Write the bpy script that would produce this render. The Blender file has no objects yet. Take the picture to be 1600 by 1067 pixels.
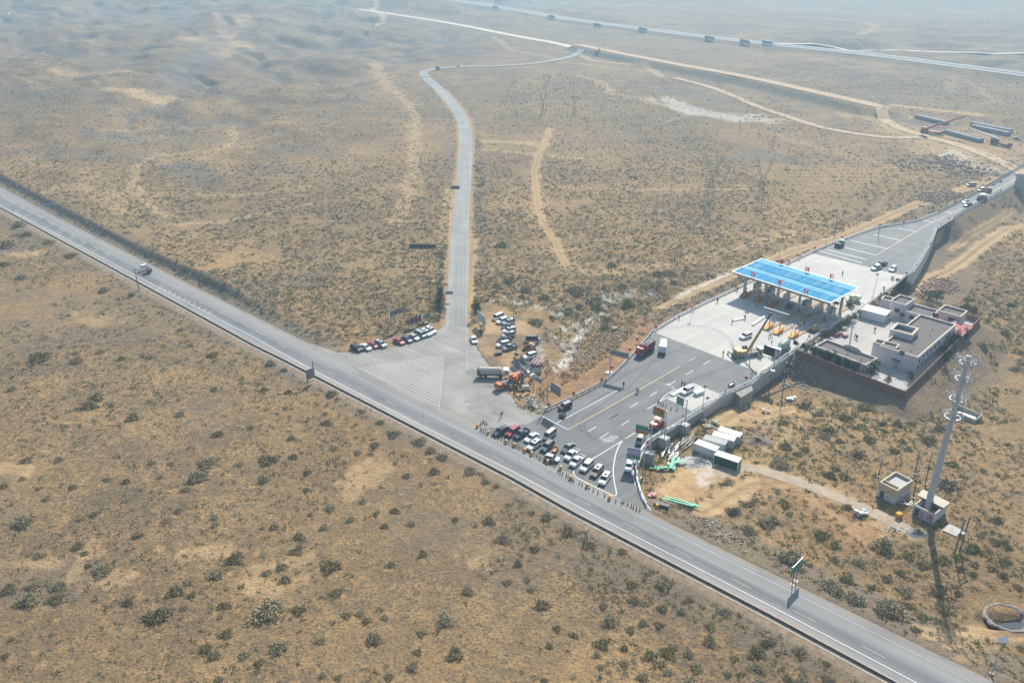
import bpy, bmesh, math, random
import numpy as np
from mathutils import Vector, Matrix
R_ = math.radians
random.seed(7); rng = np.random.default_rng(7)
SC = bpy.context.scene
COL = SC.collection
# ------------------------------------------------------------ camera, light, exposure
PITCH = math.atan(643.5/1300.); CAMH = 120.
cam = bpy.data.cameras.new('camera'); cam.lens = 29.25; cam.sensor_width = 36
cam.clip_start = 1; cam.clip_end = 30000
camo = bpy.data.objects.new('camera', cam); COL.objects.link(camo)
camo.location = (0, 0, CAMH); camo.rotation_euler = (R_(90)-PITCH, 0, 0)
SC.camera = camo
SUN_EL = R_(42); SUN_AZ = R_(19)          # azimuth from +Y towards +X
W = bpy.data.worlds.new('World'); SC.world = W; W.use_nodes = True
nt = W.node_tree; sky = nt.nodes.new('ShaderNodeTexSky'); sky.sky_type = 'NISHITA'
sky.sun_disc = False; sky.sun_elevation = SUN_EL; sky.sun_rotation = SUN_AZ
sky.air_density = 1.0; sky.dust_density = 2.0
nt.links.new(sky.outputs[0], nt.nodes['Background'].inputs[0])
nt.nodes['Background'].inputs[1].default_value = 0.085
sl = bpy.data.lights.new('sun', 'SUN'); sl.energy = 4.8; sl.angle = R_(0.5); sl.color = (1, .94, .84)
so = bpy.data.objects.new('sun', sl); COL.objects.link(so)
sd = Vector((math.sin(SUN_AZ)*math.cos(SUN_EL), math.cos(SUN_AZ)*math.cos(SUN_EL), math.sin(SUN_EL)))
so.rotation_euler = sd.to_track_quat('Z', 'Y').to_euler(); so.location = sd*300
SC.view_settings.view_transform = 'Standard'; SC.view_settings.look = 'None'
SC.view_settings.exposure = 0.63; SC.view_settings.gamma = 1
SC.cycles.volume_bounces = 1; SC.cycles.max_bounces = 6; SC.cycles.use_denoising = True
# ------------------------------------------------------------ survey: sight lines of the photograph to ground points
SP, CP = math.sin(PITCH), math.cos(PITCH)
def G(x, y, z=0.):
    u = (x-800.)/1300.; v = (y-533.5)/1300.
    d = CP-v*SP; w = -SP-v*CP; t = (z-CAMH)/w
    return (u*t, d*t)
def GL(pts, z=0.): return [G(x, y, z) for x, y in pts]
# crop helper: pixel lists read off enlarged views: origin (ox,oy), scale s
def CR(ox, oy, s, pts): return [(ox+x/s, oy+y/s) for x, y in pts]
# ------------------------------------------------------------ numpy helpers
_perm = np.random.default_rng(3).random((256, 256))
def vnoise(x, y):
    xi = np.floor(x).astype(int); yi = np.floor(y).astype(int); fx = x-xi; fy = y-yi
    fx = fx*fx*(3-2*fx); fy = fy*fy*(3-2*fy)
    a = _perm[xi & 255, yi & 255]; b = _perm[(xi+1) & 255, yi & 255]
    c = _perm[xi & 255, (yi+1) & 255]; d = _perm[(xi+1) & 255, (yi+1) & 255]
    return (a*(1-fx)+b*fx)*(1-fy)+(c*(1-fx)+d*fx)*fy-.5
def fbm(x, y, s, o=4, g=.5):
    r = 0; a = 1.
    for i in range(o):
        r = r+a*vnoise(x/s+17.3*i+500, y/s+9.1*i+500); s = s/2.03; a *= g
    return r
def sstep(a, b, x):
    t = np.clip((x-a)/(b-a), 0, 1); return t*t*(3-2*t)
def dseg(x, y, a, b):
    ax, ay = a; bx, by = b; dx, dy = bx-ax, by-ay; L = dx*dx+dy*dy+1e-9
    t = np.clip(((x-ax)*dx+(y-ay)*dy)/L, 0, 1)
    return np.hypot(x-ax-t*dx, y-ay-t*dy)
def dpoly(x, y, pts, closed=False, far=1e9):
    r = np.full(np.shape(x), float(far)); n = len(pts)
    for i in range(n if closed else n-1):
        a, b = pts[i], pts[(i+1) % n]
        if far < 1e8 and np.ndim(x):
            m = (x > min(a[0], b[0])-far) & (x < max(a[0], b[0])+far) & (y > min(a[1], b[1])-far) & (y < max(a[1], b[1])+far)
            if m.any(): r[m] = np.minimum(r[m], dseg(x[m], y[m], a, b))
        else: r = np.minimum(r, dseg(x, y, a, b))
    return r
def inside(x, y, pts):
    c = np.zeros(np.shape(x), bool); n = len(pts)
    for i in range(n):
        x1, y1 = pts[i]; x2, y2 = pts[(i+1) % n]
        if y1 == y2: continue
        c ^= ((y1 > y) != (y2 > y)) & (x < (x2-x1)*(y-y1)/(y2-y1)+x1)
    return c
# ------------------------------------------------------------ outlines of the roads and yards (level ground)
RU = [(-120, 230), (0, 292), (84, 337), (300, 446), (480, 535), (750, 669), (1020, 803.5), (1100, 843.5), (1547, 1062), (1800, 1186)]
RL = [(-120, 258), (0, 323), (175, 417), (400, 539), (445, 561), (800, 744), (900, 800), (1200, 956), (1407, 1067), (1600, 1170)]
RUw, RLw = GL(RU), GL(RL)
MAINP = RUw+RLw[::-1]
SIDE = [(714, 580), (713, 502), (716, 440), (719, 360), (723, 300), (729, 225), (725, 190), (713, 169), (689.5, 142), (664, 121), (660, 114), (675, 109), (717, 105), (792, 104), (849, 98.5), (890, 90.5), (908, 83)]
SIDEw = GL(SIDE)
JUNC = [(480, 535), (530, 551), (570, 548.5), (605, 544), (640, 537), (670, 526), (690, 513), (700, 500), (727, 503), (738.7, 534), (765, 573.7), (791, 607.5), (810, 635.6), (840, 647), (850, 648), (825, 662), (775, 668), (750, 669)]
JUNCw = GL(JUNC)
PLL = [(851, 643), (889.7, 626), (932, 604.7), (952.5, 592.5), (982.5, 562.5), (1020, 519.5), (1060, 495.6), (1100, 475.5), (1138.7, 458), (1232.5, 412), (1300, 381), (1366, 358), (1433, 346), (1465, 334), (1501, 316), (1535, 297), (1600, 260), (1720, 190)]
PLR = [(1020, 803.5), (1012, 790), (1000, 765), (994.5, 741), (998, 720.6), (1007.5, 700), (1018, 688), (1060, 665.6), (1099.4, 640.3), (1125.6, 621.6), (1174, 600), (1198, 580), (1251, 543), (1345, 485), (1401, 445.6), (1418, 430.6), (1427, 425), (1439, 407), (1452, 384), (1463, 359), (1490, 342.5), (1519, 324.5), (1568.5, 300.6), (1600, 282.6), (1720, 215)]
PLLw, PLRw = GL(PLL), GL(PLR)
PLAZA = GL([(750, 669), (775, 668), (825, 662), (850, 648)])+PLLw+PLRw[::-1]
COMP = [(1243, 556), (1411.6, 622), (1530, 505), (1515, 500), (1477, 490), (1408, 470), (1388, 463), (1345, 487), (1251, 545)]
COMPw = GL(COMP)
LOTW = GL([(727, 503), (757, 470), (790, 480), (850, 520), (850, 560), (845, 600), (820, 640), (791, 607), (738, 534)])
LPARK = GL([(500, 545), (560, 536), (620, 524), (690, 500), (700, 505), (690, 516), (640, 540), (570, 551)])
GUL = GL([(1000, 462), (945, 478), (905, 505), (893, 535), (872, 572), (850, 600)])
RAMPR = GL([(1427, 425), (1439, 407), (1452, 384), (1463, 359), (1490, 342.5), (1519, 324.5), (1568.5, 300.6), (1600, 282.6), (1720, 215)])
LOW = PLRw[:13]+GL([(1243, 556), (1411.6, 622), (1530, 505), (1515, 500), (1477, 490), (1408, 470), (1388, 463), (1401, 446)])+GL([(1418, 430.6)])+RAMPR+[(900, 500), (900, 60), (140, 20)]+GL([(1700, 1137), (1547, 1062), (1100, 843.5)])
DEMB = GL([(905, 78), (960, 90), (1030, 104), (1075, 113), (1158, 128), (1263, 152), (1340, 170), (1373, 178)])
DRD1 = GL([(1373, 178), (1383, 190), (1410, 203), (1447, 214), (1499, 227), (1556, 249), (1587, 265), (1640, 292)])
DRD2 = GL([(1053, 122.5), (1095, 132), (1136, 146.5), (1184, 168), (1230, 183), (1272, 197), (1337, 210), (1394, 216.6), (1447, 214)])
HWY = GL([(560, -16), (680, 0), (777, 14), (860, 29), (900, 36), (1005, 49.5), (1105, 62.5), (1206, 74), (1294, 83), (1381, 93), (1469, 105), (1600, 122.5), (1800, 155)])
DRD0 = GL([(560, 15), (612, 22.5), (710, 37.5), (800, 56), (875, 69), (905, 78)])
THIN = GL([(1206, 69), (1294, 69), (1340, 73), (1403, 79), (1500, 81), (1700, 78)])
TLR = GL([(-80, 30), (0, 10), (60, -2), (120, -14)])
NSIDE = GL([(-120, 222), (0, 286), (84, 331), (200, 392), (300, 438), (420, 497), (500, 540)])
def hgt(x, y):
    x = np.asarray(x, float); y = np.asarray(y, float)
    # rolling dunes on the left, hills far away
    far = sstep(330, 800, y)
    left = sstep(-20, -260, x-0.12*(y-300))
    z = fbm(x, y, 60, 4)*1.0*sstep(90, 200, y)
    z = z+far*left*(fbm(x, y, 190, 5, .55)*30+2)-far*left*np.clip(.10-np.abs(fbm(x+40, y, 150, 4, .5)), 0, 1)*48
    z = z+sstep(250, 420, y)*left*fbm(x+90, y, 70, 3)*7
    z = z+sstep(900, 1800, y)*(fbm(x, y, 420, 5, .5)*38)*(1-.55*sstep(0, 500, x))
    rid = np.abs(fbm(x, y*1.0, 600, 5, .55))
    z = z+sstep(1500, 2600, y)*(150*(1-rid*2.4)+60)*(.25+.75*sstep(-200, 900, x))
    z = z+sstep(600, 900, y)*(1-sstep(900, 1400, y))*sstep(100, 500, x)*fbm(x, y*1.8, 120, 4)*16
    mr = dpoly(x, y, RUw[1:-1], far=60); mr = np.minimum(mr, dpoly(x, y, RLw[1:-1], far=60))
    sr = dpoly(x, y, SIDEw, far=90)
    f = np.minimum(sstep(3, 30, mr), sstep(5, 80, sr))
    pr = dpoly(x, y, PLLw+PLRw[::-1], far=60)
    f = np.minimum(f, sstep(1, 50, pr))
    for P in (HWY, DEMB, DRD1, DRD0): f = np.minimum(f, sstep(8, 60, dpoly(x, y, P, far=70))) 
    f = np.where(inside(x, y, JUNCw) | inside(x, y, MAINP), 0, f)
    z = z*f
    # cut bank above the main road
    nb = dpoly(x, y, NSIDE, far=60); up = (y-x*-.9) > 0
    k = (nb < 59) & ~inside(x, y, MAINP)
    bank = 2.3*sstep(.8, 4.0, nb)*(1-sstep(14, 50, nb))
    # only on the upper side
    ab = y > np.interp(x, [p[0] for p in NSIDE], [p[1] for p in NSIDE])-1
    bank = bank*ab*sstep(-75, -110, x)*(1-.0*x)
    z = z+np.where(k, bank, 0)
    # foreground drops a little below the main road
    bl = y < np.interp(x, [p[0] for p in RLw], [p[1] for p in RLw])
    z = z-np.where(bl, .6*sstep(4, 30, mr), 0)
    # gully beside the toll yard
    gd = dpoly(x, y, GUL, far=40)
    z = z-4.2*np.clip(1-gd/15., 0, 1)**.8*sstep(0, 6, dpoly(x, y, LOTW, True, far=30))
    # lower ground to the right of the toll yard
    lo = inside(x, y, LOW)
    F = -2.4-2.4*sstep(178, 235, y)-2.5*sstep(240, 330, y)+fbm(x, y, 25, 3)*.9
    dm = dpoly(x, y, GL([(1020, 803.5), (1100, 843.5), (1547, 1062), (1800, 1186)]))
    b = np.maximum(F, -.16*np.maximum(dm-1, 0))
    b = np.maximum(b, -1.0*np.maximum(dpoly(x, y, COMPw[0:2])-.4, 0))
    b = np.maximum(b, -.42*np.maximum(dpoly(x, y, COMPw[1:3])-.4, 0))
    b = np.maximum(b, -.6*np.maximum(dpoly(x, y, COMPw[2:7])-.4, 0))
    b = np.maximum(b, -.62*np.maximum(dpoly(x, y, RAMPR[4:])-.6, 0))
    z = np.where(lo, b, z)
    cm = inside(x, y, COMPw)
    z = np.where(cm, 0, z)
    # earth banks that carry the far dirt road and the motorway
    e1 = dpoly(x, y, DEMB, far=60); z = np.maximum(z, np.where(e1 < 60, 5.0-.55*np.maximum(e1-7, 0), -99))
    e2 = dpoly(x, y, HWY, far=60); z = np.maximum(z, np.where(e2 < 60, 3.0-.35*np.maximum(e2-14, 0), -99))
    # low cone of soil below pits
    inr = inside(x, y, MAINP) | inside(x, y, JUNCw)
    ip = inside(x, y, PLAZA)
    z = np.where(inr, -.15, z); z = np.where(ip & ~(pr < 1.0), -.15, z)
    z = np.where((ip | inr) & (pr < 1.0), np.minimum(z, -.15), z)
    wr = dpoly(x, y, WALLR, far=6)
    z = np.where(ip & (wr < 3.2), -6.5, z); z = np.where(lo & (wr < .9), np.minimum(z, -2.4), z)
    # the concrete ditch below the main road runs in a slot
    dl = dpoly(x, y, RLw, far=12)
    z = np.where((dl < 3.4) & ~inr & bl, np.minimum(z, -1.6), z)
    # a pond pit lined with sheet
    pp = PITC; rp = np.hypot((x-pp[0])/1.2, y-pp[1])
    z = np.where(rp < 5, z-PITD*(1-sstep(1.8, 3.7, rp)), z)
    return z
PITD = 3.2; PITC = G(1574, 968, -3.2); WALLR = PLRw[3:20]
def ht(x, y): return float(hgt(np.array([x]), np.array([y]))[0])
def GTv(P, dz=0.):
    """sight lines of many photo points at once, met with the terrain"""
    P = np.asarray(P, float); u = (P[:, 0]-800.)/1300.; v = (P[:, 1]-533.5)/1300.; d = CP-v*SP; w = -SP-v*CP
    z = np.zeros(len(P))
    for i in range(9):
        t = (z+dz-CAMH)/w; z = .5*z+.5*hgt(u*t, d*t)
    t = (z+dz-CAMH)/w; return np.stack([u*t, d*t, hgt(u*t, d*t)], 1)
def GT(px, py, dz=0.): return tuple(float(q) for q in GTv([(px, py)], dz)[0])
def GTL(pts): return [(float(a), float(b)) for a, b, c in GTv(pts)]
# ------------------------------------------------------------ tagging, meshes, materials
def tag(o, label=None, cat=None, group=None, kind=None):
    if label: o['label'] = label
    if cat: o['category'] = cat
    if group: o['group'] = group
    if kind: o['kind'] = kind
    return o
_mats = {}
def mat(name, col, rough=.8, var=.12, scale=1.5, metal=0., spec=.4, bump=0., emit=0.):
    if name in _mats: return _mats[name]
    m = bpy.data.materials.new(name); m.use_nodes = True; t = m.node_tree; N = t.nodes; L = t.links
    b = N['Principled BSDF']; b.inputs['Roughness'].default_value = rough; b.inputs['Metallic'].default_value = metal
    b.inputs['Specular IOR Level'].default_value = spec
    tc = N.new('ShaderNodeTexCoord'); n = N.new('ShaderNodeTexNoise'); n.inputs['Scale'].default_value = scale; n.inputs['Detail'].default_value = 5
    L.new(tc.outputs['Object'], n.inputs['Vector'])
    mr = N.new('ShaderNodeMapRange'); mr.inputs[1].default_value = .3; mr.inputs[2].default_value = .7
    mr.inputs[3].default_value = 1-var; mr.inputs[4].default_value = 1+var; L.new(n.outputs[0], mr.inputs[0])
    hs = N.new('ShaderNodeHueSaturation'); hs.inputs['Color'].default_value = (*col, 1); L.new(mr.outputs[0], hs.inputs['Value'])
    L.new(hs.outputs[0], b.inputs['Base Color'])
    if bump:
        bp = N.new('ShaderNodeBump'); bp.inputs['Strength'].default_value = bump; bp.inputs['Distance'].default_value = .1
        L.new(n.outputs[0], bp.inputs['Height']); L.new(bp.outputs[0], b.inputs['Normal'])
    _mats[name] = m; return m
class NB:   # tiny node builder
    def __init__(s, name):
        s.m = bpy.data.materials.new(name); s.m.use_nodes = True; s.t = s.m.node_tree; s.N = s.t.nodes; s.L = s.t.links
        s.b = s.N['Principled BSDF']; s.tc = s.N.new('ShaderNodeTexCoord'); _mats[name] = s.m
    def link(s, a, b): s.L.new(a, b)
    def noise(s, sc, det=4, rough=.55, vec=None, dist=0):
        n = s.N.new('ShaderNodeTexNoise'); n.inputs['Scale'].default_value = sc; n.inputs['Detail'].default_value = det
        n.inputs['Roughness'].default_value = rough; n.inputs['Distortion'].default_value = dist
        s.L.new(vec if vec is not None else s.tc.outputs['Object'], n.inputs['Vector']); return n.outputs[0]
    def ramp(s, v, a, b, lo=0., hi=1.):
        n = s.N.new('ShaderNodeMapRange'); n.inputs[1].default_value = a; n.inputs[2].default_value = b
        n.inputs[3].default_value = lo; n.inputs[4].default_value = hi; s.L.new(v, n.inputs[0]); return n.outputs[0]
    def math(s, op, a, b=None):
        n = s.N.new('ShaderNodeMath'); n.operation = op
        for i, v in enumerate((a, b)):
            if v is None: continue
            if isinstance(v, (int, float)): n.inputs[i].default_value = v
            else: s.L.new(v, n.inputs[i])
        return n.outputs[0]
    def mix(s, f, a, b):
        n = s.N.new('ShaderNodeMix'); n.data_type = 'RGBA'
        if isinstance(f, (int, float)): n.inputs[0].default_value = f
        else: s.L.new(f, n.inputs[0])
        for i, v in ((6, a), (7, b)):
            if isinstance(v, tuple): n.inputs[i].default_value = (*v, 1)
            else: s.L.new(v, n.inputs[i])
        return n.outputs[2]
    def scale(s, c, f):   # colour times value
        n = s.N.new('ShaderNodeHueSaturation'); s.L.new(c, n.inputs['Color']); s.L.new(f, n.inputs['Value']); return n.outputs[0]
    def mapping(s, src, sc, rot=0):
        n = s.N.new('ShaderNodeMapping'); n.inputs['Scale'].default_value = sc; n.inputs['Rotation'].default_value = (0, 0, rot)
        s.L.new(src, n.inputs['Vector']); return n.outputs[0]
    def bump(s, h, st, d):
        n = s.N.new('ShaderNodeBump'); n.inputs['Strength'].default_value = st; n.inputs['Distance'].default_value = d
        s.L.new(h, n.inputs['Height']); s.L.new(n.outputs[0], s.b.inputs['Normal'])
    def out(s, c, rough=.9, spec=.2):
        s.L.new(c, s.b.inputs['Base Color']); s.b.inputs['Roughness'].default_value = rough; s.b.inputs['Specular IOR Level'].default_value = spec; return s.m
def mesh_from(name, V, F, mats=(), uv=None, smooth=False):
    me = bpy.data.meshes.new(name); me.from_pydata([tuple(v) for v in V], [], [tuple(f) for f in F]); me.update()
    for m in mats: me.materials.append(m)
    if uv is not None:
        ul = me.uv_layers.new(name='UVMap')
        idx = np.empty(len(me.loops), int); me.loops.foreach_get('vertex_index', idx)
        ul.data.foreach_set('uv', np.asarray(uv, float)[idx].ravel())
    if smooth: me.polygons.foreach_set('use_smooth', [True]*len(me.polygons))
    return me
def link(name, me, parent=None):
    o = bpy.data.objects.new(name, me); COL.objects.link(o)
    if parent is not None: o.parent = parent
    return o
def np_mesh(name, V, tri, m, smooth=False):
    me = bpy.data.meshes.new(name); V = np.ascontiguousarray(V, np.float32); tri = np.ascontiguousarray(tri, np.int32)
    k = tri.shape[1]; me.vertices.add(len(V)); me.vertices.foreach_set('co', V.ravel())
    me.loops.add(tri.size); me.loops.foreach_set('vertex_index', tri.ravel())
    me.polygons.add(len(tri)); me.polygons.foreach_set('loop_start', np.arange(0, tri.size, k, dtype=np.int32))
    if m: me.materials.append(m)
    if smooth: me.polygons.foreach_set('use_smooth', np.ones(len(tri), bool))
    me.update(calc_edges=True); me.validate(); return me
# ------------------------------------------------------------ ground sheet
def build_ground():
    ys = [-900, -500, -250, -120, -60, -20, 20, 50]
    d = 66.
    while d < 2100: ys.append(d); d *= 1.0052
    while d < 9000: ys.append(d); d *= 1.02
    t = np.concatenate([[-9, -5, -3, -2, -1.5, -1.2, -1.05], np.linspace(-.95, .95, 1020), [1.05, 1.2, 1.5, 2, 3, 5, 9]])
    ys = np.array(ys); wd = np.maximum(ys, 66.)
    # columns slightly denser than the needed detail; extra rows spread the ground to the horizon
    X = t[None, :]*.78*wd[:, None]; Y = np.repeat(ys[:, None], len(t), 1)
    Z = hgt(X, Y)
    V = np.stack([X, Y, Z], -1).reshape(-1, 3); nr, nc = X.shape
    i = np.arange(nr*nc).reshape(nr, nc)
    Q = np.stack([i[:-1, :-1], i[:-1, 1:], i[1:, 1:], i[1:, :-1]], -1).reshape(-1, 4)
    me = np_mesh('ground', V, Q, None, True)
    M = masks(X.ravel(), Y.ravel())
    ca = me.color_attributes.new('soil', 'FLOAT_COLOR', 'POINT'); ca.data.foreach_set('color', M.astype(np.float32).ravel())
    X_, Y_ = X.ravel(), Y.ravel(); nl = Y_ < np.interp(X_, [p[0] for p in RLw], [p[1] for p in RLw]); lw = inside(X_, Y_, LOW)
    lit = np.where(nl, .52, np.where(lw, .28, .26+.4*sstep(380, 700, Y_)))+.5*fbm(X_, Y_, 45, 3)
    la = me.attributes.new('litter', 'FLOAT', 'POINT'); la.data.foreach_set('value', np.clip(lit, 0, 1).astype(np.float32))
    me.materials.append(ground_mat())
    o = link('ground', me); tag(o, kind='structure'); return o
BARE = [  # photo polylines, half width in metres, strength
 ([(860,202),(843,240),(834,270),(837,292),(840,322),(852,355),(865,372),(875,395),(885,415)], 2.2, .72),
 ([(840,292),(900,294),(1000,296),(1100,296),(1180,296)], 1.2, .6),
 ([(885,420),(950,425),(1025,415),(1100,400),(1180,380),(1250,362)], 2.0, .6),
 ([(759,221),(800,222),(845,226)], 2.2, .7), ([(762,234),(849,243),(924,249)], 1.8, .6),
 ([(612,142),(640,165),(652,190),(648,225),(645,262),(636,305),(622,350)], 3.0, .5),
 ([(585,100),(600,128),(612,142)], 5, .5),
 ([(150,204),(240,201),(300,200),(364,199),(366,222),(345,236),(300,238),(244,240),(212,262),(208,292),(238,326),(292,350)], 2.0, .5),
 ([(210,300),(300,305),(394,304),(440,298),(487,290)], 2.0, .5), ([(250,350),(356,345),(420,333),(480,319)], 2.0, .5),
 ([(190,140),(225,150),(260,160)], 14, .7), ([(300,60),(340,75),(375,70)], 16, .55), ([(100,112),(150,118),(185,112)], 12, .5),
 ([(338,28),(352,60),(372,50),(385,30)], 6, .4), ([(100,290),(160,300),(200,330)], 6, .35),
 ([(285,868),(320,862),(352,858)], 1.8, .6), ([(105,905),(125,885),(130,870)], 1.5, .5), ([(150,905),(190,908)], 1.8, .5),
 ([(460,880),(480,872)], 1.5, .6), ([(400,912),(430,918)], 2.6, .6), ([(590,745),(560,760),(545,775)], 2.2, .5), ([(740,880),(755,876)], 1.4, .6),
 ([(555,740),(600,730)], 2.5, .6), ([(130,500),(170,500)], 3, .5), ([(15,397),(50,395)], 2.5, .6), ([(5,730),(40,735)], 2.2, .7), ([(0,895),(40,880),(90,880)], 1.2, .5),
 ([(1100,800),(1137,777),(1175,756),(1225,752)], 3.0, .9), ([(1120,742),(1162,727),(1212,741),(1275,763),(1325,783),(1387,811),(1425,832)], 2.2, .8), ([(1430,980),(1500,992),(1550,975)], .7, .8), ([(1440,992),(1510,1003),(1562,985)], .7, .8), ([(1480,1012),(1530,1005),(1560,990)], .7, .7), ([(1500,1030),(1545,1020),(1575,995)], .8, .6), ([(1240,762),(1275,785),(1320,815),(1350,830)], 1.3, .8),
 ([(1195,710),(1240,665),(1275,635)], 1.3, .45), ([(1230,640),(1180,650),(1160,640),(1130,660)], 3.2, .9),
 ([(1060,770),(1090,745),(1130,735)], 5, .95), ([(1130,640),(1160,625),(1190,632)], 3, .8), ([(1340,830),(1360,840),(1375,825)], 3, .8),
 ([(1600,353.5),(1573,358),(1532.5,385),(1483,423),(1454,434.5),(1442.5,452.5)], 3.2, 1.),
 ([(1584,327.6),(1546,351),(1487.5,389.5)], 1.6, 1.),
 ([(1037,480),(1084,455),(1130,436),(1240,392),(1323,367),(1375,344.5),(1420,324),(1478.5,306),(1555,279)], 3.2, .9),
 ([(1447,214),(1400,205),(1373,178)], 10, .6), ([(1410,206),(1480,228),(1560,250)], 20, .55), ([(1500,215),(1600,235)], 18, .4), ([(1130,640),(1160,650),(1215,665)], 4, .5), ([(1190,205),(1260,225),(1330,245),(1400,262)], 3, .3),
 ([(905,118),(940,128),(955,145),(1000,155),(1085,177)], 2.5, .6), ([(1263,151),(1180,100)], 2, .0),
 ([(905,85),(925,95),(1000,99),(1010,103),(1035,120)], 3, .8), ([(880,98),(905,100),(1010,112)], 2, .5),
 ([(770,58),(800,80),(870,92)], 3, .4), ([(575,0),(590,8),(580,13),(600,25),(590,40)], 4, .9), ([(1480,145),(1490,120),(1560,160)], 3, .3),
 ([(1300,30),(1355,35),(1370,45),(1345,55)], 5, .4), ([(1400,165),(1530,180)], 3.5, .9), ([(1040,190),(1085,175)], 2, .3),
 ([(720,470),(727,500)], 2, .8), ([(738,375),(733,470)], 2.0, .8), ([(700,300),(697,500)], 2.2, .7), ([(735,300),(741,420)], 1.5, .5),
]
DARK = [
 ([(340,62),(320,80),(300,100),(285,115),(268,132)], 17, .95), ([(262,8),(285,25),(275,40)], 18, .7), ([(365,128),(405,134)], 6, .9),
 ([(150,205),(180,215),(200,220)], 10, .8), ([(170,215),(250,222),(340,222)], 12, .5), ([(280,262),(310,270),(330,285)], 9, .8), ([(60,235),(130,245),(205,248)], 9, .5),
 ([(420,232),(520,240)], 12, .5), ([(400,270),(450,265)], 12, .4), ([(0,140),(60,150),(130,140)], 16, .5), ([(0,60),(60,90)], 30, .3), ([(90,95),(180,105)], 20, .4),
 ([(240,173),(275,178)], 8, .6), ([(380,105),(460,95)], 22, .25), ([(330,150),(360,152)], 5, .7),
 ([(655,150),(670,155)], 8, .6), ([(1040,140),(1070,146),(1125,158)], 11, .9), ([(1155,250),(1180,243),(1250,255)], 9, .6),
 ([(700,78),(735,82)], 10, .5), ([(1240,118),(1370,115)], 9, .6), ([(1080,60),(1140,95)], 10, .3), ([(1420,190),(1475,205)], 9, .6), ([(1520,172),(1600,176)], 7, .6),
 ([(1430,140),(1480,148)], 7, .5), ([(1340,113),(1390,120)], 6, .7), ([(1340,140),(1400,155)], 6, .6), ([(1130,50),(1350,60)], 12, .2),
 ([(1390,215),(1440,214)], 4, .9), ([(1470,312),(1420,326),(1400,330)], 3, .7), ([(505,425),(480,440),(430,450),(380,452)], 5, .4),
 ([(40,380),(10,390)], 6, .8), ([(100,470),(200,490)], 12, .35), ([(60,520),(180,530)], 10, .3), ([(880,880),(1000,910),(1100,950),(1260,1030)], 2.8, .55),
 ([(1020,870),(1060,890),(1200,970),(1330,1045)], 2.4, .5), ([(930,845),(960,860),(1060,900)], 2.5, .6), ([(20,920),(90,930)], 4, .5), ([(660,820),(760,850)], 9, .25),
 ([(745,430),(748,340),(742,260),(738,210)], 3, .55), ([(690,500),(695,440),(698,380)], 3.0, .5), ([(700,190),(706,215),(708,280)], 3, .5),
 ([(1075,795),(1130,832),(1200,862),(1290,905),(1400,962),(1500,1012),(1600,1060)], 3.0, .9), ([(1320,975),(1400,1000)], 2.5, .7), ([(1450,985),(1500,1010),(1560,1050)], 5, .6), 
 ([(1365,612),(1300,600),(1250,590)], 2, .8), ([(1440,690),(1510,600),(1600,570)], 3, .4), ([(1150,690),(1190,680),(1195,665)], 2.5, .6), ([(1190,590),(1240,565)], 3.5, .7),
 ([(780,550),(830,560),(800,590)], 5, .35), ([(740,560),(790,580)], 5, .3), ([(840,510),(880,545)], 4, .5), ([(1080,700),(1120,720)], 3, .4), ([(1450,450),(1470,470),(1500,440)], 4, .6),
]
WHITE = [
 ([(1045,158),(1075,168),(1110,180),(1150,186),(1197,188)], 9, .6), ([(1036,153),(1060,162)], 3, .7), ([(1475,243),(1492,236),(1530,262),(1560,268)], 3, .5), ([(1490,240),(1470,244)], 3, .5),
 ([(876,577),(889,555),(896,543),(907,524),(919,504),(945,491)], 1.3, 1.), ([(879,514),(907,508)], 2, .5), ([(775,470),(800,472),(835,478)], 1.5, .55), ([(858,520),(880,540)], 1.2, .5),
 ([(940,470),(960,462),(985,458)], 2.2, .5), ([(1095,720),(1105,738)], 2.8, .7), ([(870,490),(890,480)], 2, .5), ([(845,560),(838,545)], 2, .6), ([(1060,465),(1090,450),(1150,420)], .8, .7),
]
BANK = GL([(846, 640), (862, 600), (880, 585), (915, 572), (965, 545), (995, 512), (1022, 505), (1018, 518), (985, 560), (952, 592), (890, 626)])
RED = [([(875,618),(915,600),(950,580),(980,552),(1005,520)], 5, .85), ([(860,600),(900,590),(940,560),(975,535),(1005,515)], 6, .6), ([(850,570),(860,590),(880,600)], 6, .85), ([(850,610),(890,605)], 5, .8), ([(1010,505),(1025,495)], 5, .9),
 ([(1200,750),(1250,775),(1300,800),(1350,825)], 2.5, .7), ([(1330,840),(1360,850)], 3, .8), ([(1040,790),(1075,770)], 3, .5), ([(950,590),(930,600)], 3, .9)]
APRON = GL([(1411.6, 622), (1530, 505), (1540, 498), (1592, 560), (1575, 580), (1500, 622), (1420, 655), (1250, 600), (1243, 556)], -2)
_wp = {}
def WP(pts):
    k = tuple(pts)
    if k not in _wp: _wp[k] = GTL(pts)
    return _wp[k]
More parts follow.
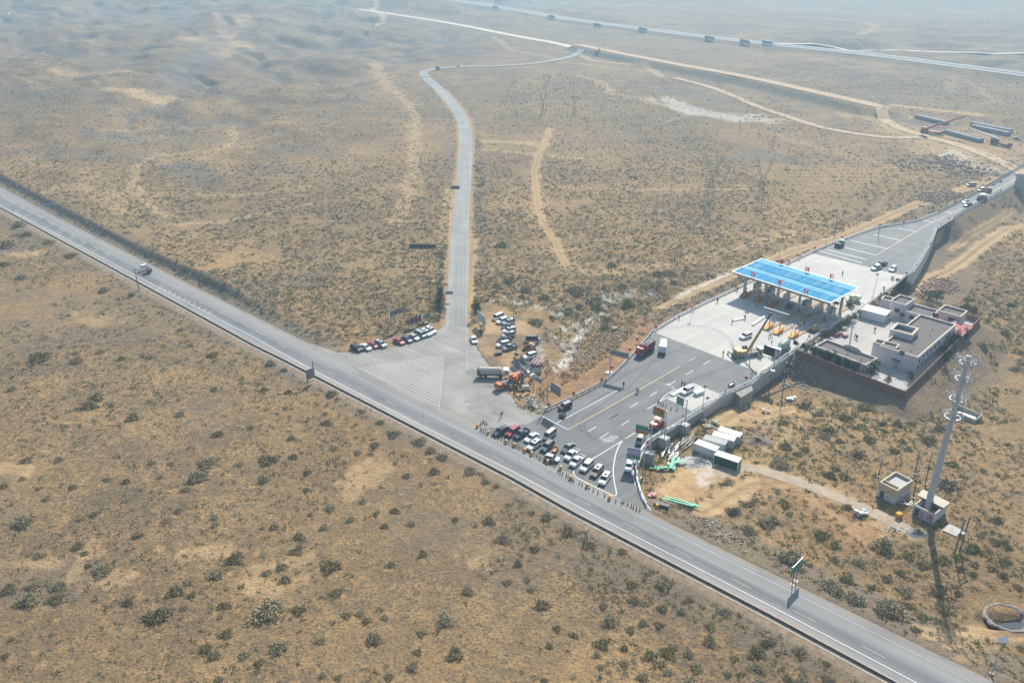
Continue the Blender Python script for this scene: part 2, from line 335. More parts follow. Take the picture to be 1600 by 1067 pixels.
def masks(x, y):
    def acc(lst, soft=1.5):
        r = np.zeros(x.shape)
        for pts, w, s in lst:
            # tracks are surveyed on the ground they lie on
            P = WP(pts)
            rag = 1+(1.3 if s < .75 and w > 1.2 else .6)*fbm(x, y, max(w*1.7, 2.2), 4)
            dd = dpoly(x, y, P, far=w*3+4)
            m = dd < w*3+3
            v = np.zeros(x.shape); rut = 1-.55*np.exp(-(dd/(.28*w))**2) if 1 < w < 4 and s > .5 else 1
            v[m] = (s*rut*(1-sstep(w*.55, w*1.5+.6, dd*rag)))[m]
            r = np.maximum(r, v)
        return r
    Rb = acc(BARE); Gd = acc(DARK); Wh = acc(WHITE); Rd = acc(RED)
    mr = np.minimum(dpoly(x, y, RUw, far=30), dpoly(x, y, RLw, far=30))
    bl = y < np.interp(x, [p[0] for p in RLw], [p[1] for p in RLw])
    Gd = np.maximum(Gd, np.where(bl, .75, .65)*(1-sstep(3.5, 10, mr*(1+.5*fbm(x, y, 8, 2)))))
    lot = inside(x, y, LOTW); Rb = np.maximum(Rb, lot*.8*np.clip(fbm(x, y, 9, 3)*1.5+.3, 0, 1)); Gd = np.maximum(Gd, lot*.9*np.clip(fbm(x+50, y, 9, 4)*2.2+.45, 0, 1))
    lp = inside(x, y, LPARK); Gd = np.maximum(Gd, lp*.45); Rb = np.maximum(Rb, lp*.3)
    ap = inside(x, y, APRON) & ~inside(x, y, COMPw); Gd = np.maximum(Gd, ap*.5)
    rl = dpoly(x, y, RAMPR, far=40); lo = inside(x, y, LOW); Gd = np.maximum(Gd, lo*.55*(1-sstep(14, 24, rl)))
    sr = dpoly(x, y, SIDEw[:9], far=14); Rb = np.maximum(Rb, .5*(1-sstep(4, 8, sr)))
    pl = dpoly(x, y, PLLw, far=20); Gd = np.maximum(Gd, .5*(1-sstep(5, 10, pl)))
    nb = dpoly(x, y, NSIDE, far=12); Gd = np.maximum(Gd, (1-sstep(2.5, 5.5, nb*(1+.4*fbm(x, y, 9, 2))))*.9)  # cut bank darkened: scrubby earth and its backlit shade both put into the colour
    e1 = dpoly(x, y, DEMB, far=40); Rb = np.where(e1 < 7, .9, Rb); Gd = np.where((e1 > 7) & (e1 < 18), .6, Gd)
    vl = np.clip(.09-np.abs(fbm(x+40, y, 150, 4, .5)), 0, 1)/.09*sstep(380, 650, y)*sstep(-20, -200, x-.12*(y-300)); Gd = np.maximum(Gd, .8*sstep(.3, .8, vl))
    nr = np.clip(.05-np.abs(fbm(x+900, y, 40, 4, .55)), 0, 1)/.05; Gd = np.maximum(Gd, .45*nr*sstep(.1, .4, fbm(x, y, 110, 2)+.25)*(mr > 8))
    er = np.clip(.03-np.abs(fbm(x*.8, y*.5, 85, 4, .6)), 0, 1)/.03*sstep(420, 620, y)*(.5+.5*(fbm(x, y, 200, 2) > 0)); Gd = np.maximum(Gd, .75*er)
    Gd = Gd*(1-.9*Rb*(Rb > .3))
    return np.clip(np.stack([Rb, Gd, Wh, Rd], -1), 0, 1)
def ground_mat():
    b = NB('desert soil'); at = b.N.new('ShaderNodeAttribute'); at.attribute_name = 'soil'
    sep = b.N.new('ShaderNodeSeparateColor'); b.link(at.outputs['Color'], sep.inputs[0]); rd = at.outputs['Alpha']; a2 = b.N.new('ShaderNodeAttribute'); a2.attribute_name = 'litter'; lt = a2.outputs['Fac']
    big = b.noise(.012, 5, .6); mid = b.noise(.07, 5, .65, dist=.5); m2 = b.noise(.35, 5, .6); fine = b.noise(1.6, 4, .7); vf = b.noise(6, 3, .6)
    c = b.mix(b.ramp(big, .38, .62), (.30, .194, .093), (.43, .28, .13))
    c = b.mix(b.math('MULTIPLY', b.ramp(mid, .38, .58, .1, 1.1), lt), c, (.185, .13, .08))
    c = b.mix(b.ramp(m2, .5, .7, 0, .6), c, (.52, .325, .145))
    m3 = b.noise(.8, 4, .75, dist=.4); c = b.mix(b.math('MULTIPLY', b.ramp(m3, .5, .62, 0, 1.1), lt), c, (.125, .105, .08))
    c = b.mix(b.math('MULTIPLY', b.ramp(fine, .5, .6), b.math('ADD', lt, .18)), c, (.10, .088, .066))
    c = b.mix(b.math('MULTIPLY', b.ramp(vf, .5, .62), .6), c, (.075, .068, .052))
    bare = b.mix(b.ramp(m2, .35, .7), (.47, .315, .165), (.56, .39, .215))
    c = b.mix(b.math('MULTIPLY', sep.outputs[0], b.ramp(fine, .72, .5, .45, 1)), c, bare)
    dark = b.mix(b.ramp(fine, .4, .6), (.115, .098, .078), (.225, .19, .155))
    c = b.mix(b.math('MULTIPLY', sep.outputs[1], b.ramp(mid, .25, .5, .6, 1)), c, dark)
    red = b.mix(b.ramp(m2, .4, .65), (.27, .155, .085), (.40, .235, .12))
    c = b.mix(b.math('MULTIPLY', rd, .9), c, red)
    c = b.mix(b.math('MULTIPLY', sep.outputs[2], b.ramp(m2, .35, .55)), c, (.62, .59, .54))
    h = b.math('ADD', b.math('MULTIPLY', fine, 1.0), b.math('MULTIPLY', m2, 2.0))
    b.bump(h, .8, .45)
    return b.out(c, .95, .1)
ground = build_ground()
# ------------------------------------------------------------ road surfaces (world-scale coordinates, UV = across / along in metres)
def asphalt(name, base, streak=.12, spots=.1, light=None):
    b = NB(name); uv = b.tc.outputs['UV']; o = b.tc.outputs['Object']
    st = b.noise(1.0, 4, .6, b.mapping(uv, (1.1, .02, 1))); st2 = b.noise(1.0, 3, .5, b.mapping(uv, (.25, .008, 1)))
    bl = b.noise(.09, 5, .6); f = b.noise(3.5, 3, .7)
    c = b.mix(b.ramp(bl, .35, .65), tuple(x*(1-spots) for x in base), tuple(x*(1+spots) for x in base))
    v = b.math('ADD', b.ramp(st, .35, .65, 1-streak, 1+streak), b.ramp(st2, .35, .65, -streak, streak))
    c = b.scale(c, v)
    c = b.scale(c, b.ramp(f, .3, .7, .94, 1.06))
    if light: light(b, uv, c)
    b._c = c; return b
def resample(pts, step):
    out = [pts[0]]
    for a, c in zip(pts, pts[1:]):
        L = math.dist(a, c); n = max(1, int(L/step))
        out += [(a[0]+(c[0]-a[0])*k/n, a[1]+(c[1]-a[1])*k/n) for k in range(1, n+1)]
    return out
def smooth(pts, it=2):
    for _ in range(it):
        q = [pts[0]]
        for a, c in zip(pts, pts[1:]): q += [(a[0]*.75+c[0]*.25, a[1]*.75+c[1]*.25), (a[0]*.25+c[0]*.75, a[1]*.25+c[1]*.75)]
        q.append(pts[-1]); pts = q
    return pts
def offset(pts, d):   # to the left of the direction of travel
    out = []; n = len(pts)
    for i in range(n):
        a = pts[max(i-1, 0)]; c = pts[min(i+1, n-1)]; dx, dy = c[0]-a[0], c[1]-a[1]; L = math.hypot(dx, dy)+1e-9
        out.append((pts[i][0]-dy/L*d, pts[i][1]+dx/L*d))
    return out
def ribbon(name, pts, w, z, m, kind='structure', drape=False, w2=None, nx=1, skirt=0):
    n = len(pts); V = []; UV = []; F = []; s = 0
    for i, p in enumerate(pts):
        if i: s += math.dist(p, pts[i-1])
        ww = w if w2 is None else w+(w2-w)*i/(n-1)
        for k in range(nx+1):
            u = -ww/2+ww*k/nx; q = offset(pts[max(i-1, 0):i+2], -u)[min(i, 1)]
            V.append([q[0], q[1], z]); UV.append((u, s))
    V = np.array(V)
    if drape: V[:, 2] = hgt(V[:, 0], V[:, 1])+z
    if drape and nx == 1:
        zz = V[:, 2].reshape(-1, 2).max(1); V[:, 2] = np.repeat(zz, 2)
    for i in range(n-1):
        for k in range(nx): a = i*(nx+1)+k; F.append((a, a+1, a+nx+2, a+nx+1))
    o = link(name, mesh_from(name, V, F, [m], UV)); 
    if kind: tag(o, kind=kind)
    return o
def sheet(name, pts, z, m, uvdir=None, thick=0, kind='structure'):
    bm = bmesh.new(); vs = [bm.verts.new((x, y, z)) for x, y in pts]; f = bm.faces.new(vs)
    if f.normal.z < 0: f.normal_flip()
    f.normal_update()
    if f.calc_center_median() and f.normal.z < 0: bmesh.ops.reverse_faces(bm, faces=[f])
    if thick:
        lo = [bm.verts.new((x, y, z-thick)) for x, y in pts]
        for i in range(len(pts)): j = (i+1) % len(pts); bm.faces.new((vs[i], lo[i], lo[j], vs[j]))
    bmesh.ops.triangulate(bm, faces=[f])
    ul = bm.loops.layers.uv.new('UVMap'); a = uvdir or 0
    for fc in bm.faces:
        for l in fc.loops: x, y, _ = l.vert.co; l[ul].uv = (x*math.sin(a)-y*math.cos(a), x*math.cos(a)+y*math.sin(a))
    me = bpy.data.meshes.new(name); bm.to_mesh(me); bm.free(); me.materials.append(m)
    o = link(name, me)
    if kind: tag(o, kind=kind)
    return o
RDIR = math.atan2(RUw[-2][1]-RUw[2][1], RUw[-2][0]-RUw[2][0])
# main road: a strip between its two edges, cross coordinate 0..1 of the width in UV.x
def mainroad():
    b = NB('worn road asphalt'); uv = b.tc.outputs['UV']
    st = b.noise(1.0, 4, .6, b.mapping(uv, (1.6, .012, 1))); st2 = b.noise(1.0, 4, .5, b.mapping(uv, (.5, .006, 1))); f = b.noise(2.6, 4, .7); bl = b.noise(.05, 4)
    sp = b.N.new('ShaderNodeSeparateXYZ'); b.link(uv, sp.inputs[0]); u = sp.outputs[0]
    cr = b.N.new('ShaderNodeValToRGB'); b.link(b.math('DIVIDE', u, 14.), cr.inputs[0]); e = cr.color_ramp.elements
    cols = [(0., (.30, .29, .275)), (.10, (.26, .255, .245)), (.16, (.19, .192, .195)), (.33, (.165, .17, .177)), (.42, (.15, .155, .163)), (.50, (.205, .207, .208)), (.62, (.25, .247, .24)), (.75, (.235, .233, .228)), (.88, (.25, .246, .237)), (1., (.235, .225, .205))]
    e[0].position = 0; e[0].color = (*cols[0][1], 1); e[1].position = 1; e[1].color = (*cols[-1][1], 1)
    for p, c in cols[1:-1]: q = e.new(p); q.color = (*c, 1)
    c = b.scale(cr.outputs[0], b.ramp(st, .3, .7, .82, 1.18)); c = b.scale(c, b.ramp(st2, .3, .7, .93, 1.07)); c = b.scale(c, b.ramp(f, .3, .7, .94, 1.06)); c = b.scale(c, b.ramp(bl, .3, .7, .93, 1.07))
    # sealed cracks
    pa = b.noise(1.0, 2, .5, b.mapping(uv, (.16, .045, 1))); c = b.scale(c, b.ramp(pa, .575, .59, 1, .88))
    w = b.N.new('ShaderNodeTexVoronoi'); w.feature = 'DISTANCE_TO_EDGE'; w.inputs['Scale'].default_value = .07; b.link(b.mapping(b.tc.outputs['Object'], (1, 1, 1)), w.inputs['Vector'])
    c = b.mix(b.ramp(w.outputs[0], .0015, .0035, .35, 0), c, (.07, .07, .07))
    ed = b.math('MAXIMUM', b.ramp(u, 1.2, .0), b.ramp(u, 12.6, 14.)); dn = b.noise(.25, 5, .7); c = b.mix(b.math('MULTIPLY', b.math('MULTIPLY', ed, b.ramp(dn, .42, .6)), .8), c, (.33, .25, .17))
    m = b.out(c, .75, .25)
    U = resample(RUw, 6); Lx = RLw; V = []; UV = []; F = []; s = 0
    RDv = Vector((math.cos(RDIR), math.sin(RDIR)))
    lt = np.array([np.dot(p, RDv) for p in RLw]); lx = np.array([p[0] for p in RLw]); ly = np.array([p[1] for p in RLw])
    for i, p in enumerate(U):
        t = p[0]*RDv[0]+p[1]*RDv[1]; q = (np.interp(t, lt, lx), np.interp(t, lt, ly))
        if i: s += math.dist(p, U[i-1])
        for k in range(9):
            a = k/8; V.append((p[0]*a+q[0]*(1-a), p[1]*a+q[1]*(1-a), .0)); UV.append((14*a, s))
    for i in range(len(U)-1):
        for k in range(8): a = i*9+k; F.append((a, a+1, a+10, a+9)[::-1])
    me = mesh_from('main_road', V, F, [m], UV); me.flip_normals() if me.polygons[0].normal.z < 0 else None
    tag(link('main_road', me), kind='structure')
mainroad()
ab = asphalt('pale junction paving', (.285, .275, .25), .09, .14)
sheet('junction', JUNCw, .004, ab.out(ab._c, .85, .2), RDIR)
ab = asphalt('side road asphalt', (.27, .265, .25), .1, .1); M_SIDE = ab.out(ab._c, .8, .2)
sp = smooth(SIDEw[:11], 2)
ribbon('side_road', resample(sp, 4), 7.6, .008, M_SIDE, w2=7.0, drape=False) if False else None
_s = resample(sp, 4)
ribbon('side_road', _s, 7.6, .010, M_SIDE, drape=True, w2=8.5)
ribbon('far_side_road', resample(smooth(SIDEw[9:], 1), 12), 8, .5, M_SIDE, drape=True)
# toll yard
def plazamat():
    ab = asphalt('dark yard asphalt', (.118, .124, .128), .13, .16); b = ab
    w = b.N.new('ShaderNodeTexNoise'); w.inputs['Scale'].default_value = .05; w.inputs['Distortion'].default_value = 2.5; b.link(b.tc.outputs['Object'], w.inputs['Vector'])
    c = b.mix(b.ramp(w.outputs[0], .53, .6, 0, .28), b._c, (.2, .2, .195))
    return b.out(c, .7, .3)
PDIR = math.atan2(PLLw[12][1]-PLLw[3][1], PLLw[12][0]-PLLw[3][0])
PLZ = [(x, y) for x, y in PLAZA]
sheet('toll_yard', PLZ, .008, plazamat(), PDIR, thick=.25)
def concmat(name, base=(.50, .48, .44), joint=5.):
    b = NB(name); uv = b.tc.outputs['UV']; n1 = b.noise(.08, 5, .6); n2 = b.noise(.7, 5, .65); n3 = b.noise(1, 3, .5, b.mapping(uv, (.4, .03, 1)))
    br = b.N.new('ShaderNodeTexBrick'); br.offset = 0; br.inputs['Scale'].default_value = 1; br.inputs['Brick Width'].default_value = joint; br.inputs['Row Height'].default_value = joint
    br.inputs['Mortar Size'].default_value = .05; br.inputs['Color1'].default_value = (1, 1, 1, 1); br.inputs['Color2'].default_value = (.95, .95, .95, 1); br.inputs['Mortar'].default_value = (.8, .8, .8, 1)
    b.link(uv, br.inputs['Vector'])
    c = b.mix(b.ramp(n1, .35, .65), tuple(v*.93 for v in base), tuple(v*1.06 for v in base))
    c = b.scale(c, b.ramp(n2, .3, .7, .95, 1.05)); c = b.scale(c, b.ramp(n3, .35, .65, .95, 1.05))
    mm = b.N.new('ShaderNodeMix'); mm.data_type = 'RGBA'; mm.blend_type = 'MULTIPLY'; mm.inputs[0].default_value = 1; b.link(c, mm.inputs[6]); b.link(br.outputs[0], mm.inputs[7])
    return b.out(mm.outputs[2], .85, .2)
M_CONC = concmat('pale concrete slabs')
_ll = GL([(1022.5, 519.5), (1060, 495.6), (1100, 475.5), (1138.7, 458), (1232.5, 412), (1269, 396)])
_rr = GL([(1400, 428), (1418, 430.6), (1401, 445.6), (1345, 485), (1251, 543), (1198, 580), (1184, 590), (1184, 581)])
sheet('toll_concrete_yard', _ll+_rr, .014, M_CONC, PDIR)
sheet('yard_widening_paving', GL(CR(940, 460, 5.333, [(760, 735), (990, 830), (750, 970), (545, 870)])), .016, M_CONC, PDIR)
sheet('compound_paving', [(x, y) for x, y in COMPw], .005, concmat('yard paving', (.44, .42, .39), 6), PDIR)
# dirt roads, motorway
M_DIRT = mat('packed earth', (.46, .34, .225), .95, .12, .2, spec=.1)
ribbon('dirt_road', resample(smooth(DRD1, 1), 8), 8, .25, M_DIRT, drape=True)
ribbon('dirt_road', resample(smooth(DRD2, 1), 8), 6.5, .25, M_DIRT, drape=True)
ribbon('dirt_road', resample(smooth(DRD0, 1), 12), 12, .3, mat('pale earth', (.55, .47, .37), .95, .1, .1), drape=True)
ribbon('embankment_road', resample(smooth(DEMB, 1), 10), 12, .3, M_DIRT, drape=True)
ribbon('thin_road', resample(smooth(THIN, 1), 14), 8, .5, mat('pale earth', (1, 1, 1)), drape=True)
ribbon('far_road', resample(TLR, 10), 9, .3, M_SIDE, drape=True)
M_HW = mat('motorway surface', (.27, .27, .26), .8, .05, .1)
ribbon('motorway', resample(offset(smooth(HWY, 1), 7), 15), 9, .4, M_HW, drape=True)
ribbon('motorway', resample(offset(smooth(HWY, 1), -7), 15), 9, .4, M_HW, drape=True)
M_TRK = mat('grey track soil', (.385, .31, .225), .95, .15, .4, bump=.3)
ribbon('track', resample(smooth([GT(*p)[:2] for p in [(1120, 742), (1162, 727), (1212, 741), (1275, 763), (1325, 783), (1387, 811), (1425, 832)]], 2), 2), 3.6, .05, M_TRK, drape=True, nx=4)
# ditch below the main road: one mesh with real section
def ditch():
    P = resample(RLw[1:], 5); prof = [(0, .0), (-.25, .002), (-.32, -.38), (-1.2, -.5), (-1.4, -.02), (-1.75, .0), (-1.8, -.25)]
    V = []; F = []; n = len(prof)
    for i in range(len(P)):
        for u, z in prof:
            q = offset(P[max(i-1, 0):i+2], u)[min(i, 1)]; V.append((q[0], q[1], z))
    for i in range(len(P)-1):
        for k in range(n-1): a = i*n+k; F.append((a, a+n, a+n+1, a+1))
    m1 = mat('ditch concrete', (.40, .365, .31), .9, .15, .8); m2 = mat('ditch bed litter', (.17, .14, .11), .95, .3, 1.2)
    me = mesh_from('roadside_ditch', V, F, [m1, m2]); 
    for i, p in enumerate(me.polygons): p.material_index = 1 if i % (n-1) in (1, 2, 3) else 0
    tag(link('roadside_ditch', me), kind='structure')
    Q = offset(P, -1.8-1.7); o = ribbon('gravel_verge', Q, 3.6, -.03, mat('verge gravel', (.25, .185, .125), .95, .3, .8, bump=.4), nx=3)
    for v in o.data.vertices:
        pass
    co = np.empty(len(o.data.vertices)*3); o.data.vertices.foreach_get('co', co); co = co.reshape(-1, 4, 3); co[:, 0, 2] = -.04; co[:, 1, 2] = -.15; co[:, 2, 2] = -.3; co[:, 3, 2] = -.9
    if np.hypot(*(co[5, 0, :2]-np.array(P[5]))) > np.hypot(*(co[5, 3, :2]-np.array(P[5]))): co[:, :, 2] = co[:, ::-1, 2]
    o.data.vertices.foreach_set('co', co.ravel()); o.data.update()
ditch()
# ------------------------------------------------------------ painted markings
M_WH = mat('road paint white', (.62, .62, .6), .7, .12, 1.5); M_YE = mat('road paint yellow', (.55, .42, .14), .7, .15, 1.5)
M_WF = mat('worn road paint', (.40, .395, .38), .8, .15, .6); M_YF = mat('worn yellow paint', (.37, .315, .19), .8, .2, .6)
def strips(name, lines, w, z, m, dash=None):
    V = []; F = []
    for pts in lines:
        if dash:
            on, off = dash; seg = []; P = resample(pts, .5); k = int(on/.5); q = int((on+off)/.5)
            seg = [P[i:i+k+1] for i in range(0, len(P)-k, q)]
        else: seg = [resample(pts, 3)]
        for S in seg:
            a = offset(S, w/2); c = offset(S, -w/2); b0 = len(V)
            for p, q in zip(a, c): V += [(p[0], p[1], z), (q[0], q[1], z)]
            for i in range(len(S)-1): j = b0+2*i; F.append((j, j+1, j+3, j+2))
    return tag(link(name, mesh_from(name, V, F, [m])), kind='structure')
strips('edge_line', [GL([(22, 331), (200, 424), (400, 529), (487, 577), (640, 655), (800, 736), (920, 800), (1200, 944), (1430, 1065), (1600, 1155)])], .22, .012, M_WH)
strips('edge_line_worn', [GL([(0, 301), (84, 343), (300, 453), (480, 545), (560, 583)]), GL([(760, 681), (1020, 815), (1100, 856), (1540, 1075)])], .18, .012, M_WF)
strips('centre_dashes', [GL([(172, 403), (230, 432), (330, 482), (400, 517)]), GL([(400, 517), (505, 576), (800, 727), (1000, 829), (1460, 1067)])], .22, .013, M_YF, (4.5, 9))
_c7 = CR(0, 280, 5.333, [(20, 165), (90, 210), (165, 252), (238, 296), (325, 340), (412, 388), (500, 442), (590, 492), (683, 542), (785, 592), (880, 642)])
_l7 = []
for x, y in _c7:
    _l7.append(GL([(x-7, y+3.2), (x+6, y-1.5), (x+6.3, y-4)])); _l7.append(GL([(x+6, y-2), (x-1, y-5.5)]))
strips('zigzag_marking', _l7, .55, .013, M_YF)
strips('slow_down_bars', [GL([(x-1.6, y+1.6), (x+2.2, y-2.0)]) for x, y in CR(0, 330, 4, [(1000, 480), (1030, 495), (1058, 508), (1088, 522), (1118, 536), (1150, 553), (1180, 567), (1212, 584), (1245, 600), (1278, 618), (1312, 634)])], .5, .013, M_WF)
_A, _B, _C = G(560, 575), G(693, 555), G(686, 640)
_h = []
rd = (math.cos(RDIR), math.sin(RDIR))
for k in range(1, 19):
    t = k/19.; p = (_B[0]+(_C[0]-_B[0])*(1-t), _B[1]+(_C[1]-_B[1])*(1-t))
    # parallel to the main road until the far edge of the triangle
    best = None
    for s in np.linspace(.5, 60, 120):
        q = (p[0]-rd[0]*s, p[1]-rd[1]*s)
        if inside(np.array([q[0]]), np.array([q[1]]), [_A, _B, _C])[0]: best = q
    if best: _h.append([best, p])
strips('hatched_island', _h, .42, .012, mat('faded junction paint', (.40, .385, .35), .85, .1, .8))
strips('hatched_island_border', [[_A, _B, _C, _A]], .2, .014, mat('faded junction paint', (1, 1, 1)))
strips('side_edge_line', [offset(_s, -3.3)[:60], GL([(560, 556), (610, 552), (655, 541), (680, 527), (698, 512), (703, 500)])], .15, .02, M_WF)
strips('side_centre_line', [_s[2:70]], .14, .13, M_WF, (6, 9)) if False else None
def dr(lines, off):
    return lines
# toll yard markings
strips('yellow_line', [GL([(887.5, 671), (940, 642.5), (1000, 608), (1062, 572.5)]), GL([(1077, 564), (1087, 558)])], .24, .02, M_YE)
strips('yellow_line_far', [GL(CR(1240, 250, 4.444, [(575, 660), (650, 615), (745, 560), (850, 495), (970, 430), (1100, 372), (1340, 245), (1600, 100), (1900, -70)]))], .3, .02, M_YE)
_wl = [[(846.6, 649.7), (887, 671)], [(870, 661), (905, 642), (965.6, 609.4)], [(1040, 558), (1040.1, 558)], [(1001, 645), (1026, 630.6), (1050, 616), (1068, 605)], [(1030, 628), (1040, 617), (1056, 607)]]
strips('white_line', [GL(l) for l in (_wl[0], _wl[1], _wl[3], _wl[4])], .24, .021, M_WH)
strips('island_outline', [smooth(GL([(992.5, 675.6), (960, 696), (926, 716.9), (898.8, 731), (895, 737.5), (899, 745), (910, 750.6), (955, 773), (962.5, 774.5), (963.6, 769.4), (959, 750), (957.8, 733.8), (960.6, 715), (965, 700), (972, 688.8), (979.4, 683)]), 2)], .26, .022, M_WH)
strips('right_edge_line', [smooth(GL([(1060, 662), (1022, 678), (1008, 692), (998, 704), (989.7, 724), (988.8, 741), (994, 762), (1004, 779), (1017, 797)]), 2)], .26, .022, M_WH)
_ds = CR(940, 460, 5.333, [(845, 585), (905, 552), (705, 668), (765, 632), (550, 760), (618, 720), (400, 848), (465, 808), (235, 942), (305, 900), (65, 1038), (135, 998)])+CR(730, 640, 5.333, [(1185, 78), (1255, 38), (1283, 130), (1350, 88), (1005, 182), (1075, 142), (1103, 238), (1178, 192), (1450, 25), (1500, -4)])
strips('lane_dashes', [GL(_ds[i:i+2]) for i in range(0, len(_ds), 2)], .24, .021, M_WH)
_cb = CR(1240, 250, 4.444, [(175, 630), (475, 715), (225, 622), (510, 693), (340, 605), (575, 662), (400, 560), (655, 618), (555, 517), (745, 560), (730, 475), (850, 497), (905, 420), (970, 435), (1050, 358), (1100, 370)])
strips('cross_bars', [GL(_cb[i:i+2]) for i in range(0, len(_cb), 2)], .7, .021, mat('chalky white paint', (.58, .58, .55), .8, .1, 1))
# chalky smears and tyre marks on the yard
M_SM = mat('pale dust smear', (.33, .33, .32), .9, .3, 1.2)
def blob(name, px, py, r, m, z, n=26, sq=.6, seed=0):
    cx, cy = G(px, py); rr = random.Random(seed); P = []
    for i in range(n):
        a = 2*math.pi*i/n; k = r*(.55+.6*rr.random()); P.append((cx+k*math.cos(a), cy+k*sq*math.sin(a)))
    return sheet(name, P, z, m)
blob('dust_smear', 951, 687, 2.2, M_SM, .019, seed=3); blob('dust_smear', 958, 683, 1.6, M_SM, .0195, seed=5); blob('dust_smear', 1044, 600.5, 1.2, M_SM, .019, seed=8); blob('dust_smear', 1050, 605, .9, M_SM, .0195, seed=9)
M_TY = mat('tyre rubber mark', (.40, .385, .36), .85, .15, .8)
_circ = [(1015+0, 520), (1035, 513), (1060, 508.5), (1085, 508), (1110, 511), (1130, 519), (1143, 531), (1148, 545), (1148, 560)]
strips('tyre_mark', [smooth(GL(_circ), 2), smooth(GL([(x-(x-1085)*.05, y+2.0) for x, y in _circ]), 2)], .9, .019, M_TY)
M_TD = mat('dark tyre mark', (.085, .088, .09), .8, .2, .8)
strips('dark_tyre_mark', [smooth(GL(CR(730, 640, 5.333, l)), 2) for l in ([(985, 180), (905, 165), (870, 110), (900, 50), (1000, -40), (1180, -150)], [(1040, 240), (960, 190), (930, 130), (960, 70), (1060, 0), (1220, -110)], [(1090, 260), (1020, 220), (960, 130), (1010, 60)])]+[smooth(GL(CR(940, 460, 5.333, l)), 2) for l in ([(100, 830), (200, 790), (320, 690), (380, 600), (560, 500)], [(20, 780), (240, 640), (430, 560)], [(600, 800), (900, 640), (1100, 600)])], .3, .017, M_TD)
M_OIL = mat('damp patch', (.19, .185, .175), .8, .15, .5)
blob('damp_patch', 755, 626, 5.5, mat('grey patch', (.245, .235, .225), .9, .1, .6), .012, seed=11, sq=.9); blob('damp_patch', 740, 583, 3.2, M_OIL, .013, seed=12, sq=.8); blob('damp_patch', 770, 603, 2.6, M_OIL, .014, seed=13); blob('damp_patch', 775, 646, 2., M_OIL, .015, seed=15)
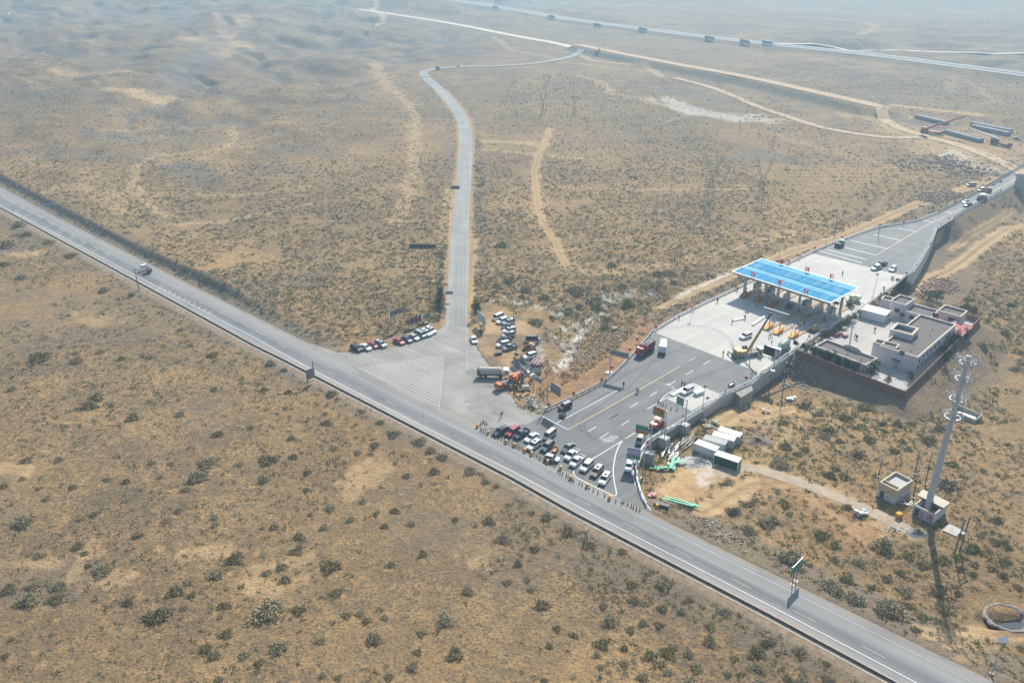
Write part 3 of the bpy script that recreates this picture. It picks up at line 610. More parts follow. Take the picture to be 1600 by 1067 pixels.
# ------------------------------------------------------------ desert shrubs
SH = [((0,330),"120,80,40 165,140,35 245,175,25 300,185,35 445,268,40 135,405,37 660,355,30 650,488,38 820,515,28 750,545,22 1130,735,28 1185,830,25 1398,775,30 1420,818,25 1490,828,38 1330,888,42 250,895,80 470,880,28 480,925,45 625,870,35 760,915,32 935,905,33 1095,930,27 30,325,35 40,200,60 1150,350,35 1085,175,20 900,615,22 1265,925,25 70,980,20 670,770,22 745,770,22 420,1028,22"),
((0,560),"160,145,25 75,187,30 590,175,25 610,225,50 550,280,60 330,258,22 455,188,22 825,180,25 355,360,27 830,357,48 1125,340,35 1340,185,32 1283,405,22 1360,465,38 1565,425,32 535,480,22 650,532,20 965,487,18 740,605,27 165,628,38 365,625,30 945,643,30 1070,650,28 835,668,25 1290,640,65 1230,725,75 1500,655,30 1520,700,22 1000,732,28 668,748,30 790,760,32 1160,812,33 290,865,32 455,795,35 390,785,22 140,745,30 235,808,22 25,790,28 150,1000,75 590,965,32 1115,945,32 1035,1005,38 1340,985,35 1340,1035,28 480,1000,20 565,1020,18 1545,875,22 70,910,20 1505,1000,20"),
((0,800),"858,132,33 490,198,45 250,208,22 525,250,28 240,262,35 640,350,65 1460,280,60 1350,370,60 1095,483,55 1195,510,35 1190,435,25 800,555,42 980,630,88 1145,590,33 1405,575,42 1410,748,45 1280,840,50 1340,880,45 1525,882,45 1045,888,25 180,530,75 350,530,55 370,450,50 50,470,50 695,480,25 550,330,28 1365,1035,38 70,785,28 35,890,30 200,980,18 1590,620,30 210,450,50"),
((400,560),"90,22,42 175,65,32 50,187,32 205,202,32 290,257,25 470,210,50 520,245,25 448,277,22 440,390,42 435,335,22 665,322,32 775,390,38 620,410,27 220,490,32 515,490,24 860,460,55 1020,505,58 1090,565,45 745,530,40 490,555,30 75,615,70 235,608,32 635,583,30 720,588,22 855,580,26 915,602,24 1165,605,45 1090,630,26 450,640,27 550,645,25 870,650,26 320,705,35 45,748,45 1115,695,42 1335,690,48 940,725,32 1200,735,22 1435,755,42 1500,790,28 1030,785,26 1115,778,20 30,822,27 315,815,28 680,795,24 490,755,22 785,797,24 665,885,30 870,942,36 960,917,25 590,995,38 465,930,40 750,965,30 340,965,28 970,1020,38 690,990,25 1245,1000,28 1455,1000,45 1370,1040,25 1570,920,25 425,1045,35 110,1045,35 805,1040,30"),
((400,800),"250,230,52 460,320,75 160,330,48 70,370,38 180,410,50 75,590,120 500,487,55 265,600,50 140,825,72 565,635,38 650,620,40 690,665,42 740,770,68 775,595,28 805,650,32 485,685,27 400,790,42 1240,870,60 1180,655,75 1325,480,45 1005,492,28 1130,745,28 1035,745,38 1010,865,32 815,955,25 745,985,25 980,950,50 415,1010,32 510,1025,30 830,1020,35 1310,1020,25 1540,150,60 1570,425,42 1505,360,18 1310,560,22 1040,250,40 840,320,35 640,240,22 265,140,50 1280,765,20 1555,630,22 20,930,45 40,90,28"),
((800,800),"350,105,65 465,120,26 475,190,50 210,20,45 275,20,25 240,162,22 300,160,25 140,220,38 165,120,22 35,315,35 690,235,38 610,240,25 505,232,22 295,268,25 95,412,30 120,478,33 345,495,24 190,565,55 610,665,62 280,718,35 390,760,35 560,810,55 235,825,33 175,850,22 345,858,22 555,958,33 530,880,35 955,430,70 1110,540,30 1330,610,50 760,540,40 570,575,35 740,725,38 820,685,40 940,590,42 1060,610,38 920,695,38 1105,875,38 980,860,62 860,885,45 700,940,35 935,935,38 1150,965,42 970,990,38 1235,790,50 1240,710,35 1580,810,38 1530,860,60 1390,905,32 1535,960,45 1420,1005,28 1350,1005,30 1120,1045,50 135,1028,27 200,1045,30 60,990,22 380,1025,28 820,1020,42 1300,955,22 1480,110,58 1375,10,30 590,410,22 620,300,20 750,440,45 700,840,35 60,808,22"),
((1200,800),"30,40,48 140,270,90 330,130,55 720,195,85 490,130,18 420,195,42 270,210,22 875,265,40 415,290,40 570,300,55 300,272,28 210,360,30 110,365,20 260,325,30 400,450,90 540,530,70 480,410,45 830,370,35 970,325,45 740,410,35 645,465,35 760,590,105 860,490,55 880,580,35 960,640,48 1110,730,33 990,725,35 920,725,35 1190,500,30 1275,470,23 1170,540,28 1065,500,42 1280,380,30 1400,345,35 1480,300,42 1290,320,35 1200,270,45 1280,220,50 1380,230,32 1420,175,42 1430,40,45 1480,180,35 1330,140,30 1260,130,22 1470,390,40 1560,460,35 1535,380,28 1100,290,50 1580,850,30 200,860,50 365,940,30 370,1030,45 205,1045,35 125,1030,35 20,790,45 40,930,28 1500,210,30"),
((1100,560),"475,640,75 510,540,50 490,390,40 630,285,50 700,190,30 820,280,35 880,360,50 780,440,42 1010,290,60 760,480,40 1210,400,40 1110,400,35 960,590,50 1040,500,45 850,510,30 630,560,35 790,720,45 880,730,45 1520,770,70 1550,650,45 1400,500,50 1480,430,45 1500,270,45 390,1010,80 270,1050,50 180,945,50 900,920,42 640,820,25 510,900,45 690,970,25 150,760,45 1240,510,30 640,490,25 820,680,35 590,590,35 560,330,40 720,340,35 1190,570,35 290,900,35 1280,560,30"),
((700,260),"550,960,60 745,890,50 820,870,35 1000,950,45 985,1000,45 600,810,45 380,710,50 460,810,30 335,485,45 300,740,35 1020,610,45 1380,660,45 1120,850,60 920,830,60 795,760,60 1310,665,40 620,130,22 675,130,16 940,880,40 1410,720,35 1090,740,35 490,760,50 650,940,30"),
((1380,400),"350,240,45 180,180,60 520,320,45 590,420,50 620,560,35 760,480,40 800,300,35 700,620,45 820,700,35 860,600,30")]
BIG = []
for (ox, oy), s in SH:
    for q in s.split():
        a, b_, r = map(float, q.split(',')); BIG.append((ox+a/4, oy+b_/4, r/4))
def leafy(n, rx, ry, rz, size, seed, hollow=.5, flat=1., tilt=.9):
    """n small leaf-sprig triangles spread through a squashed dome; returns verts, tris"""
    g = np.random.default_rng(seed)
    v = g.normal(size=(n, 3)); v /= np.linalg.norm(v, axis=1)[:, None]; v[:, 2] = np.abs(v[:, 2])
    r = g.uniform(hollow, 1, n)**.7
    # lobes make an uneven outline
    lob = 1+.28*np.sin(np.arctan2(v[:, 1], v[:, 0])*3+seed)+.16*np.sin(np.arctan2(v[:, 1], v[:, 0])*7+seed*2)
    c = v*r[:, None]*np.array([rx, ry, rz])*np.stack([lob, lob, .8+.3*lob], 1)
    a = g.normal(size=(n, 3)); a /= np.linalg.norm(a, axis=1)[:, None]; a = a+v*tilt; a /= np.linalg.norm(a, axis=1)[:, None]
    b = np.cross(a, g.normal(size=(n, 3))); b /= np.linalg.norm(b, axis=1)[:, None]
    L = size*g.uniform(.6, 1.5, n)[:, None]; Wd = L*.42
    V = np.stack([c-b*Wd, c+b*Wd, c+a*L], 1).reshape(-1, 3)
    return V, np.arange(3*n).reshape(-1, 3)
def leafmat(name, c, tr=.0, var=.3):
    b = NB(name); n = b.noise(2.2, 3); n2 = b.noise(.6, 2)
    k = b.scale(b.mix(b.ramp(n2, .35, .65), c, tuple(x*y for x, y in zip(c, (1.25, 1.1, .85)))), b.ramp(n, .3, .7, 1-var, 1+var))
    return b.out(k, .85, .15)
L_GREY = leafmat('grey green sprigs', (.30, .285, .20)); L_GRN = leafmat('green sprigs', (.21, .225, .10)); L_DRY = leafmat('dry grey twigs', (.22, .20, .155)); L_DRK = leafmat('dark olive sprigs', (.19, .185, .105))
def shrub_mesh(kind, seed):
    if kind == 'grey': V, T = leafy(760, 1, .9, .66, .12, seed, .45); m = L_GREY
    elif kind == 'green': V, T = leafy(760, 1, .92, .64, .12, seed, .45); m = L_GRN
    elif kind == 'dark': V, T = leafy(700, 1, .95, .55, .12, seed, .45); m = L_DRK
    else: V, T = leafy(520, 1, .9, .62, .16, seed, .2, tilt=1.6); m = L_DRY
    return np_mesh('desert_shrub', V, T, m)
SM = {k: [shrub_mesh(k, 11*i+j) for j in range(4)] for i, k in enumerate(('grey', 'green', 'dark', 'dry'))}
LAB = {'grey': 'grey green rounded desert shrub', 'green': 'fresh green rounded desert shrub', 'dark': 'dark olive low desert shrub', 'dry': 'dry twiggy pale grey shrub'}
AVOID = [PLAZA, COMPw, MAINP, JUNCw, LPARK]
def blocked(x, y, mg=0):
    r = np.zeros(x.shape, bool)
    for P in AVOID: r |= inside(x, y, P)
    r |= dpoly(x, y, RLw, far=9) < 4.2+mg
    r |= dpoly(x, y, RUw, far=9) < 1.5+mg
    r |= dpoly(x, y, SIDEw, far=12) < 5.5+mg
    r |= dpoly(x, y, PLLw+PLRw[::-1], far=6) < 2.
    for pts, w, s in BARE:
        if s > .7: r |= dpoly(x, y, WP(pts), far=w+2) < w*.85
    r |= inside(x, y, LOTW)
    r |= inside(x, y, BANK) & (vnoise(x/4, y/4) < .38)
    r |= np.hypot(x-PITC[0], y-PITC[1]) < 8
    r |= inside(x, y, APRON) & (vnoise(x/7, y/7) < .3)
    r |= (dpoly(x, y, RAMPR, far=24) < 20) & inside(x, y, LOW) & (vnoise(x/6+9, y/6) < .25)
    return r
BIG.sort(key=lambda q: -q[2])
r2 = random.Random(5); placed = []
TB = [G(1395, 780, -4), G(1448, 800, -4), G(1107, 700, -3), G(1080, 640, -3), G(1497, 830, -4)]
_bp = GTv([(a, b+r*.35) for a, b, r in BIG]); _bb = blocked(_bp[:, 0], _bp[:, 1]); _bl = inside(_bp[:, 0], _bp[:, 1], LOW)
for i, (px, py, r) in enumerate(BIG):
    x, y, z = map(float, _bp[i])
    sc = r*math.hypot(x, y, CAMH)/1300.*.86
    if _bb[i] or min(math.dist(t, (x, y)) for t in TB) < 4: continue
    right = px > 1000 and _bl[i]
    mid = y > np.interp(x, [p[0] for p in RLw], [p[1] for p in RLw])
    w = (['green', 'grey', 'dark', 'dry', 'green'] if right else (['grey', 'green', 'green', 'dark'] if mid else ['grey', 'dark', 'dark', 'grey', 'grey']))
    if r > 19 and right: k = 'grey'
    else: k = r2.choice(w)
    placed.append((x, y, z, sc, k, 'right' if right else 'mid' if mid else 'near'))
WHERE = {'right': 'on the orange sand between the road and the walled compound', 'mid': 'on the scrub plain beyond the main road', 'near': 'on the sandy slope below the main road'}
for i, (x, y, z, sc, k, zn) in enumerate(placed[:296]):
    o = link('desert_shrub', r2.choice(SM[k])); o.location = (x, y, z-.05*sc); o.rotation_euler = (0, 0, r2.uniform(0, 6.28))
    o.scale = (sc*r2.uniform(.9, 1.15), sc*r2.uniform(.85, 1.1), sc*r2.uniform(.75, 1.1))
    tag(o, LAB[k]+' '+WHERE[zn], 'shrub', 'large %s shrubs %s' % (k, WHERE[zn]))
# ------------------------------------------------------------ small scrub nobody could count
ROWS = [((1040, 165), (1290, 330), (1400, 262), (1340, 245), (1120, 125)), ((700, 112), (752, 190), (1120, 200), (900, 118)), ((745, 225), (748, 300), (1000, 320), (1240, 340), (1100, 215)), ((450, 300), (640, 500), (690, 480), (695, 300), (640, 220))]
def scrub():
    g = np.random.default_rng(21)
    # candidates with uniform density in the ground seen: sample in y with weight
    def batch(n, y0, y1, t=.68):
        y = np.sqrt(g.uniform(y0*y0, y1*y1, n)); x = y*g.uniform(-t, t, n)*(np.hypot(y, CAMH)/y)**.9; return x, y
    parts = []
    for n, y0, y1, rl, rh in ((26000, 88, 190, .17, .75), (44000, 190, 300, .28, .95), (72000, 300, 480, .34, .95), (84000, 480, 800, .42, 1.0), (14000, 800, 1500, .5, 1.2)):
        x, y = batch(n, y0, y1); r = g.uniform(0, 1, n)**1.7*(rh-rl)+rl
        clump = fbm(x, y, 28, 4, .6)+.5*fbm(x+300, y, 6, 2)
        low = inside(x, y, LOW)
        mid = (~low) & (y > np.interp(x, [p[0] for p in RLw], [p[1] for p in RLw])) & (y < 480)
        near = y < np.interp(x, [p[0] for p in RLw], [p[1] for p in RLw])
        # the slope below the road is denser towards its right hand end
        dens = np.where(low, .7, np.where(mid, .8-.45*sstep(300, 480, y), np.where(near, .3+.5*sstep(-45, 20, x)*(1-sstep(170, 230, y)), .35*(1-.5*sstep(480, 800, y)))))
        keep = (g.uniform(0, 1, n) < dens) & (clump > np.where(low | (~near), -.38+.2*sstep(350, 700, y), -.12)) & ~blocked(x, y)
        for rp in ROWS[:2]: keep &= ~(inside(x, y, GL(rp)) & (g.uniform(0, 1, n) < .85))
        r = r*np.where(low, 1.12, 1)*np.where(mid, 1.12, 1)
        x, y, r = x[keep], y[keep], r[keep]; kd = g.choice(4, len(x), p=[.42, .2, .22, .16])
        kd = np.where(inside(x, y, LOW) & (g.uniform(0, 1, len(x)) < .4), 1, kd)
        parts.append((x, y, r, kd))
    # scrub rows planted on the plain
    for ri, poly in enumerate(ROWS):
        P = GL(poly); xs = [p[0] for p in P]; ys = [p[1] for p in P]; u = np.arange(min(xs), max(xs), (2.6, 3.2, 2.4, 2.8)[ri]); v = np.arange(min(ys), max(ys), (7.5, 9, 4.2, 3.6)[ri])
        X, Y = np.meshgrid(u, v); X = X.ravel()+g.normal(0, .4, X.size)+.08*Y.ravel(); Y = Y.ravel()+g.normal(0, (.35, .35, .5, .5)[ri], Y.size)
        k = inside(X, Y, P) & (g.uniform(0, 1, X.size) < (.93, .93, .62, .6)[ri]) & (fbm(X, Y, 30, 3) > -.35) & ~blocked(X, Y); parts.append((X[k], Y[k], g.uniform(.6, (1.5, 1.6, .95, .9)[ri], k.sum()), g.choice([0, 1, 2, 3], k.sum(), p=[.4, .25, .2, .15])))
    # roadside bushes along the side road
    for pts, w, n in (([(744, 470), (745, 400), (742, 300), (738, 215)], 3, 330), ([(692, 500), (694, 440), (698, 380)], 3.5, 260), ([(560, 540), (690, 498)], 3, 40), ([(103, 350), (200, 396), (300, 444), (420, 505)], .8, 230)):
        P = GL(pts); L = [math.dist(a, b) for a, b in zip(P, P[1:])]
        for _ in range(1):
            t = g.uniform(0, sum(L), n); cum = np.concatenate([[0], np.cumsum(L)]); X = np.interp(t, cum, [p[0] for p in P])+g.normal(0, w, n); Y = np.interp(t, cum, [p[1] for p in P])+g.normal(0, w, n)
            k = ~blocked(X, Y); parts.append((X[k], Y[k], g.uniform(.5, 1.5, k.sum()), g.choice([1, 2], k.sum())))
    rest = placed[296:]
    if rest: parts.append((np.array([p[0] for p in rest]), np.array([p[1] for p in rest]), np.array([p[3] for p in rest]), np.full(len(rest), 2)))
    x, y, r, kd = (np.concatenate(q) for q in zip(*parts)); z = hgt(x, y)
    VV = []; TT = []; MI = []; base = 0
    for lod, cond, nl, sz in ((0, y < 200, 26, .36), (1, (y >= 200) & (y < 330), 16, .42), (2, (y >= 330), 9, .5)):
        for var in range(4):
            idx = np.where(cond & ((np.arange(len(x)) % 4) == var))[0]
            if not len(idx): continue
            V, T = leafy(nl, 1, 1, .55, sz, 50+var+9*lod, .15)
            n = len(idx); a = g.uniform(0, 6.28, n); ca, sa = np.cos(a), np.sin(a); s = r[idx]; st = g.uniform(.8, 1.2, n)
            X = (V[None, :, 0]*ca[:, None]-V[None, :, 1]*sa[:, None])*s[:, None]*st[:, None]+x[idx][:, None]
            Y = (V[None, :, 0]*sa[:, None]+V[None, :, 1]*ca[:, None])*s[:, None]+y[idx][:, None]
            Z = V[None, :, 2]*s[:, None]+z[idx][:, None]
            VV.append(np.stack([X, Y, Z], -1).reshape(-1, 3)); TT.append((T[None]+(np.arange(n)*len(V))[:, None, None]+base).reshape(-1, 3)); base += n*len(V)
            MI.append(np.repeat(kd[idx], len(T)))
    me = np_mesh('low_scrub', np.concatenate(VV), np.concatenate(TT), None)
    for m in (L_GREY, L_GRN, L_DRK, L_DRY): me.materials.append(m)
    me.polygons.foreach_set('material_index', np.concatenate(MI).astype(np.int32)); me.update()
    tag(link('low_scrub', me), kind='stuff'); print('scrub', len(x), 'tris', len(me.polygons))
scrub()
# ------------------------------------------------------------ builders for things
class MB:
    def __init__(s): s.V = []; s.F = []
    def add(s, V, F): b = len(s.V); s.V += [tuple(v) for v in V]; s.F += [tuple(b+i for i in f) for f in F]; return s
    def box(s, cx, cy, cz, lx, ly, lz, rz=0, tx=1, ty=1, sx=0, rx=0):
        V = []
        for z in (-1, 1):
            a, b = (1, 1) if z < 0 else (tx, ty)
            for x, y in ((-1, -1), (1, -1), (1, 1), (-1, 1)):
                X = x*lx/2*a+(sx if z > 0 else 0); Y = y*ly/2*b; Z = z*lz/2
                if rx: Y, Z = Y*math.cos(rx)-Z*math.sin(rx), Y*math.sin(rx)+Z*math.cos(rx)
                V.append((cx+X*math.cos(rz)-Y*math.sin(rz), cy+X*math.sin(rz)+Y*math.cos(rz), cz+Z))
        return s.add(V, [(3, 2, 1, 0), (4, 5, 6, 7), (0, 1, 5, 4), (1, 2, 6, 5), (2, 3, 7, 6), (3, 0, 4, 7)])
    def tube(s, p, q, r, r2=None, n=8, cap=True):
        r2 = r if r2 is None else r2; p = Vector(p); q = Vector(q); d = (q-p).normalized()
        a = d.orthogonal().normalized(); b = d.cross(a); V = []
        for c, rr in ((p, r), (q, r2)):
            for i in range(n): t = 2*math.pi*i/n; V.append(c+a*rr*math.cos(t)+b*rr*math.sin(t))
        F = [(i, (i+1) % n, n+(i+1) % n, n+i) for i in range(n)]
        if cap: F += [tuple(range(n-1, -1, -1)), tuple(range(n, 2*n))]
        return s.add(V, F)
    def path(s, pts, r, n=6):
        for a, b in zip(pts, pts[1:]): s.tube(a, b, r, n=n)
        return s
    def lathe(s, prof, c=(0, 0, 0), axis='z', n=14):
        V = []; m = len(prof)
        for i in range(n):
            t = 2*math.pi*i/n
            for r, h in prof:
                x, y = r*math.cos(t), r*math.sin(t)
                V.append((c[0]+x, c[1]+y, c[2]+h) if axis == 'z' else (c[0]+h, c[1]+x, c[2]+y) if axis == 'x' else (c[0]+x, c[1]+h, c[2]+y))
        F = []
        for i in range(n):
            j = (i+1) % n
            for k in range(m-1): F.append((i*m+k, j*m+k, j*m+k+1, i*m+k+1))
        F += ([tuple(i*m for i in range(n))[::-1]] if prof[0][0] < .31 else [])+([tuple(i*m+m-1 for i in range(n))] if prof[-1][0] < .31 else [])
        return s.add(V, F)
    def prism(s, pts, z0, z1):
        n = len(pts); V = [(x, y, z0) for x, y in pts]+[(x, y, z1) for x, y in pts]
        return s.add(V, [tuple(range(n))[::-1], tuple(range(n, 2*n))]+[(i, (i+1) % n, n+(i+1) % n, n+i) for i in range(n)])
    def loft(s, secs):   # secs: list of closed rings of equal length
        n = len(secs[0]); V = [p for r in secs for p in r]; F = []
        for k in range(len(secs)-1):
            for i in range(n): j = (i+1) % n; F.append((k*n+i, k*n+j, (k+1)*n+j, (k+1)*n+i))
        F += [tuple(range(n))[::-1], tuple(range((len(secs)-1)*n, len(secs)*n))]
        return s.add(V, F)
    def mesh(s, name, m=None):
        me = mesh_from(name, s.V, s.F); bm = bmesh.new(); bm.from_mesh(me); bmesh.ops.recalc_face_normals(bm, faces=bm.faces); bm.to_mesh(me); bm.free()
        if m: me.materials.append(m)
        return me
    def build(s, name, m, parent=None, loc=None, rz=0):
        o = link(name, s.mesh(name, m), parent)
        if loc: o.location = loc
        if rz: o.rotation_euler = (0, 0, rz)
        return o
def thing(name, label, cat, loc=(0, 0, 0), rz=0, group=None):
    o = bpy.data.objects.new(name, None); COL.objects.link(o); o.location = loc; o.rotation_euler = (0, 0, rz)
    return tag(o, label, cat, group)
def setm(o, m):
    o.material_slots[0].link = 'OBJECT'; o.material_slots[0].material = m
def copy_tree(o, parent=None, mats=None):
    c = o.copy(); COL.objects.link(c)
    if parent is not None: c.parent = parent
    for ch in list(o.children): copy_tree(ch, c)
    return c
def dup(o, loc, rz=0, label=None, scale=None):
    c = copy_tree(o); c.location = loc; c.rotation_euler = (0, 0, rz)
    if label: c['label'] = label
    if scale: c.scale = (scale,)*3
    return c
def proj_y(X, Y, Z):
    Z -= CAMH; return 533.5-1300.*(Y*SP+Z*CP)/(Y*CP-Z*SP)
def zsolve(x, y, py, z0=0):   # height at which a plumb line over (x, y) meets image row py
    a, b = z0-3, 90.
    for _ in range(50):
        m = (a+b)/2
        if proj_y(x, y, m) > py: a = m
        else: b = m
    return a
def heading(px, py, dx, dy, z=0):
    a = G(px-dx/2, py-dy/2, z); b = G(px+dx/2, py+dy/2, z); return math.atan2(b[1]-a[1], b[0]-a[0])
C_ = lambda *c: c
def paint(name, c, rough=.35, metal=.0): return mat('paint '+name, c, rough, .03, 2, metal, .5)
P_WHITE = paint('white', (.72, .73, .73)); P_SILV = paint('silver', (.42, .44, .45), .3, .4); P_BLACK = paint('black', (.02, .022, .025)); P_NAVY = paint('dark blue', (.025, .05, .085)); P_RED = paint('red', (.32, .03, .04))
P_BEIGE = paint('beige', (.48, .44, .36)); P_BROWN = paint('bronze', (.22, .18, .13)); P_DGREY = paint('dark grey', (.09, .1, .105)); P_GREY = paint('grey', (.22, .23, .235)); P_TEAL = paint('pale green', (.32, .42, .38)); P_ORANGE = paint('machine orange', (.55, .14, .03)); P_YEL = paint('machine yellow', (.6, .33, .03)); P_GREEN = paint('machine green', (.02, .22, .12)); P_LIME = paint('lime', (.35, .55, .03)); P_MIX = paint('drum green grey', (.28, .36, .32)); P_DUSTG = mat('dusty steel', (.2, .18, .16), .7, .3, 1.2)
GLASS = mat('car glass', (.015, .02, .025), .08, .05, 1, 0, .8); TYRE = mat('tyre rubber', (.02, .02, .02), .85, .1, 3); RIM = mat('wheel rim', (.4, .4, .41), .4, .05, 2, .7); LAMPW = mat('lamp lens', (.7, .7, .68), .2); LAMPR = mat('red lamp lens', (.35, .02, .02), .3)
M_STEEL = mat('galvanised steel', (.46, .48, .49), .5, .08, 1, .4); M_DSTEEL = mat('dark steel', (.07, .07, .07), .6, .15, 2); M_CRT = mat('cast concrete', (.46, .44, .40), .9, .14, .8, bump=.2); M_CRD = mat('weathered concrete', (.30, .285, .26), .9, .2, .6, bump=.3); M_WHITE = mat('white enamel', (.75, .75, .74), .5, .05, 1); M_RED = mat('flag red', (.62, .03, .04), .7, .08, 3); M_OR = mat('safety orange', (.7, .24, .02), .6, .08, 3)
def ring(x, w, z0, z1, cr=.12, tw=.94):
    return [(x, -w, z0), (x, w, z0), (x, w, z0+(z1-z0)*.6), (x, w*tw, z1-cr*.3), (x, w*tw*.85, z1), (x, -w*tw*.85, z1), (x, -w*tw, z1-cr*.3), (x, -w, z0+(z1-z0)*.6)]
CARS = {  # half length, half width, belt profile, greenhouse (x bottom front/back, x top front/back, roof height), wheel x
 'sedan': (2.35, .9, [(2.35, .45), (2.2, .68), (1.2, .92), (-1.5, .95), (-2.2, .98), (-2.35, .75)], (1.25, -1.9, .35, -1.05, 1.46)),
 'suv': (2.35, .94, [(2.35, .55), (2.2, .85), (1.25, 1.05), (-1.9, 1.08), (-2.3, 1.08), (-2.38, .8)], (1.3, -2.3, .55, -1.95, 1.72)),
 'hatch': (2.0, .86, [(2.0, .5), (1.9, .72), (1.1, .93), (-1.6, .95), (-1.95, .95), (-2.0, .7)], (1.15, -1.95, .35, -1.5, 1.5)),
 'van': (2.35, .87, [(2.35, .6), (2.25, .95), (1.75, 1.1), (-1.9, 1.12), (-2.3, 1.12), (-2.35, .8)], (1.85, -2.33, 1.2, -2.15, 1.93)),
 'pickup': (2.6, .92, [(2.6, .6), (2.45, .88), (1.4, 1.08), (-.75, 1.08), (-2.5, 1.08), (-2.6, .9)], (1.45, -.7, .85, -.45, 1.76)),
 'jeep': (2.1, .9, [(2.1, .6), (2.0, 1.0), (1.0, 1.1), (-1.6, 1.1), (-2.0, 1.1), (-2.05, .8)], (1.05, -2.0, .75, -1.9, 1.85))}
_cm = {}
def carmesh(kind):
    if kind in _cm: return _cm[kind]
    hl, hw, prof, (bf, bb, tf, tb, rh) = CARS[kind]
    b = MB(); b.loft([ring(x, hw*(.86 if i in (0, len(prof)-1) else 1), .28 if i else .35, z) for i, (x, z) in enumerate(prof)])
    if kind == 'pickup':   # load bed walls stand round an open tray
        b = MB(); b.loft([ring(x, hw*(.86 if i == 0 else 1), .28 if i else .35, z) for i, (x, z) in enumerate(prof[:4])])
        b.box(-1.68, 0, .52, 1.86, 1.82, .36); 
        for y in (-.87, .87): b.box(-1.68, y, .88, 1.86, .09, .4)
        b.box(-2.57, 0, .84, .08, 1.7, .44)
    zb = np.interp(0, [-2, 2], [1, 1]); belt = prof[3][1]-.04
    g = MB(); w0 = hw*.9; w1 = hw*.74
    V = [(bf, -w0, belt-.05), (bf, w0, belt-.05), (bb, w0, belt), (bb, -w0, belt), (tf, -w1, rh-.05), (tf, w1, rh-.05), (tb, w1, rh-.05), (tb, -w1, rh-.05)]
    Fx = [(3, 2, 1, 0), (4, 5, 6, 7), (0, 1, 5, 4), (1, 2, 6, 5), (2, 3, 7, 6), (3, 0, 4, 7)]; g.add(V, Fx)
    r = MB(); e = .03
    r.add([(tf+e, -w1-e, rh-.06), (tf+e, w1+e, rh-.06), (tb-e, w1+e, rh-.06), (tb-e, -w1-e, rh-.06), (tf-.12, -w1+.12, rh+.02), (tf-.12, w1-.12, rh+.02), (tb+.12, w1-.12, rh+.02), (tb+.12, -w1+.12, rh+.02)], Fx)
    for sy in (-1, 1):   # pillars
        for (x0, x1) in ((bf, tf), (bb, tb), ((bf+bb)/2, (tf+tb)/2)):
            r.tube((x0, sy*(w0+.01), belt-.03), (x1, sy*(w1+.02), rh-.05), .045, n=4)
    wx = hl*.62; wr = .36 if kind != 'hatch' else .31
    wh = MB(); wh.lathe([(0.02, -.11), (wr*.95, -.11), (wr, -.07), (wr, .07), (wr*.95, .11), (.02, .11)], axis='y', n=16)
    rm = MB(); rm.lathe([(.01, -.125), (wr*.55, -.125), (wr*.6, -.10), (wr*.6, .10), (wr*.55, .125), (.01, .125)], axis='y', n=12)
    hd = MB().box(0, 0, 0, .12, .34, .14); 
    _cm[kind] = dict(body=b.mesh('body', P_WHITE), windows=g.mesh('windows', GLASS), roof=r.mesh('roof', P_WHITE), wheel=wh.mesh('wheel', TYRE), rim=rm.mesh('rim', RIM), hl=hd.mesh('headlight', LAMPW), tl=hd.mesh('tail_light', LAMPR), wx=wx, wr=wr)
    if kind == 'suv': _cm[kind]['sun'] = MB().box((tf+tb)/2+.35, 0, rh+.025, .9, .8, .03).mesh('sunroof', GLASS)
    return _cm[kind]
def car(kind, paintm, label, group, px, py, dx, dy, z=0., roofm=None, sc=1., cat=None, ter=False):
    if ter: x, y, z = GT(px, py+1.5)
    else: x, y = G(px, py, z+.75)
    rz = heading(px, py, dx, dy, z)
    d = carmesh(kind); hl, hw = CARS[kind][:2]
    names = {'sedan': 'parked_car', 'suv': 'parked_car', 'hatch': 'parked_car', 'van': 'minivan', 'pickup': 'pickup_truck', 'jeep': 'off_road_car'}
    t = thing(names[kind], label, cat or {'van': 'van', 'pickup': 'pickup'}.get(kind, 'car'), (x, y, z+.02), rz, group); t.scale = (sc,)*3
    o = link('body', d['body'], t); setm(o, paintm); link('windows', d['windows'], t); o = link('roof', d['roof'], t); setm(o, roofm or paintm)
    if 'sun' in d and len(label) % 2: link('sunroof', d['sun'], t)
    for sx in (1, -1):
        for sy in (1, -1):
            w = link('wheel', d['wheel'], t); w.location = (sx*d['wx'], sy*(hw-.12), d['wr']); link('rim', d['rim'], w)
            l = link('headlight' if sx > 0 else 'tail_light', d['hl' if sx > 0 else 'tl'], t); l.location = (sx*(hl-.1), sy*hw*.66, .78 if kind != 'sedan' else .66)
    return t
g1 = 'cars waiting behind the row of posts at the road mouth'
def c1(x, y): return 730+x/5.333, 640+y/5.333
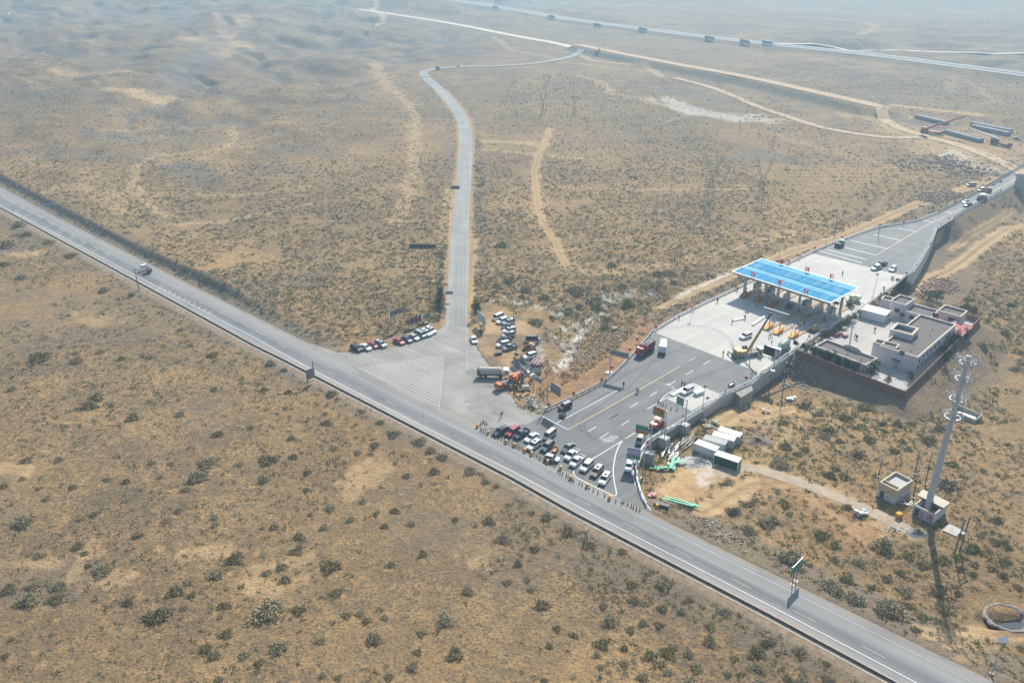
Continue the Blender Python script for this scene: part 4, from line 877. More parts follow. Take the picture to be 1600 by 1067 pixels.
for kind, pm, lab, x, y, dx, dy, rf in [
 ('suv', P_NAVY, 'dark blue suv at the left end of the waiting rows', 280, 178, -120, 55, None), ('suv', P_RED, 'red suv between two dark blue vehicles', 378, 180, -100, 68, None),
 ('pickup', P_NAVY, 'dark blue pickup with a loaded open bed beside the red suv', 452, 197, -110, 70, None), ('sedan', P_WHITE, 'white saloon next to the dark blue pickup', 537, 227, -105, 62, None),
 ('suv', P_WHITE, 'white car with a dark sunroof nearest the orange barrels, left of the dark grey suv', 556, 292, -108, 76, None), ('van', P_BEIGE, 'boxy beige van at the back of the left block', 686, 208, -105, 85, P_BEIGE),
 ('suv', P_DGREY, 'dark grey suv beside the small orange handcart', 667, 302, -105, 90, None), ('sedan', P_DGREY, 'dark slate saloon behind the two white pickups', 842, 312, -95, 70, None),
 ('pickup', P_WHITE, 'white pickup with an empty bed, left one of the pair', 872, 370, -105, 85, None), ('pickup', P_WHITE, 'white pickup with an empty bed, right one of the pair', 915, 423, -100, 92, None),
 ('hatch', P_SILV, 'silver hatchback standing crosswise near the barrels', 705, 400, 95, 22, None), ('suv', P_WHITE, 'white suv with a long dark sunroof inside the painted island', 997, 465, -90, 88, None),
 ('suv', P_BROWN, 'bronze brown suv between two white suvs', 1080, 510, -82, 92, P_BEIGE), ('suv', P_WHITE, 'white suv nearest the tip of the painted island', 1147, 572, -62, 90, None),
 ('van', P_GREY, 'grey van with a cream roof under the green and orange sign', 1445, 245, -38, 72, P_BEIGE), ('sedan', P_WHITE, 'white saloon on the slip lane under the lilac sign', 1350, 462, -26, 82, None)]:
    car(kind, pm, lab, g1, *c1(x, y), dx, dy, roofm=rf)
g2 = 'cars parked slantwise below the brown signs'
for kind, pm, lab, x, y in [('suv', P_BLACK, 'black suv at the left end of the slanted row', 172, 662), ('sedan', P_WHITE, 'white car beside the black suv in the slanted row', 265, 650), ('sedan', P_RED, 'bright red car in the slanted row', 338, 628), ('suv', P_SILV, 'silver grey car beside the bright red car', 415, 620),
 ('sedan', P_RED, 'red car after the gap in the slanted row', 597, 592), ('sedan', P_NAVY, 'dark blue car beside the second red car', 675, 572), ('sedan', P_SILV, 'silver saloon beside the dark blue car', 745, 550), ('van', P_TEAL, 'pale green minivan among the slanted cars', 810, 525), ('suv', P_WHITE, 'white suv beside the pale green minivan', 868, 508), ('suv', P_WHITE, 'white suv at the right end of the slanted row', 915, 484)]:
    car(kind, pm, lab, g2, 530+x/6.388, 440+y/6.388, 90, 44)
g3 = 'cars on the dirt lot by the side road'
for kind, pm, lab, x, y, dx, dy in [('van', P_WHITE, 'white minibus at the top of the dirt lot row', 310, 80, -75, 32), ('suv', P_WHITE, 'white suv just below the white minibus', 345, 110, -80, 30), ('suv', P_SILV, 'silver suv third from the top of the dirt lot row', 398, 122, -80, 28), ('sedan', P_NAVY, 'dark teal saloon in the dirt lot row', 392, 156, -85, 22),
 ('suv', P_WHITE, 'white car above the pale grey one in the dirt lot row', 404, 190, -88, 20), ('suv', P_SILV, 'pale grey car in the dirt lot row', 394, 228, -88, 15), ('sedan', P_BLACK, 'black saloon in the dirt lot row', 363, 264, -90, 12), ('suv', P_WHITE, 'white suv at the lower end of the dirt lot row', 352, 306, -95, 22),
 ('pickup', P_GREY, 'grey pickup parked beside the lower white suv', 408, 330, -105, 34), ('van', P_DGREY, 'dark green grey van standing alone beside the dirt lot', 600, 263, 100, 0), ('suv', P_WHITE, 'white suv beside the yellow digger', 575, 402, -90, 26), ('sedan', P_WHITE, 'white car behind the gravel heap', 545, 548, -70, -22)]:
    car(kind, pm, lab, g3, 720+x/5.333, 480+y/5.333, dx, dy)
car('sedan', P_WHITE, 'white car alone at the kerb of the side road by the bush', None, 740.3, 530, 22, 52)
car('jeep', P_BLACK, 'black off road car against the left guardrail of the toll road', None, 883, 634.5, -90, 42, roofm=P_GREY)
car('suv', P_WHITE, 'white suv on the pale square paving patch', None, 1073.4, 609.5, -72, 40)
car('suv', P_WHITE, 'white suv alone on the concrete yard beside the crane', None, 1165, 524.5, -75, 28)
g4 = 'vehicles beyond the toll roof'
def c7(x, y): return 1240+x/4.444, 250+y/4.444
car('suv', P_WHITE, 'white suv at the edge of the concrete beyond the toll roof', g4, *c7(690, 755), -50, 42)
car('pickup', P_GREY, 'grey flatbed pickup beside the white suv beyond the toll roof', g4, *c7(575, 748), -80, 25)
car('pickup', P_BLACK, 'dark pickup just behind the grey flatbed', g4, *c7(610, 722), -60, 14)
car('sedan', P_SILV, 'silver car side by side with a dark one on the ramp', g4, *c7(1193, 288), -45, 20)
car('suv', P_NAVY, 'dark car side by side with a silver one on the ramp', g4, *c7(1208, 312), -45, 12)
car('van', P_SILV, 'silver minivan on the bare plain left of the ramp', None, *c7(1232, 176), -60, 0, ter=True)
car('van', P_WHITE, 'white van beside the guardrail at the top of the ramp', None, *c7(1305, 208), -40, 10, ter=False)
# ------------------------------------------------------------ trucks and machines
def wheelset(t, xs, hw, r=.5, w=.3, double=False):
    me = MB().lathe([(.02, -w/2), (r*.94, -w/2), (r, -w/3), (r, w/3), (r*.94, w/2), (.02, w/2)], axis='y', n=14).mesh('wheel', TYRE)
    rm = MB().lathe([(.01, -w/2-.02), (r*.5, -w/2-.02), (r*.5, w/2+.02), (.01, w/2+.02)], axis='y', n=10).mesh('rim', RIM)
    for x in xs:
        for sy in (1, -1):
            o = link('wheel', me, t); o.location = (x, sy*(hw-w/2), r); link('rim', rm, o)
def cab(t, x, m, h=2.7, L=1.9, W=2.3, z0=.7):
    b = MB(); b.loft([[(x+a, s*W/2*f, z) for s, z in ((-1, z0), (1, z0), (1, zz-.15), (.92, zz), (-.92, zz), (-1, zz-.15))] for a, f, zz in ((L/2, .95, h*.60+.2), (L/2-.12, 1, h*.78), (L/2-.35, 1, h), (-L/2, 1, h))]); o = b.build('cab', m, t)
    g = MB(); g.add([(x+L/2+.01, -W*.42, h*.62), (x+L/2+.01, W*.42, h*.62), (x+L/2-.27, W*.40, h*.93), (x+L/2-.27, -W*.40, h*.93), (x+L/2-.1, -W*.42, h*.62), (x+L/2-.1, W*.42, h*.62), (x+L/2-.4, W*.40, h*.93), (x+L/2-.4, -W*.40, h*.93)], [(0, 1, 2, 3), (7, 6, 5, 4), (0, 3, 7, 4), (1, 5, 6, 2), (3, 2, 6, 7), (0, 4, 5, 1)]); g.build('windscreen', GLASS, o)
    for s in (1, -1):
        MB().box(x+.1, s*(W/2+.0), h*.72, L*.45, .03, h*.2).build('side_window', GLASS, o); MB().box(x+L/2+.02, s*W*.38, z0+.3, .08, .3, .2).build('headlight', LAMPW, t)
    return o
def chassis(t, x0, x1, m=None): return MB().box((x0+x1)/2, 0, .75, x1-x0, .9, .3).build('chassis', m or M_DSTEEL, t)
def tr(name, label, px, py, dx, dy, cat='truck', z=0., group=None, ter=False):
    if ter: x, y, z = GT(px, py+1)
    else: x, y = G(px, py, z+1.2)
    return thing(name, label, cat, (x, y, z+.02), heading(px, py, dx, dy, z), group)
# red dump truck
t = tr('dump_truck', 'dark red high sided dump truck parked by the guardrail', 1008.4, 545.5, -120, 80); cab(t, 3.2, P_RED, 2.9); chassis(t, -4, 3.6); wheelset(t, (3, 1.4, -2, -3.3), 1.2)
o = MB().box(-1, 0, 2.05, 6, 2.4, .12).box(-1, 1.17, 2.5, 6, .08, 1.3, ).box(-1, -1.17, 2.5, 6, .08, 1.3).box(-3.96, 0, 2.5, .08, 2.4, 1.3).box(2.0, 0, 2.65, .1, 2.4, 1.6).box(-1, 0, 1.6, 6, 2.3, .9).build('load_bed', P_RED, t)
MB().box(-1.4, .55, 3.0, 4.2, .5, .4).box(-.6, -.5, 3.05, 3.4, .45, .35).box(-2.8, 0, 3.0, 1.0, 1.8, .3).build('load', mat('grey load', (.28, .28, .27), .7, .2, 2), t)
for k in range(5): MB().box(-3.4+1.2*k, 0, 3.2, .12, 2.45, .1).build('hoop', M_DSTEEL, o)
# street sweeper
t = tr('sweeper_truck', 'white and lime green road sweeper truck on dark asphalt', 1036, 541.5, -13, 80); cab(t, 2.5, P_WHITE, 2.7); chassis(t, -3, 3); wheelset(t, (2.3, -1.8), 1.15)
MB().box(-.9, 0, 1.75, 4.3, 2.3, 1.7, tx=.96, ty=.86).build('tank_body', P_TEAL, t); MB().box(1.15, 0, 1.8, .5, 2.34, 1.5).box(-.9, 0, 1.05, 4.4, 2.34, .35).build('lime_panel', P_LIME, t)
# tanker
t = tr('tank_truck', 'dusty cream tank truck with a white cab at the edge of the junction', 770.5, 583.5, 200, 4); cab(t, 4.0, P_WHITE, 2.9); chassis(t, -4.8, 4.2); wheelset(t, (3.8, 2.3, -2.2, -3.6), 1.2)
tank = MB(); tank.lathe([(.05, -4.0), (.9, -3.98), (1.15, -3.8), (1.15, 2.4), (.9, 2.6), (.05, 2.62)], (0, 0, 2.05), 'x', 18); tank.box(-.8, 0, 3.15, 5.6, .7, .12); tank.build('tank', mat('dusty cream paint', (.5, .46, .37), .6, .12, 1), t)
MB().box(-4.4, 0, 1.9, .7, 1.9, 1.7).box(-4.5, 0, 3.0, .5, 1.3, .3).build('pump_unit', P_DUSTG, t)
# concrete mixer
t = tr('concrete_mixer', 'concrete mixer truck with a grey green drum near the right parapet', 1222, 545.5, -110, 78); cab(t, 3.9, P_WHITE, 3.0); chassis(t, -4.6, 4); wheelset(t, (3.7, 2.2, -2, -3.4), 1.2)
dm = MB(); dm.lathe([(.3, -3.3), (.7, -3.0), (1.25, -1.6), (1.42, -.2), (1.3, 1.2), (.8, 2.4), (.2, 2.6)], (0, 0, 0), 'x', 20); o = dm.build('drum', P_MIX, t); o.location = (-.3, 0, 2.55); o.rotation_euler = (0, R_(9), 0)
MB().box(-3.9, 0, 2.9, .9, 1.1, .9, tx=.6).tube((-4.2, 0, 2.6), (-5.2, 0, 1.4), .3, .2).build('chute', P_DUSTG, t); MB().box(2.6, 0, 1.7, .7, 1.8, 1.4).box(-3, 0, 1.5, .4, 1.7, 1.6).build('drum_frame', P_DUSTG, t)
# crane truck with its boom
t = tr('crane_truck', 'mobile crane with outriggers and a raised yellow and black boom', 1168+.6, 554.5, 100, -18, 'crane'); 
chassis(t, -5, 5, M_DSTEEL); MB().box(0, 0, 1.25, 9.6, 2.4, .5).build('deck', P_DUSTG, t); cab(t, 5.0, P_BEIGE, 2.2, 1.6); wheelset(t, (4.6, 2.8, -1.6, -3, -4.3), 1.2)
for x in (-4.6, 3.0):
    for s in (1, -1): MB().box(x, s*2.1, .9, .35, 2.6, .3).tube((x, s*3.2, .1), (x, s*3.2, 1.1), .14).lathe([(.05, 0), (.45, 0), (.45, .1), (.05, .1)], (x, s*3.2, 0)).build('outrigger', P_DUSTG, t)
MB().box(-2, 0, 2.0, 3.4, 2.4, 1.1, tx=.85).box(-3.6, 0, 2.2, 1.1, 2.5, 1.3).build('turntable', mat('crane mustard', (.45, .28, .05), .5, .15, 1), t); MB().box(-.3, 1.0, 2.4, 1.5, .9, 1.5).build('operator_cab', GLASS, t)
t.location = (*G(1166, 556.5), 0.02)
_bx, _by = G(1166, 553); _tx = None
def boom_end(px, py, z): return Vector((*G(px, py, z), z))
inv = Matrix.Rotation(-t.rotation_euler.z, 4, 'Z')
def loc(v): return inv @ (Vector(v)-Vector(t.location))
p0 = loc(boom_end(1168, 549.5, 2.6)); p2 = loc(boom_end(1204.5, 490.5, 14.5)); p1 = p0.lerp(p2, .56)
MB().tube(p0, p1, .42, .40, 4).build('boom_base', mat('crane boom yellow', (.5, .27, .05), .5, .1, 1), t); o = MB().tube(p1, p2, .30, .24, 4).build('boom_extension', P_BLACK, t); MB().box(p2.x, p2.y, p2.z, .7, .5, .7).build('boom_head', M_DSTEEL, o)
MB().tube(p0+Vector((1.6, .5, -.9)), p0.lerp(p2, .28), .14).build('lifting_ram', M_STEEL, t)
q = p2+Vector((0, 0, -3)); MB().tube(p2, q, .03).box(q.x, q.y, q.z-.2, .3, .3, .5).build('hook', M_DSTEEL, t)
# truck passing on the main road
t = tr('flatbed_truck', 'small truck with a white cab and a brown loaded bed on the main road', 228.5, 420.5, -60, -38); cab(t, 2.2, P_WHITE, 2.5, 1.7, 2.1); chassis(t, -3, 2.8); wheelset(t, (2, -1.8), 1.05, .42)
o = MB().box(-1.0, 0, 1.1, 4.2, 2.2, .2).box(-1, 1.05, 1.45, 4.2, .08, .6).box(-1, -1.05, 1.45, 4.2, .08, .6).build('load_bed', mat('rusty bed', (.2, .13, .1), .8, .2, 1.5), t)
g = random.Random(4); b = MB(); [b.box(-1+g.uniform(-1.8, 1.6), g.uniform(-.7, .7), 1.55+g.uniform(0, .3), g.uniform(.5, 1.1), g.uniform(.4, .8), .5, g.uniform(0, 3)) for _ in range(9)]; b.build('load', mat('rusty cargo', (.23, .16, .13), .85, .3, 1.5), t)
# road roller / orange compactor at the right guardrail
t = tr('road_roller', 'orange road roller beside the right guardrail under the orange sign', 1026, 661.5, 52, -42, 'road roller'); 
MB().box(-.9, 0, 1.45, 2.6, 1.9, 1.1, tx=.9).build('engine_hood', P_ORANGE, t); MB().box(.8, 0, 1.2, 1.5, 1.7, .7).build('operator_station', P_DUSTG, t); MB().box(.5, 0, 2.7, 1.6, 1.8, .1).build('canopy', P_ORANGE, t)
[MB().tube((x, s*.8, 1.4), (x, s*.8, 2.7), .05).build('canopy_post', M_DSTEEL, t) for x in (1.2, -.2) for s in (1, -1)]
MB().lathe([(.05, -1), (.75, -1), (.75, 1), (.05, 1)], (2.2, 0, .75), 'y', 20).build('drum', M_DSTEEL, t); MB().box(2.2, 0, 1.0, .3, 2.3, .3).box(2.2, 1.1, .8, 1.3, .12, .5).box(2.2, -1.1, .8, 1.3, .12, .5).build('drum_frame', P_ORANGE, t); wheelset(t, (-1.4,), 1.1, .7, .45)
# truck mounted crane (orange) by the junction
t = tr('orange_crane_truck', 'orange truck mounted crane with a folded boom at the junction edge', 793, 598, -105, 42, 'crane'); cab(t, 3.4, P_ORANGE, 2.2, 1.7, 2.3); chassis(t, -4.5, 3.4); wheelset(t, (3, -1.6, -2.9), 1.15)
MB().box(1.0, 0, 1.5, 1.6, 2.2, .6).box(-1.4, 0, 1.3, 3.6, 2.2, .3).build('deck', P_DUSTG, t); MB().box(-2.6, 0, 2.3, 2.6, 2.2, 1.5, tx=.85).build('turret', P_ORANGE, t); MB().box(-1.2, 0, 3.2, 1.1, .6, .9).tube((-2.6, .5, 2.9), (-6.6, .4, 3.6), .3, .24, 4).tube((-3, -.4, 3.1), (1.8, -.3, 2.9), .22, .2, 4).build('boom', mat('pale orange', (.6, .32, .15), .5, .12, 1), t)
for x in (-4.2, .6):
    for s in (1, -1): MB().box(x, s*1.9, .8, .3, 1.8, .25).tube((x, s*2.7, 0), (x, s*2.7, .9), .12).build('outrigger', M_DSTEEL, t)
# excavators
def excavator(label, px, py, dx, dy, m, arm=1., z=0):
    t = tr('excavator', label, px, py, dx, dy, 'excavator', z)
    for s in (1, -1): MB().box(0, s*1.0, .45, 3.4, .55, .8, tx=1.12).build('track', TYRE, t)
    MB().box(-.3, 0, 1.5, 2.9, 2.3, 1.0).box(-1.3, 0, 1.9, 1.2, 2.3, .9, tx=.85).build('superstructure', m, t); MB().box(.7, .7, 2.2, 1.3, .95, 1.5, tx=.85).build('operator_cab', GLASS, t)
    MB().tube((.9, -.1, 1.6), (2.6, -.1, 3.9*arm), .26, .22, 4).tube((2.6, -.1, 3.9*arm), (4.6, -.1, 3.3*arm), .22, .18, 4).build('boom', m, t); a = MB().tube((4.6, -.1, 3.3*arm), (5.2, -.1, 1.2), .18, .14, 4).build('arm', m, t); MB().box(5.1, -.1, .7, .9, 1.0, .8, tx=.8).build('bucket', M_DSTEEL, a); return t
excavator('small yellow digger with its arm bent down on the dirt lot', 826.5, 544, -70, 26, mat('dirty digger yellow', (.38, .2, .05), .6, .25, 1)); 
excavator('dark digger with an orange arm beside the truck mounted crane', 812, 590, -20, 60, mat('dirty orange', (.35, .13, .05), .6, .25, 1), .9)
# small mixers / cart
def cart(name, label, px, py, dx, dy, m, cat='cart', L=2.0, ter=False):
    t = tr(name, label, px, py, dx, dy, cat, ter=ter); MB().box(0, 0, .62, L, 1.0, .1).box(0, .48, .85, L, .06, .45).box(0, -.48, .85, L, .06, .45).box(-L/2, 0, .85, .06, 1.0, .45).build('cargo_bed', m, t); MB().tube((L/2, 0, .6), (L/2+.7, 0, .9), .04).tube((L/2+.6, -.35, 1.1), (L/2+.6, .35, 1.1), .03).build('handlebar', M_DSTEEL, t); wheelset(t, (-.5, .6), .6, .3, .12); return t
cart('handcart', 'orange topped three wheeled handcart among the waiting cars', *c1(733, 318), -30, 40, P_ORANGE)
cart('motor_tricycle', 'brown motor tricycle beside the black off road car', 879, 645, -30, -14, P_BROWN, 'tricycle', 1.7)
cart('motor_tricycle', 'small loaded motor tricycle by the right guardrail near the red flags', 1144, 597, -20, 12, P_BEIGE, 'tricycle', 2.2)
t = tr('drum_mixer', 'small yellowish drum mixer on the bare ground beside the orange crane', 821, 606.5, 100, -18, 'mixer'); MB().lathe([(.1, -1.3), (.7, -1.0), (.85, 0), (.6, 1.1), (.3, 1.3)], (0, 0, 1.4), 'x').build('drum', mat('cement cream', (.5, .47, .33), .8, .2, 1), t); MB().box(0, 0, .5, 3, 1.2, .3).build('frame', M_DSTEEL, t); wheelset(t, (-1, 1), .8, .35, .2)
# striped rack of pipes
t = tr('barrier_rack', 'rack of red and white striped barrier poles by the gully', 838.5, 564.5, 40, 10, 'barrier rack'); MB().box(0, 0, .4, 3.2, 2.6, .5).build('frame', M_DSTEEL, t)
for k in range(6): MB().tube((-1.3+.5*k, -1.4, .8), (-1.3+.5*k, 1.4, 1.5), .09).build('striped_pole', M_RED if k % 2 else M_WHITE, t)
t = tr('steel_bin', 'open grey steel bin below the rack of striped poles', 839, 576, 60, 0, 'bin'); MB().box(0, 0, .08, 2.9, 1.6, .16).box(0, .78, .6, 2.9, .05, 1).box(0, -.78, .6, 2.9, .05, 1).box(1.43, 0, .6, .05, 1.6, 1).box(-1.43, 0, .6, .05, 1.6, 1).build('bin_shell', mat('grey skip paint', (.36, .36, .35), .7, .15, 1), t); MB().box(-1.2, -.6, .1, .2, .2, .2).build('foot', M_DSTEEL, t)
# machines beyond the toll
t = tr('paving_machine', 'green paving machine at the left edge beyond the toll roof', *c7(320, 583), 60, -28, 'paver'); MB().box(-.8, 0, 1.3, 2.6, 2.4, 1.2).build('hopper', M_DSTEEL, t); MB().box(1.4, 0, 1.6, 2.4, 2.1, 1.3, tx=.85).box(1.2, 0, 2.9, 1.9, 2, .12).build('engine_house', P_GREEN, t)
for s in (1, -1): MB().box(0, s, .45, 3.6, .5, .8).build('track', TYRE, t)
t = tr('paving_machine', 'dark road paver standing across the upper ramp', *c7(1310, 263), 40, -10, 'paver'); MB().box(0, 0, 1.4, 3.6, 3.0, 1.6).build('body', P_DUSTG, t); MB().box(-.2, 0, 3.1, 3.4, 2.7, .14).build('canopy', P_BEIGE, t); [MB().tube((x, y, 2), (x, y, 3.1), .06).build('canopy_post', M_DSTEEL, t) for x in (1.2, -1.4) for y in (1, -1)]
for s in (1, -1): MB().box(0, s*1.3, .45, 4.0, .5, .8).build('track', TYRE, t)
t = tr('line_marking_machine', 'red roller like machine near the top of the ramp', *c7(1357, 208), 30, -14, 'road roller'); MB().box(-.4, 0, 1.4, 2.2, 1.8, 1.2).box(0, 0, 2.7, 1.6, 1.7, .1).build('body', mat('faded red', (.35, .08, .06), .5, .1), t); MB().lathe([(.05, -.9), (.65, -.9), (.65, .9), (.05, .9)], (1.5, 0, .65), 'y').build('drum', M_DSTEEL, t); wheelset(t, (-1.1,), 1, .6, .4)
t = tr('white_tank', 'pair of white water drums at the far end of the concrete yard', *c7(702, 812), 30, 10, 'drum'); MB().lathe([(.05, 0), (.6, 0), (.62, 1.3), (.3, 1.6), (.05, 1.6)], (-.8, 0, 0)).build('drum', M_WHITE, t); MB().lathe([(.05, 0), (.45, 0), (.45, 1.0), (.05, 1.05)], (.9, .3, 0)).build('small_drum', P_DGREY, t)
# pale green boom lift beyond the right end of the roof
t = tr('boom_lift_truck', 'lime green boom truck with spread outriggers past the right end of the toll roof', 1333, 470, 70, -40, 'crane'); chassis(t, -3.5, 3.5); MB().box(-1, 0, 1.5, 4.5, 2.2, .7).build('deck', P_DUSTG, t); cab(t, 3, P_WHITE, 2.5); wheelset(t, (2.6, -2), 1.1); MB().box(-1.6, 0, 2.8, 1.5, 1.4, 2.0, tx=.7).tube((-1.6, 0, 3.2), (3.2, .4, 4.2), .3, .25, 4).build('boom', mat('pale lime', (.42, .6, .28), .5, .1, 1), t)
for x in (-3, 1.6):
    for s in (1, -1): MB().box(x, s*2.2, .9, .3, 2.4, .25).tube((x, s*3.3, 0), (x, s*3.3, 1), .12).build('outrigger', M_STEEL, t)
# small yellow skid machine near the compound gate
t = tr('skid_loader', 'small yellow loader in the roof shadow by the compound hedge', 1273, 513, -60, 30, 'loader'); MB().box(-.3, 0, 1.1, 2.2, 1.5, 1.1).build('body', P_YEL, t); MB().box(-.2, 0, 2.3, 1.3, 1.3, .12).build('canopy', P_BEIGE, t); [MB().tube((x, y, 1.2), (x, y, 2.3), .05).build('canopy_post', M_DSTEEL, t) for x in (.3, -.7) for y in (.5, -.5)]; MB().box(1.5, 0, .5, .8, 1.8, .7, tx=.6).build('bucket', M_DSTEEL, t); wheelset(t, (.7, -.9), .95, .4, .3)
# ------------------------------------------------------------ lettering
def text_mesh(s, size, name='lettering', m=None, depth=.02):
    c = bpy.data.curves.new('t', 'FONT'); c.body = s; c.size = size; c.align_x = 'CENTER'; c.align_y = 'CENTER'; c.extrude = depth
    o = bpy.data.objects.new('t', c); COL.objects.link(o); dg = bpy.context.evaluated_depsgraph_get(); dg.update()
    me = bpy.data.meshes.new_from_object(o.evaluated_get(dg)); me.name = name; me.materials.clear(); me.materials.append(m or M_WHITE)
    bpy.data.objects.remove(o); bpy.data.curves.remove(c); return me
def glyph(b, cx, cz, s, seed, y=0, t=.02, w=.12):   # an unreadable small character made of strokes, in the x-z plane
    g = random.Random(seed)
    for k in range(g.randint(2, 3)): b.box(cx, y, cz+(-.4+.4*k)*s, s*g.uniform(.6, .95), t, s*w)
    for k in range(g.randint(2, 3)): b.box(cx+g.choice((-.35, 0, .35))*s, y-.002*(k+1), cz+g.uniform(-.12, .12)*s, s*w, t, s*g.uniform(.5, .95))
G_SIGN = mat('sign green', (.0, .19, .11), .5, .05, 1); O_SIGN = mat('sign orange', (.62, .22, .02), .5, .05, 1); B_SIGN = mat('sign brown', (.11, .045, .035), .5, .06, 1); BL_SIGN = mat('sign blue', (.01, .08, .35), .5, .05, 1); L_SIGN = mat('sign lilac white', (.55, .52, .62), .5, .05, 1); PUR = mat('purple lettering', (.26, .1, .28), .5); BACK = mat('sheet metal back', (.24, .245, .25), .6, .08, 1, .3)
def sign(label, TL, TR, BL, base, top, zones, group, front=True, name='cantilever_sign', ped=None, far=0, posts=1, base2=None, polem=None, zb=None):
    """zones: list of (fraction from, fraction to, material, rows, columns, glyph material)"""
    bx, by, bz = GT(*base) if zb is None else (*G(base[0], base[1], zb), zb)
    zt = zsolve(bx, by, top[1], bz); zbt = min(zt-.2, zt)
    best = None
    if posts == 1:
        for z in np.arange(max(bz+2, zt-2.5), zt+.3, .1):
            p = G(*TR, z); q = G(*TL, z); dd = min(math.dist(p, (bx, by)), math.dist(q, (bx, by)))
            if best is None or dd < best[0]: best = (dd, z)
        z1 = best[1]
    else: z1 = zt
    a, c = Vector(G(*TL, z1)), Vector(G(*TR, z1)); w = (c-a).length; yaw = math.atan2(c.y-a.y, c.x-a.x)
    z0 = zsolve(a.x, a.y, BL[1], bz); h = max(1.0, min(z1-z0, 5)); mid = (a+c)/2
    t = thing(name, label, 'road sign', (bx, by, bz), yaw, group)
    R = Matrix.Rotation(-yaw, 2); ml = R @ (mid-Vector((bx, by)))
    pm = polem or M_STEEL
    fy = -1 if front else 1       # lettered side towards local -y when it faces the viewer
    zc = z1-bz-h/2; by_ = ml.y
    if posts == 1:
        pole = MB().tube((0, 0, 0), (0, 0, zt-bz+.1), .17, .13, 10).lathe([(.05, 0), (.4, 0), (.4, .08), (.05, .08)]).build('pole', pm, t)
        e = ml.x-math.copysign(w/2-.3, ml.x)
        for zz in (zc+h*.3, zc-h*.3): MB().tube((0, 0, zz), (ml.x+math.copysign(w/2-.2, ml.x), by_+.12*(-fy), zz), .07).build('arm', pm, t)
    else:
        b2 = GT(*base2); v = R @ (Vector(b2[:2])-Vector((bx, by)))
        for p in ((0, 0), (v.x, v.y)): MB().tube((p[0], p[1], 0), (p[0], p[1], z1-bz), .12, n=8).build('post', pm, t)
        MB().box(v.x/2, v.y/2, .06, w*.6, .4, .12).build('footing', M_CRT, t)
    if ped: MB().box(0, 0, -ped/2, 2.4, 2.0, ped).build('pedestal', M_CRT, t)
    pn = MB().box(ml.x, by_, zc, w, .08, h).build('panel', BACK, t)
    if not front:
        rb = MB(); n = max(3, int(w/.5))
        for k in range(n): rb.box(ml.x-w/2+(k+.5)*w/n, by_-.07, zc, .05, .06, h*.96)
        rb.build('ribs', M_STEEL, pn)
    for zi, (f0, f1, m, rows, cols, gm) in enumerate(zones):
        hh = h*(f1-f0); cz = zc+h/2-h*(f0+f1)/2; pl = MB().box(ml.x, by_+fy*.06, cz, w*.985, .04, hh*.985).build('face', m, pn)
        if rows:
            b = MB(); s = min(hh/rows*.62, w/cols*.75)
            for r in range(rows):
                for k in range(cols): glyph(b, ml.x-w*.44+w*.88*(k+.5)/cols, cz+hh/2-hh*(r+.5)/rows, s, hash((label, zi, r, k)) & 0xffff, by_+fy*.1)
            b.build('lettering', gm, pl)
    return t, (ml.x, by_+fy*.1, zc, w, h)
import zlib
def hash(x): return zlib.crc32(repr(x).encode())
gs = 'toll road direction signs'
sign('lilac and green sign on a tall grey mast over the white slip lane car', (979.9, 698), (1001.6, 701.5), (976.9, 715.4), (1003.5, 746), (1007, 697), [(0, .66, L_SIGN, 2, 4, PUR), (.66, 1, G_SIGN, 1, 5, M_WHITE)], gs)
sign('green sign with an orange lower third over the cream roofed van', (994, 661.9), (1013.5, 666), (992, 675.8), (1015.4, 706), (1018.5, 664), [(0, .66, G_SIGN, 2, 6, M_WHITE), (.66, 1, O_SIGN, 1, 6, M_BLK if 'M_BLK' in globals() else M_DSTEEL)], gs, ped=3.0, zb=.3)
st, (sx_, sy_, sz_, sw_, sh_) = sign('orange sign with a green base panel over the road roller', (1021.4, 633), (1039.4, 640.5), (1019.5, 646.9), (1038.3, 683), (1042, 642), [(0, .72, O_SIGN, 0, 0, None), (.72, 1, G_SIGN, 1, 5, M_WHITE)], gs, ped=3.0, zb=.3)
o = link('lettering', text_mesh('ETC', sh_*.32, m=M_DSTEEL), st); o.rotation_euler = (R_(90), 0, 0); o.location = (sx_-sw_*.22, sy_, sz_+sh_*.12)
b = MB(); b.box(sx_+sw_*.26, sy_, sz_+.12*sh_, .12*sw_, .03, .36*sh_).box(sx_+sw_*.30, sy_, sz_-.02*sh_, .26*sw_, .03, .07*sh_).lathe([(.01, -.02), (.1*sh_, -.02), (.1*sh_, .02), (.01, .02)], (sx_+sw_*.22, sy_, sz_+.28*sh_), 'y'); b.box(sx_+.02, sy_, sz_+.13*sh_, .03, .03, .62*sh_); b.build('pictogram', M_DSTEEL, st)
sign('green sign with an arrow nearest the pale paving patch', (1058, 618), (1069, 623), (1056, 630), (1070, 662), (1073, 624), [(0, 1, G_SIGN, 4, 4, M_WHITE)], gs, ped=3.0, zb=.3)
gb = 'signs seen from behind'
sign('grey ribbed back of a sign above the left guardrail', (955.3, 545.6), (982.5, 552), (955.5, 554.5), (952.5, 582), (954.5, 545), [(0, 1, G_SIGN, 0, 0, None)], gb, front=False, ped=.8, zb=.2)
sign('grey back of the sign at the tip of the left guardrail', (860.5, 596), (876, 605.6), (860.6, 611.5), (855, 636), (857.6, 594), [(0, 1, G_SIGN, 0, 0, None)], gb, front=False, zb=.1)
sign('grey back of the sign over the bare gully bank', (836.5, 585.9), (846, 592.5), (836.5, 593.5), (833.3, 617), (833.6, 585), [(0, 1, G_SIGN, 0, 0, None)], gb, front=False, zb=0)
